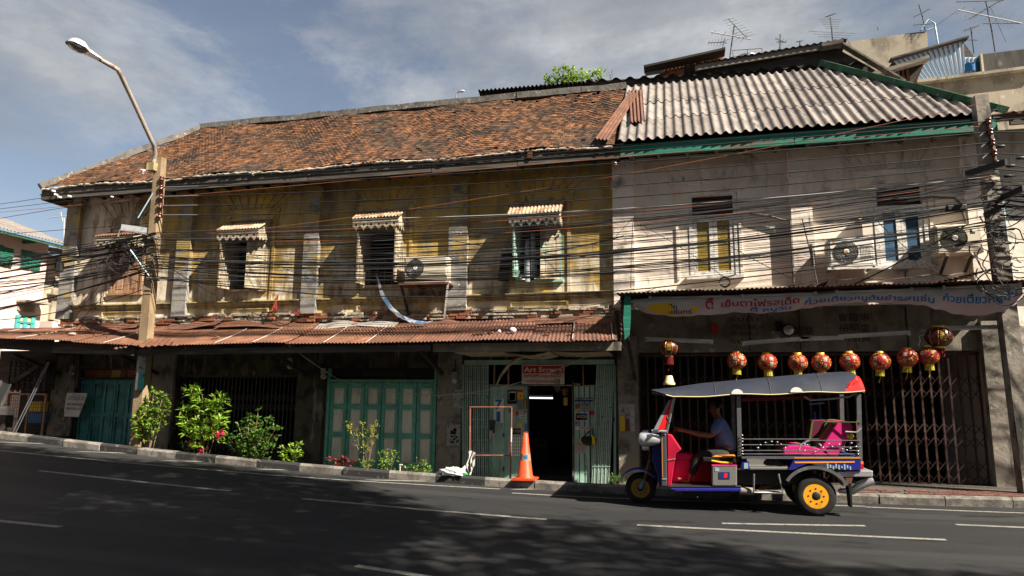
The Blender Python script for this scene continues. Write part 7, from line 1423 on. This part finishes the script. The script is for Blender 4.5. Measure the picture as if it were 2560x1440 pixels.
# ------------------------------------------------------------------ rooftop antennas
def U(x, y, Y): return W(1740+x/3.1215, y/3.1215, Y)
def antenna(label, Y, mast, booms, mt='antenna'):
    t = thing('antenna', label, 'antenna', U(*mast[0], Y), 'television aerials on the rooftops'); q = MB(); q.tube([U(x, y, Y) for x, y in mast], .022, 6); q.build('mast', mt, t)
    for (x0, y0, x1, y1, n, el, tilt, white) in booms:
        q = MB(); a, b = U(x0, y0, Y-.1), U(x1, y1, Y-.1); q.tube([a, b], .02 if white else .014, 5); q.build('boom', 'antenna_white' if white else mt, t)
        for k in range(n):
            p = lerp(a, b, (k+.3)/n); e = Vector((cos(tilt), .35, sin(tilt)))*el*(.7+.6*k/n)*.5; q = MB(); q.tube([p-e, p+e], .007, 4); q.build('element', mt, t)
    return t
antenna('bushy double aerial beside the steel water tank', 8.5, [(262, 470), (280, 330), (300, 195)], [(115, 250, 430, 308, 4, .35, .9, True), (250, 145, 400, 300, 8, .55, .35, False), (92, 335, 235, 328, 6, .35, 1.3, False), (205, 380, 225, 300, 3, .3, .4, False)])
antenna('tall aerial with many level rods above the timber shed ridge', 8.5, [(1066, 315), (1060, 230), (1048, 135)], [(1066, 295, 1062, 240, 3, 1.35, .02, False), (1060, 225, 1045, 140, 6, .6, .06, False), (1010, 135, 1085, 105, 3, .3, .3, False)])
antenna('small aerial on the low parapet left of the tall one', 11, [(655, 378), (658, 268)], [(620, 300, 705, 335, 4, .3, .8, False), (640, 325, 690, 330, 3, .3, .3, False)])
antenna('tiniest aerial on the low parapet skyline', 11, [(810, 358), (812, 318)], [(785, 325, 830, 320, 3, .2, .5, False)])
antenna('thin aerial with a crossed boom on the stained concrete wall', 11, [(1790, 238), (1768, 130), (1740, 35)], [(1697, 135, 1825, 70, 3, .3, 1.0, False), (1692, 196, 1846, 185, 4, .3, 1.1, False)])
q = MB(); q.tube([U(1752, 240, 11), U(1815, 153, 11), U(1862, 182, 11), U(1890, 355, 11)], .03, 6); q.tube([U(1800, 238, 11), U(1865, 215, 11)], .025, 6); one(q, 'pipe_stand', 'pipe_blue', 'bent pipe stand on the stained concrete wall beside the thin aerial', 'pipe')
antenna('small aerial behind the white striped shed', 10, [(2170, 415), (2145, 212)], [(2085, 240, 2210, 200, 5, .4, .7, False), (2105, 310, 2195, 313, 2, .2, 1.2, False)])
antenna('large aerial with a white boom near the right frame edge', 9.5, [(2335, 402), (2312, 260), (2262, 8)], [(2045, 78, 2550, 185, 7, .7, .75, True), (2030, 15, 2400, 4, 12, .2, 1.2, False), (2240, 184, 2550, 182, 9, .35, .8, False), (2130, 150, 2400, -10, 3, .9, .5, False)])
for a, b, l in (((2040, 85), (1850, 215), 'left'), ((2300, 60), (2420, 330), 'right')): one(MB().tube([U(*a, 9.5), U(*b, 9.5)], .006, 4), 'stay_wire', 'black_cable', l+' stay wire of the large aerial near the right edge', 'stay wire')
one(MB().tube([W(160, 600, 14), W(160, 545, 14)], .03, 5).tube([W(118, 545, 14), W(165, 540, 14)], .02, 4).tube([W(152, 530, 14), W(158, 558, 14)], .02, 4), 'antenna', 'antenna_white', 'faint aerial rising beyond the pink building at left', 'antenna')
for px, py, l in ((1140, 245, 'far street lamp standing over the middle of the tile roof ridge'), (1478, 195, 'far street lamp head beside the rooftop tree')):
    p = W(px, py, 16); t = thing('street_lamp', l, 'street lamp', p-Vector((0, 0, 1))); q = MB(); q.tube([p-Vector((0, 0, 1)), p+Vector((0, 0, .2)), p+Vector((.02, 0, .25))], .03, 6); q.tube([p+Vector((.0, 0, .22)), p+Vector((.15, 0, .3))], .025, 6); q.build('post', 'galv', t); q = MB(); q.ball(p+Vector((.28, 0, .32)), (.17, .1, .06), 10, 6); q.build('head', 'lamp_grey', t)

# splice boxes and ties on the bundles
for px, py, w_, h_, l in ((150, 668, .14, .22, 'black splice box hanging in the cables over the pink building at left'), (318, 652, .22, .12, 'black splice box in the knot left of the left pole'), (2390, 520, .3, .1, 'long black splice closure in the bundle left of the right pole')):
    p = W(px, py, YP-.2); q = MB(); q.box(p.x-w_/2, p.x+w_/2, p.y-.05, p.y+.05, p.z-h_/2, p.z+h_/2); o = one(q, 'splice_box', 'black_metal', l, 'splice box'); bv = o.modifiers.new('bevel', 'BEVEL'); bv.width = .02; bv.segments = 2
# ------------------------------------------------------------------ plants at the kerb
def leafgeo(mb, p, d, L_, w_, n, m=0, fold=.25, tip=.5):
    d = d.normalized(); s = d.cross(n); 
    if s.length < 1e-3: s = d.cross(Vector((1, 0, 0)))
    s.normalize(); n = s.cross(d); dr_ = n*L_*-.12
    mb.add([p, p+d*L_*tip+s*w_/2+n*w_*fold*.5, p+d*L_*tip-s*w_/2+n*w_*fold*.5, p+d*L_+dr_, p+d*L_*tip], [(0, 1, 4), (0, 4, 2), (1, 3, 4), (4, 3, 2)], m)
def plant(label, px, py, stems, leafs, mt, Y=-1.36, name='shrub', cat='plant', flowers=(), seed=0, group=None, stem_mt='stem', z=None):
    """stems: (top px, top py, dy, radius); leafs: (per stem n, length, width, spread, start fraction)."""
    rr = random.Random(seed); b = onpav(px, py, Y); 
    if z is not None: b.z = z
    t = thing(name, label, cat, b, group); sm = MB(); lm = MB(); fm = MB()
    for (tx, ty, dy, r_) in stems:
        top = W(tx, ty, Y+dy); bb = b+Vector((rr.uniform(-.05, .05), rr.uniform(-.04, .04), 0)); mid = lerp(bb, top, .5)+Vector((rr.uniform(-.07, .07), rr.uniform(-.05, .05), .04))
        pts = [lerp(lerp(bb, mid, u), lerp(mid, top, u), u) for u in [i/8 for i in range(9)]]; sm.tube(pts, [lerp(r_, r_*.35, i/8) for i in range(9)], 5)
        n_, L_, w_, spr, st_ = leafs
        for k in range(n_):
            u = st_+(1-st_)*rr.random()**.7; q = lerp(lerp(bb, mid, u), lerp(mid, top, u), u); az = rr.uniform(0, 2*pi); el = rr.uniform(-.25, .9); d = Vector((cos(az)*cos(el), sin(az)*cos(el)*.8, sin(el)))
            off = d*spr*rr.random()**.6*(.5+.6*sin(pi*min(1, u*.9+.1)))
            if off.length > .08 and k % 3 == 0: sm.tube([q, q+off*.6+Vector((0, 0, .02)), q+off], .003, 3, cap=False)
            for j in range(5 if spr > .1 else 2):
                d2 = (d+Vector((rr.uniform(-.8, .8), rr.uniform(-.8, .8), rr.uniform(-.5, .7)))).normalized(); leafgeo(lm, q+off, d2, L_*rr.uniform(.6, 1.15), w_*rr.uniform(.7, 1.1), Vector((rr.uniform(-.5, .5), rr.uniform(-.6, .3), 1)))
    if stems: sm.build('stem', stem_mt, t)
    o = lm.build('foliage', mt, t); o['kind'] = 'stuff'
    for fx, fy in flowers:
        q = MB(); c_ = W(fx, fy, Y-.12)
        for k in range(14): leafgeo(q, c_+Vector((rr.uniform(-.05, .05), rr.uniform(-.04, .04), rr.uniform(-.05, .05))), Vector((rr.uniform(-1, 1), rr.uniform(-1, .4), rr.uniform(-.4, 1))), .045, .04, Vector((0, -.5, 1)))
        q.build('blossom', 'petal', t)
    return t
plant('lime green climbing shrub with two bare stems in front of the left pole', 372, 1112, [(408, 985, -.05, .02), (365, 1010, 0, .018), (352, 1048, .05, .012), (418, 1005, 0, .012), (385, 975, 0, .008), (343, 1040, -.1, .01), (380, 1050, -.1, .01)], (34, .10, .045, .17, .42), 'leaf', seed=1)
plant('tall leafy young tree with long pale green leaves and a few pink flowers', 512, 1128, [(478, 968, 0, .022), (505, 985, .05, .02), (455, 1010, 0, .012), (535, 1000, .0, .012), (556, 990, .05, .012), (548, 1050, -.05, .01), (470, 1050, 0, .01), (508, 1070, -.1, .01)], (30, .17, .05, .17, .40), 'leaf', flowers=((476, 1108), (541, 1084), (548, 1092), (558, 1083), (506, 1126), (531, 1082)), seed=2)
plant('small pink flowering sprig at the foot of the tall young tree', 468, 1128, [(456, 1108, 0, .006), (475, 1112, 0, .006), (488, 1106, 0, .006)], (16, .07, .03, .06, .3), 'leaf', seed=22)
plant('dense dark green bush with small glossy leaves before the dark scissor gate', 632, 1142, [(595, 1060, 0, .014), (620, 1040, .05, .014), (645, 1028, 0, .014), (672, 1048, .05, .014), (692, 1068, 0, .012), (600, 1100, -.1, .01), (680, 1105, -.1, .01), (640, 1085, -.15, .01), (660, 1075, -.12, .01), (615, 1080, -.1, .01), (570, 1090, 0, .01)], (44, .085, .035, .17, .22), 'leaf_dark', seed=3)
plant('low bright green plant right of the dense bush', 728, 1156, [(705, 1122, 0, .007), (725, 1112, 0, .008), (748, 1110, 0, .008), (752, 1130, -.05, .006), (708, 1140, -.05, .006), (735, 1130, -.1, .006)], (16, .10, .05, .07, .35), 'leaf', seed=4)
plant('slender shrub with sparse bright yellow leaves in front of the green doors', 918, 1166, [(868, 1060, 0, .011), (905, 1055, 0, .011), (940, 1048, 0, .009), (890, 1072, .05, .009), (925, 1080, .03, .007), (912, 1110, -.03, .006), (936, 1065, 0, .006)], (20, .06, .028, .10, .62), 'leaf_yellow', seed=5)
plant('low ferny green plant at the foot of the yellow shrub', 915, 1168, [(900, 1150, 0, .004), (915, 1148, 0, .004), (930, 1150, 0, .004), (908, 1155, -.1, .004)], (22, .05, .025, .06, .2), 'leaf', seed=6)
plant('light green airy plant right of the yellow shrub', 968, 1172, [(948, 1132, 0, .006), (962, 1125, 0, .006), (980, 1128, 0, .006), (990, 1122, .0, .006), (972, 1150, -.08, .005), (955, 1150, -.08, .005)], (24, .06, .03, .08, .2), 'leaf', seed=7)
plant('row of low dark red leaved plants along the kerb before the green doors', 855, 1166, [(825, 1148, 0, .005), (842, 1146, 0, .005), (860, 1150, 0, .005), (875, 1148, 0, .005), (888, 1150, 0, .005)], (14, .11, .06, .05, .25), 'leaf_red', seed=8)
plant('small plant with bare upright twigs left of the plastic bag', 1052, 1182, [(1042, 1142, 0, .005), (1060, 1146, 0, .005), (1066, 1150, 0, .004), (1032, 1165, 0, .004), (1075, 1168, 0, .004)], (13, .06, .03, .06, .25), 'leaf', seed=9)
plant('dark green low plant at the dark foot of the green doors', 1028, 1178, [(1015, 1165, .05, .004), (1030, 1160, .05, .004), (1075, 1172, .05, .004)], (12, .08, .045, .06, .2), 'leaf_dark', seed=10, Y=-1.3)
plant('tuft of green weeds by the pier in front of the tuk-tuk', 1540, 1210, [(1525, 1190, 0, .004), (1535, 1186, 0, .004), (1548, 1188, 0, .004), (1558, 1192, 0, .004), (1541, 1192, -.1, .004)], (30, .045, .016, .07, .15), 'leaf_dark', Y=-.9, seed=11)
# plants behind the ridge
plant('bright green young tree sprouting behind the tile roof ridge', 1420, 235, [(1365, 200, 0, .02), (1395, 178, 0, .025), (1420, 170, .1, .03), (1448, 172, 0, .025), (1468, 190, 0, .02), (1380, 210, 0, .02), (1440, 200, .1, .02), (1410, 195, .1, .02)], (42, .12, .05, .32, .3), 'leaf', Y=5.6, name='tree', cat='tree', seed=12, z=W(1420, 240, 5.6).z)
plant('drooping banana-like plant beside the far lamp head on the ridge', 1492, 215, [(1470, 195, 0, .02), (1505, 190, 0, .02), (1490, 182, 0, .02)], (10, .35, .07, .1, .4), 'leaf', Y=5.8, cat='plant', seed=13, z=W(1492, 218, 5.8).z)
plant('bare twiggy weed on the ridge left of the timber shed', 1530, 205, [(1522, 180, 0, .008), (1530, 175, 0, .008), (1527, 188, 0, .006)], (8, .05, .02, .08, .3), 'leaf_dark', Y=4.8, seed=14, z=W(1530, 210, 4.8).z)
# tufts growing on the tile roof and the ledges
# ------------------------------------------------------------------ street trees that shade the road; unseen house row added to block sky light
def street_tree(x, y, crowns, n, label, seed):
    rr = random.Random(seed); b = Vector((x, y, gz(x))); t = thing('street_tree', label, 'tree', b); tm = MB(); lm = MB(); fork = b+Vector((.3, .8, 5.2))
    tm.tube([b, b+Vector((.1, .2, 1.5)), b+Vector((.15, .4, 3.5)), fork], [.42, .34, .3, .26], 10)
    for (c, rad, wgt) in crowns:
        c = Vector(c)
        for k in range(7): e = c+Vector((rr.uniform(-.75, .75)*rad[0], rr.uniform(-.75, .75)*rad[1], rr.uniform(-.3, .3)*rad[2])); md = lerp(fork, e, .5)+Vector((0, 0, .8)); tm.tube([lerp(lerp(fork, md, u), lerp(md, e, u), u) for u in (0, .25, .5, .75, 1)], [.16, .11, .08, .05, .02], 6)
        for k in range(int(n*wgt)):
            a_ = rr.uniform(0, 2*pi); q_ = sqrt(rr.random()); h_ = rr.uniform(-1, 1)*sqrt(max(.05, 1-q_*q_)); cl = c+Vector((rad[0]*q_*cos(a_), rad[1]*q_*sin(a_), rad[2]*h_))
            for j in range(9): leafgeo(lm, cl+Vector((rr.gauss(0, .2), rr.gauss(0, .2), rr.gauss(0, .14))), Vector((rr.uniform(-1, 1), rr.uniform(-1, 1), rr.uniform(-.4, .4))), rr.uniform(.16, .26), .11, Vector((rr.uniform(-.4, .4), rr.uniform(-.4, .4), 1)))
    tm.build('trunk', 'bark', t); o = lm.build('crown', 'leaf_street', t); o['kind'] = 'stuff'
street_tree(-1.5, -17.3, [((-2.2, -12.3, 11.2), (6.2, 4.8, 1.6), .4), ((4.6, -12.2, 11.6), (5.0, 4.6, 1.7), .36), ((2.0, -16.0, 10.4), (7.0, 3.2, 1.5), .24)], 8500, 'spreading street tree on the near pavement, left of the viewer', 41)
street_tree(11.5, -17.6, [((10.2, -14.2, 11.3), (4.6, 4.2, 1.6), .6), ((15.5, -15.5, 11.6), (4.2, 3.6, 1.6), .4)], 2200, 'spreading street tree on the near pavement, right of the viewer', 42)
ob = thing('building', 'plain unseen two-storey row behind the viewer, added to hold back sky light', 'building', (0, -23, -1.6))
q = MB(); q.box(-44, 44, -31, -22, -2, 7.6); q.build('wall', 'tan_wall', ob)
for k in range(20): 
    x = -38+k*4
    for zz in (2.6, 5.2): q = MB(); q.box(x, x+1.6, -22, -21.96, zz, zz+1.6); q.build('window', 'pane_dark', ob)
    q = MB(); q.box(x-.8, x+2.4, -22, -21.95, -1.6, 1.2); q.build('shutter_door', 'grey_wood', ob)
q = MB(); q.box(-40, 40, -22, -20.4, 1.45, 1.55); q.build('canopy', 'concrete', ob)
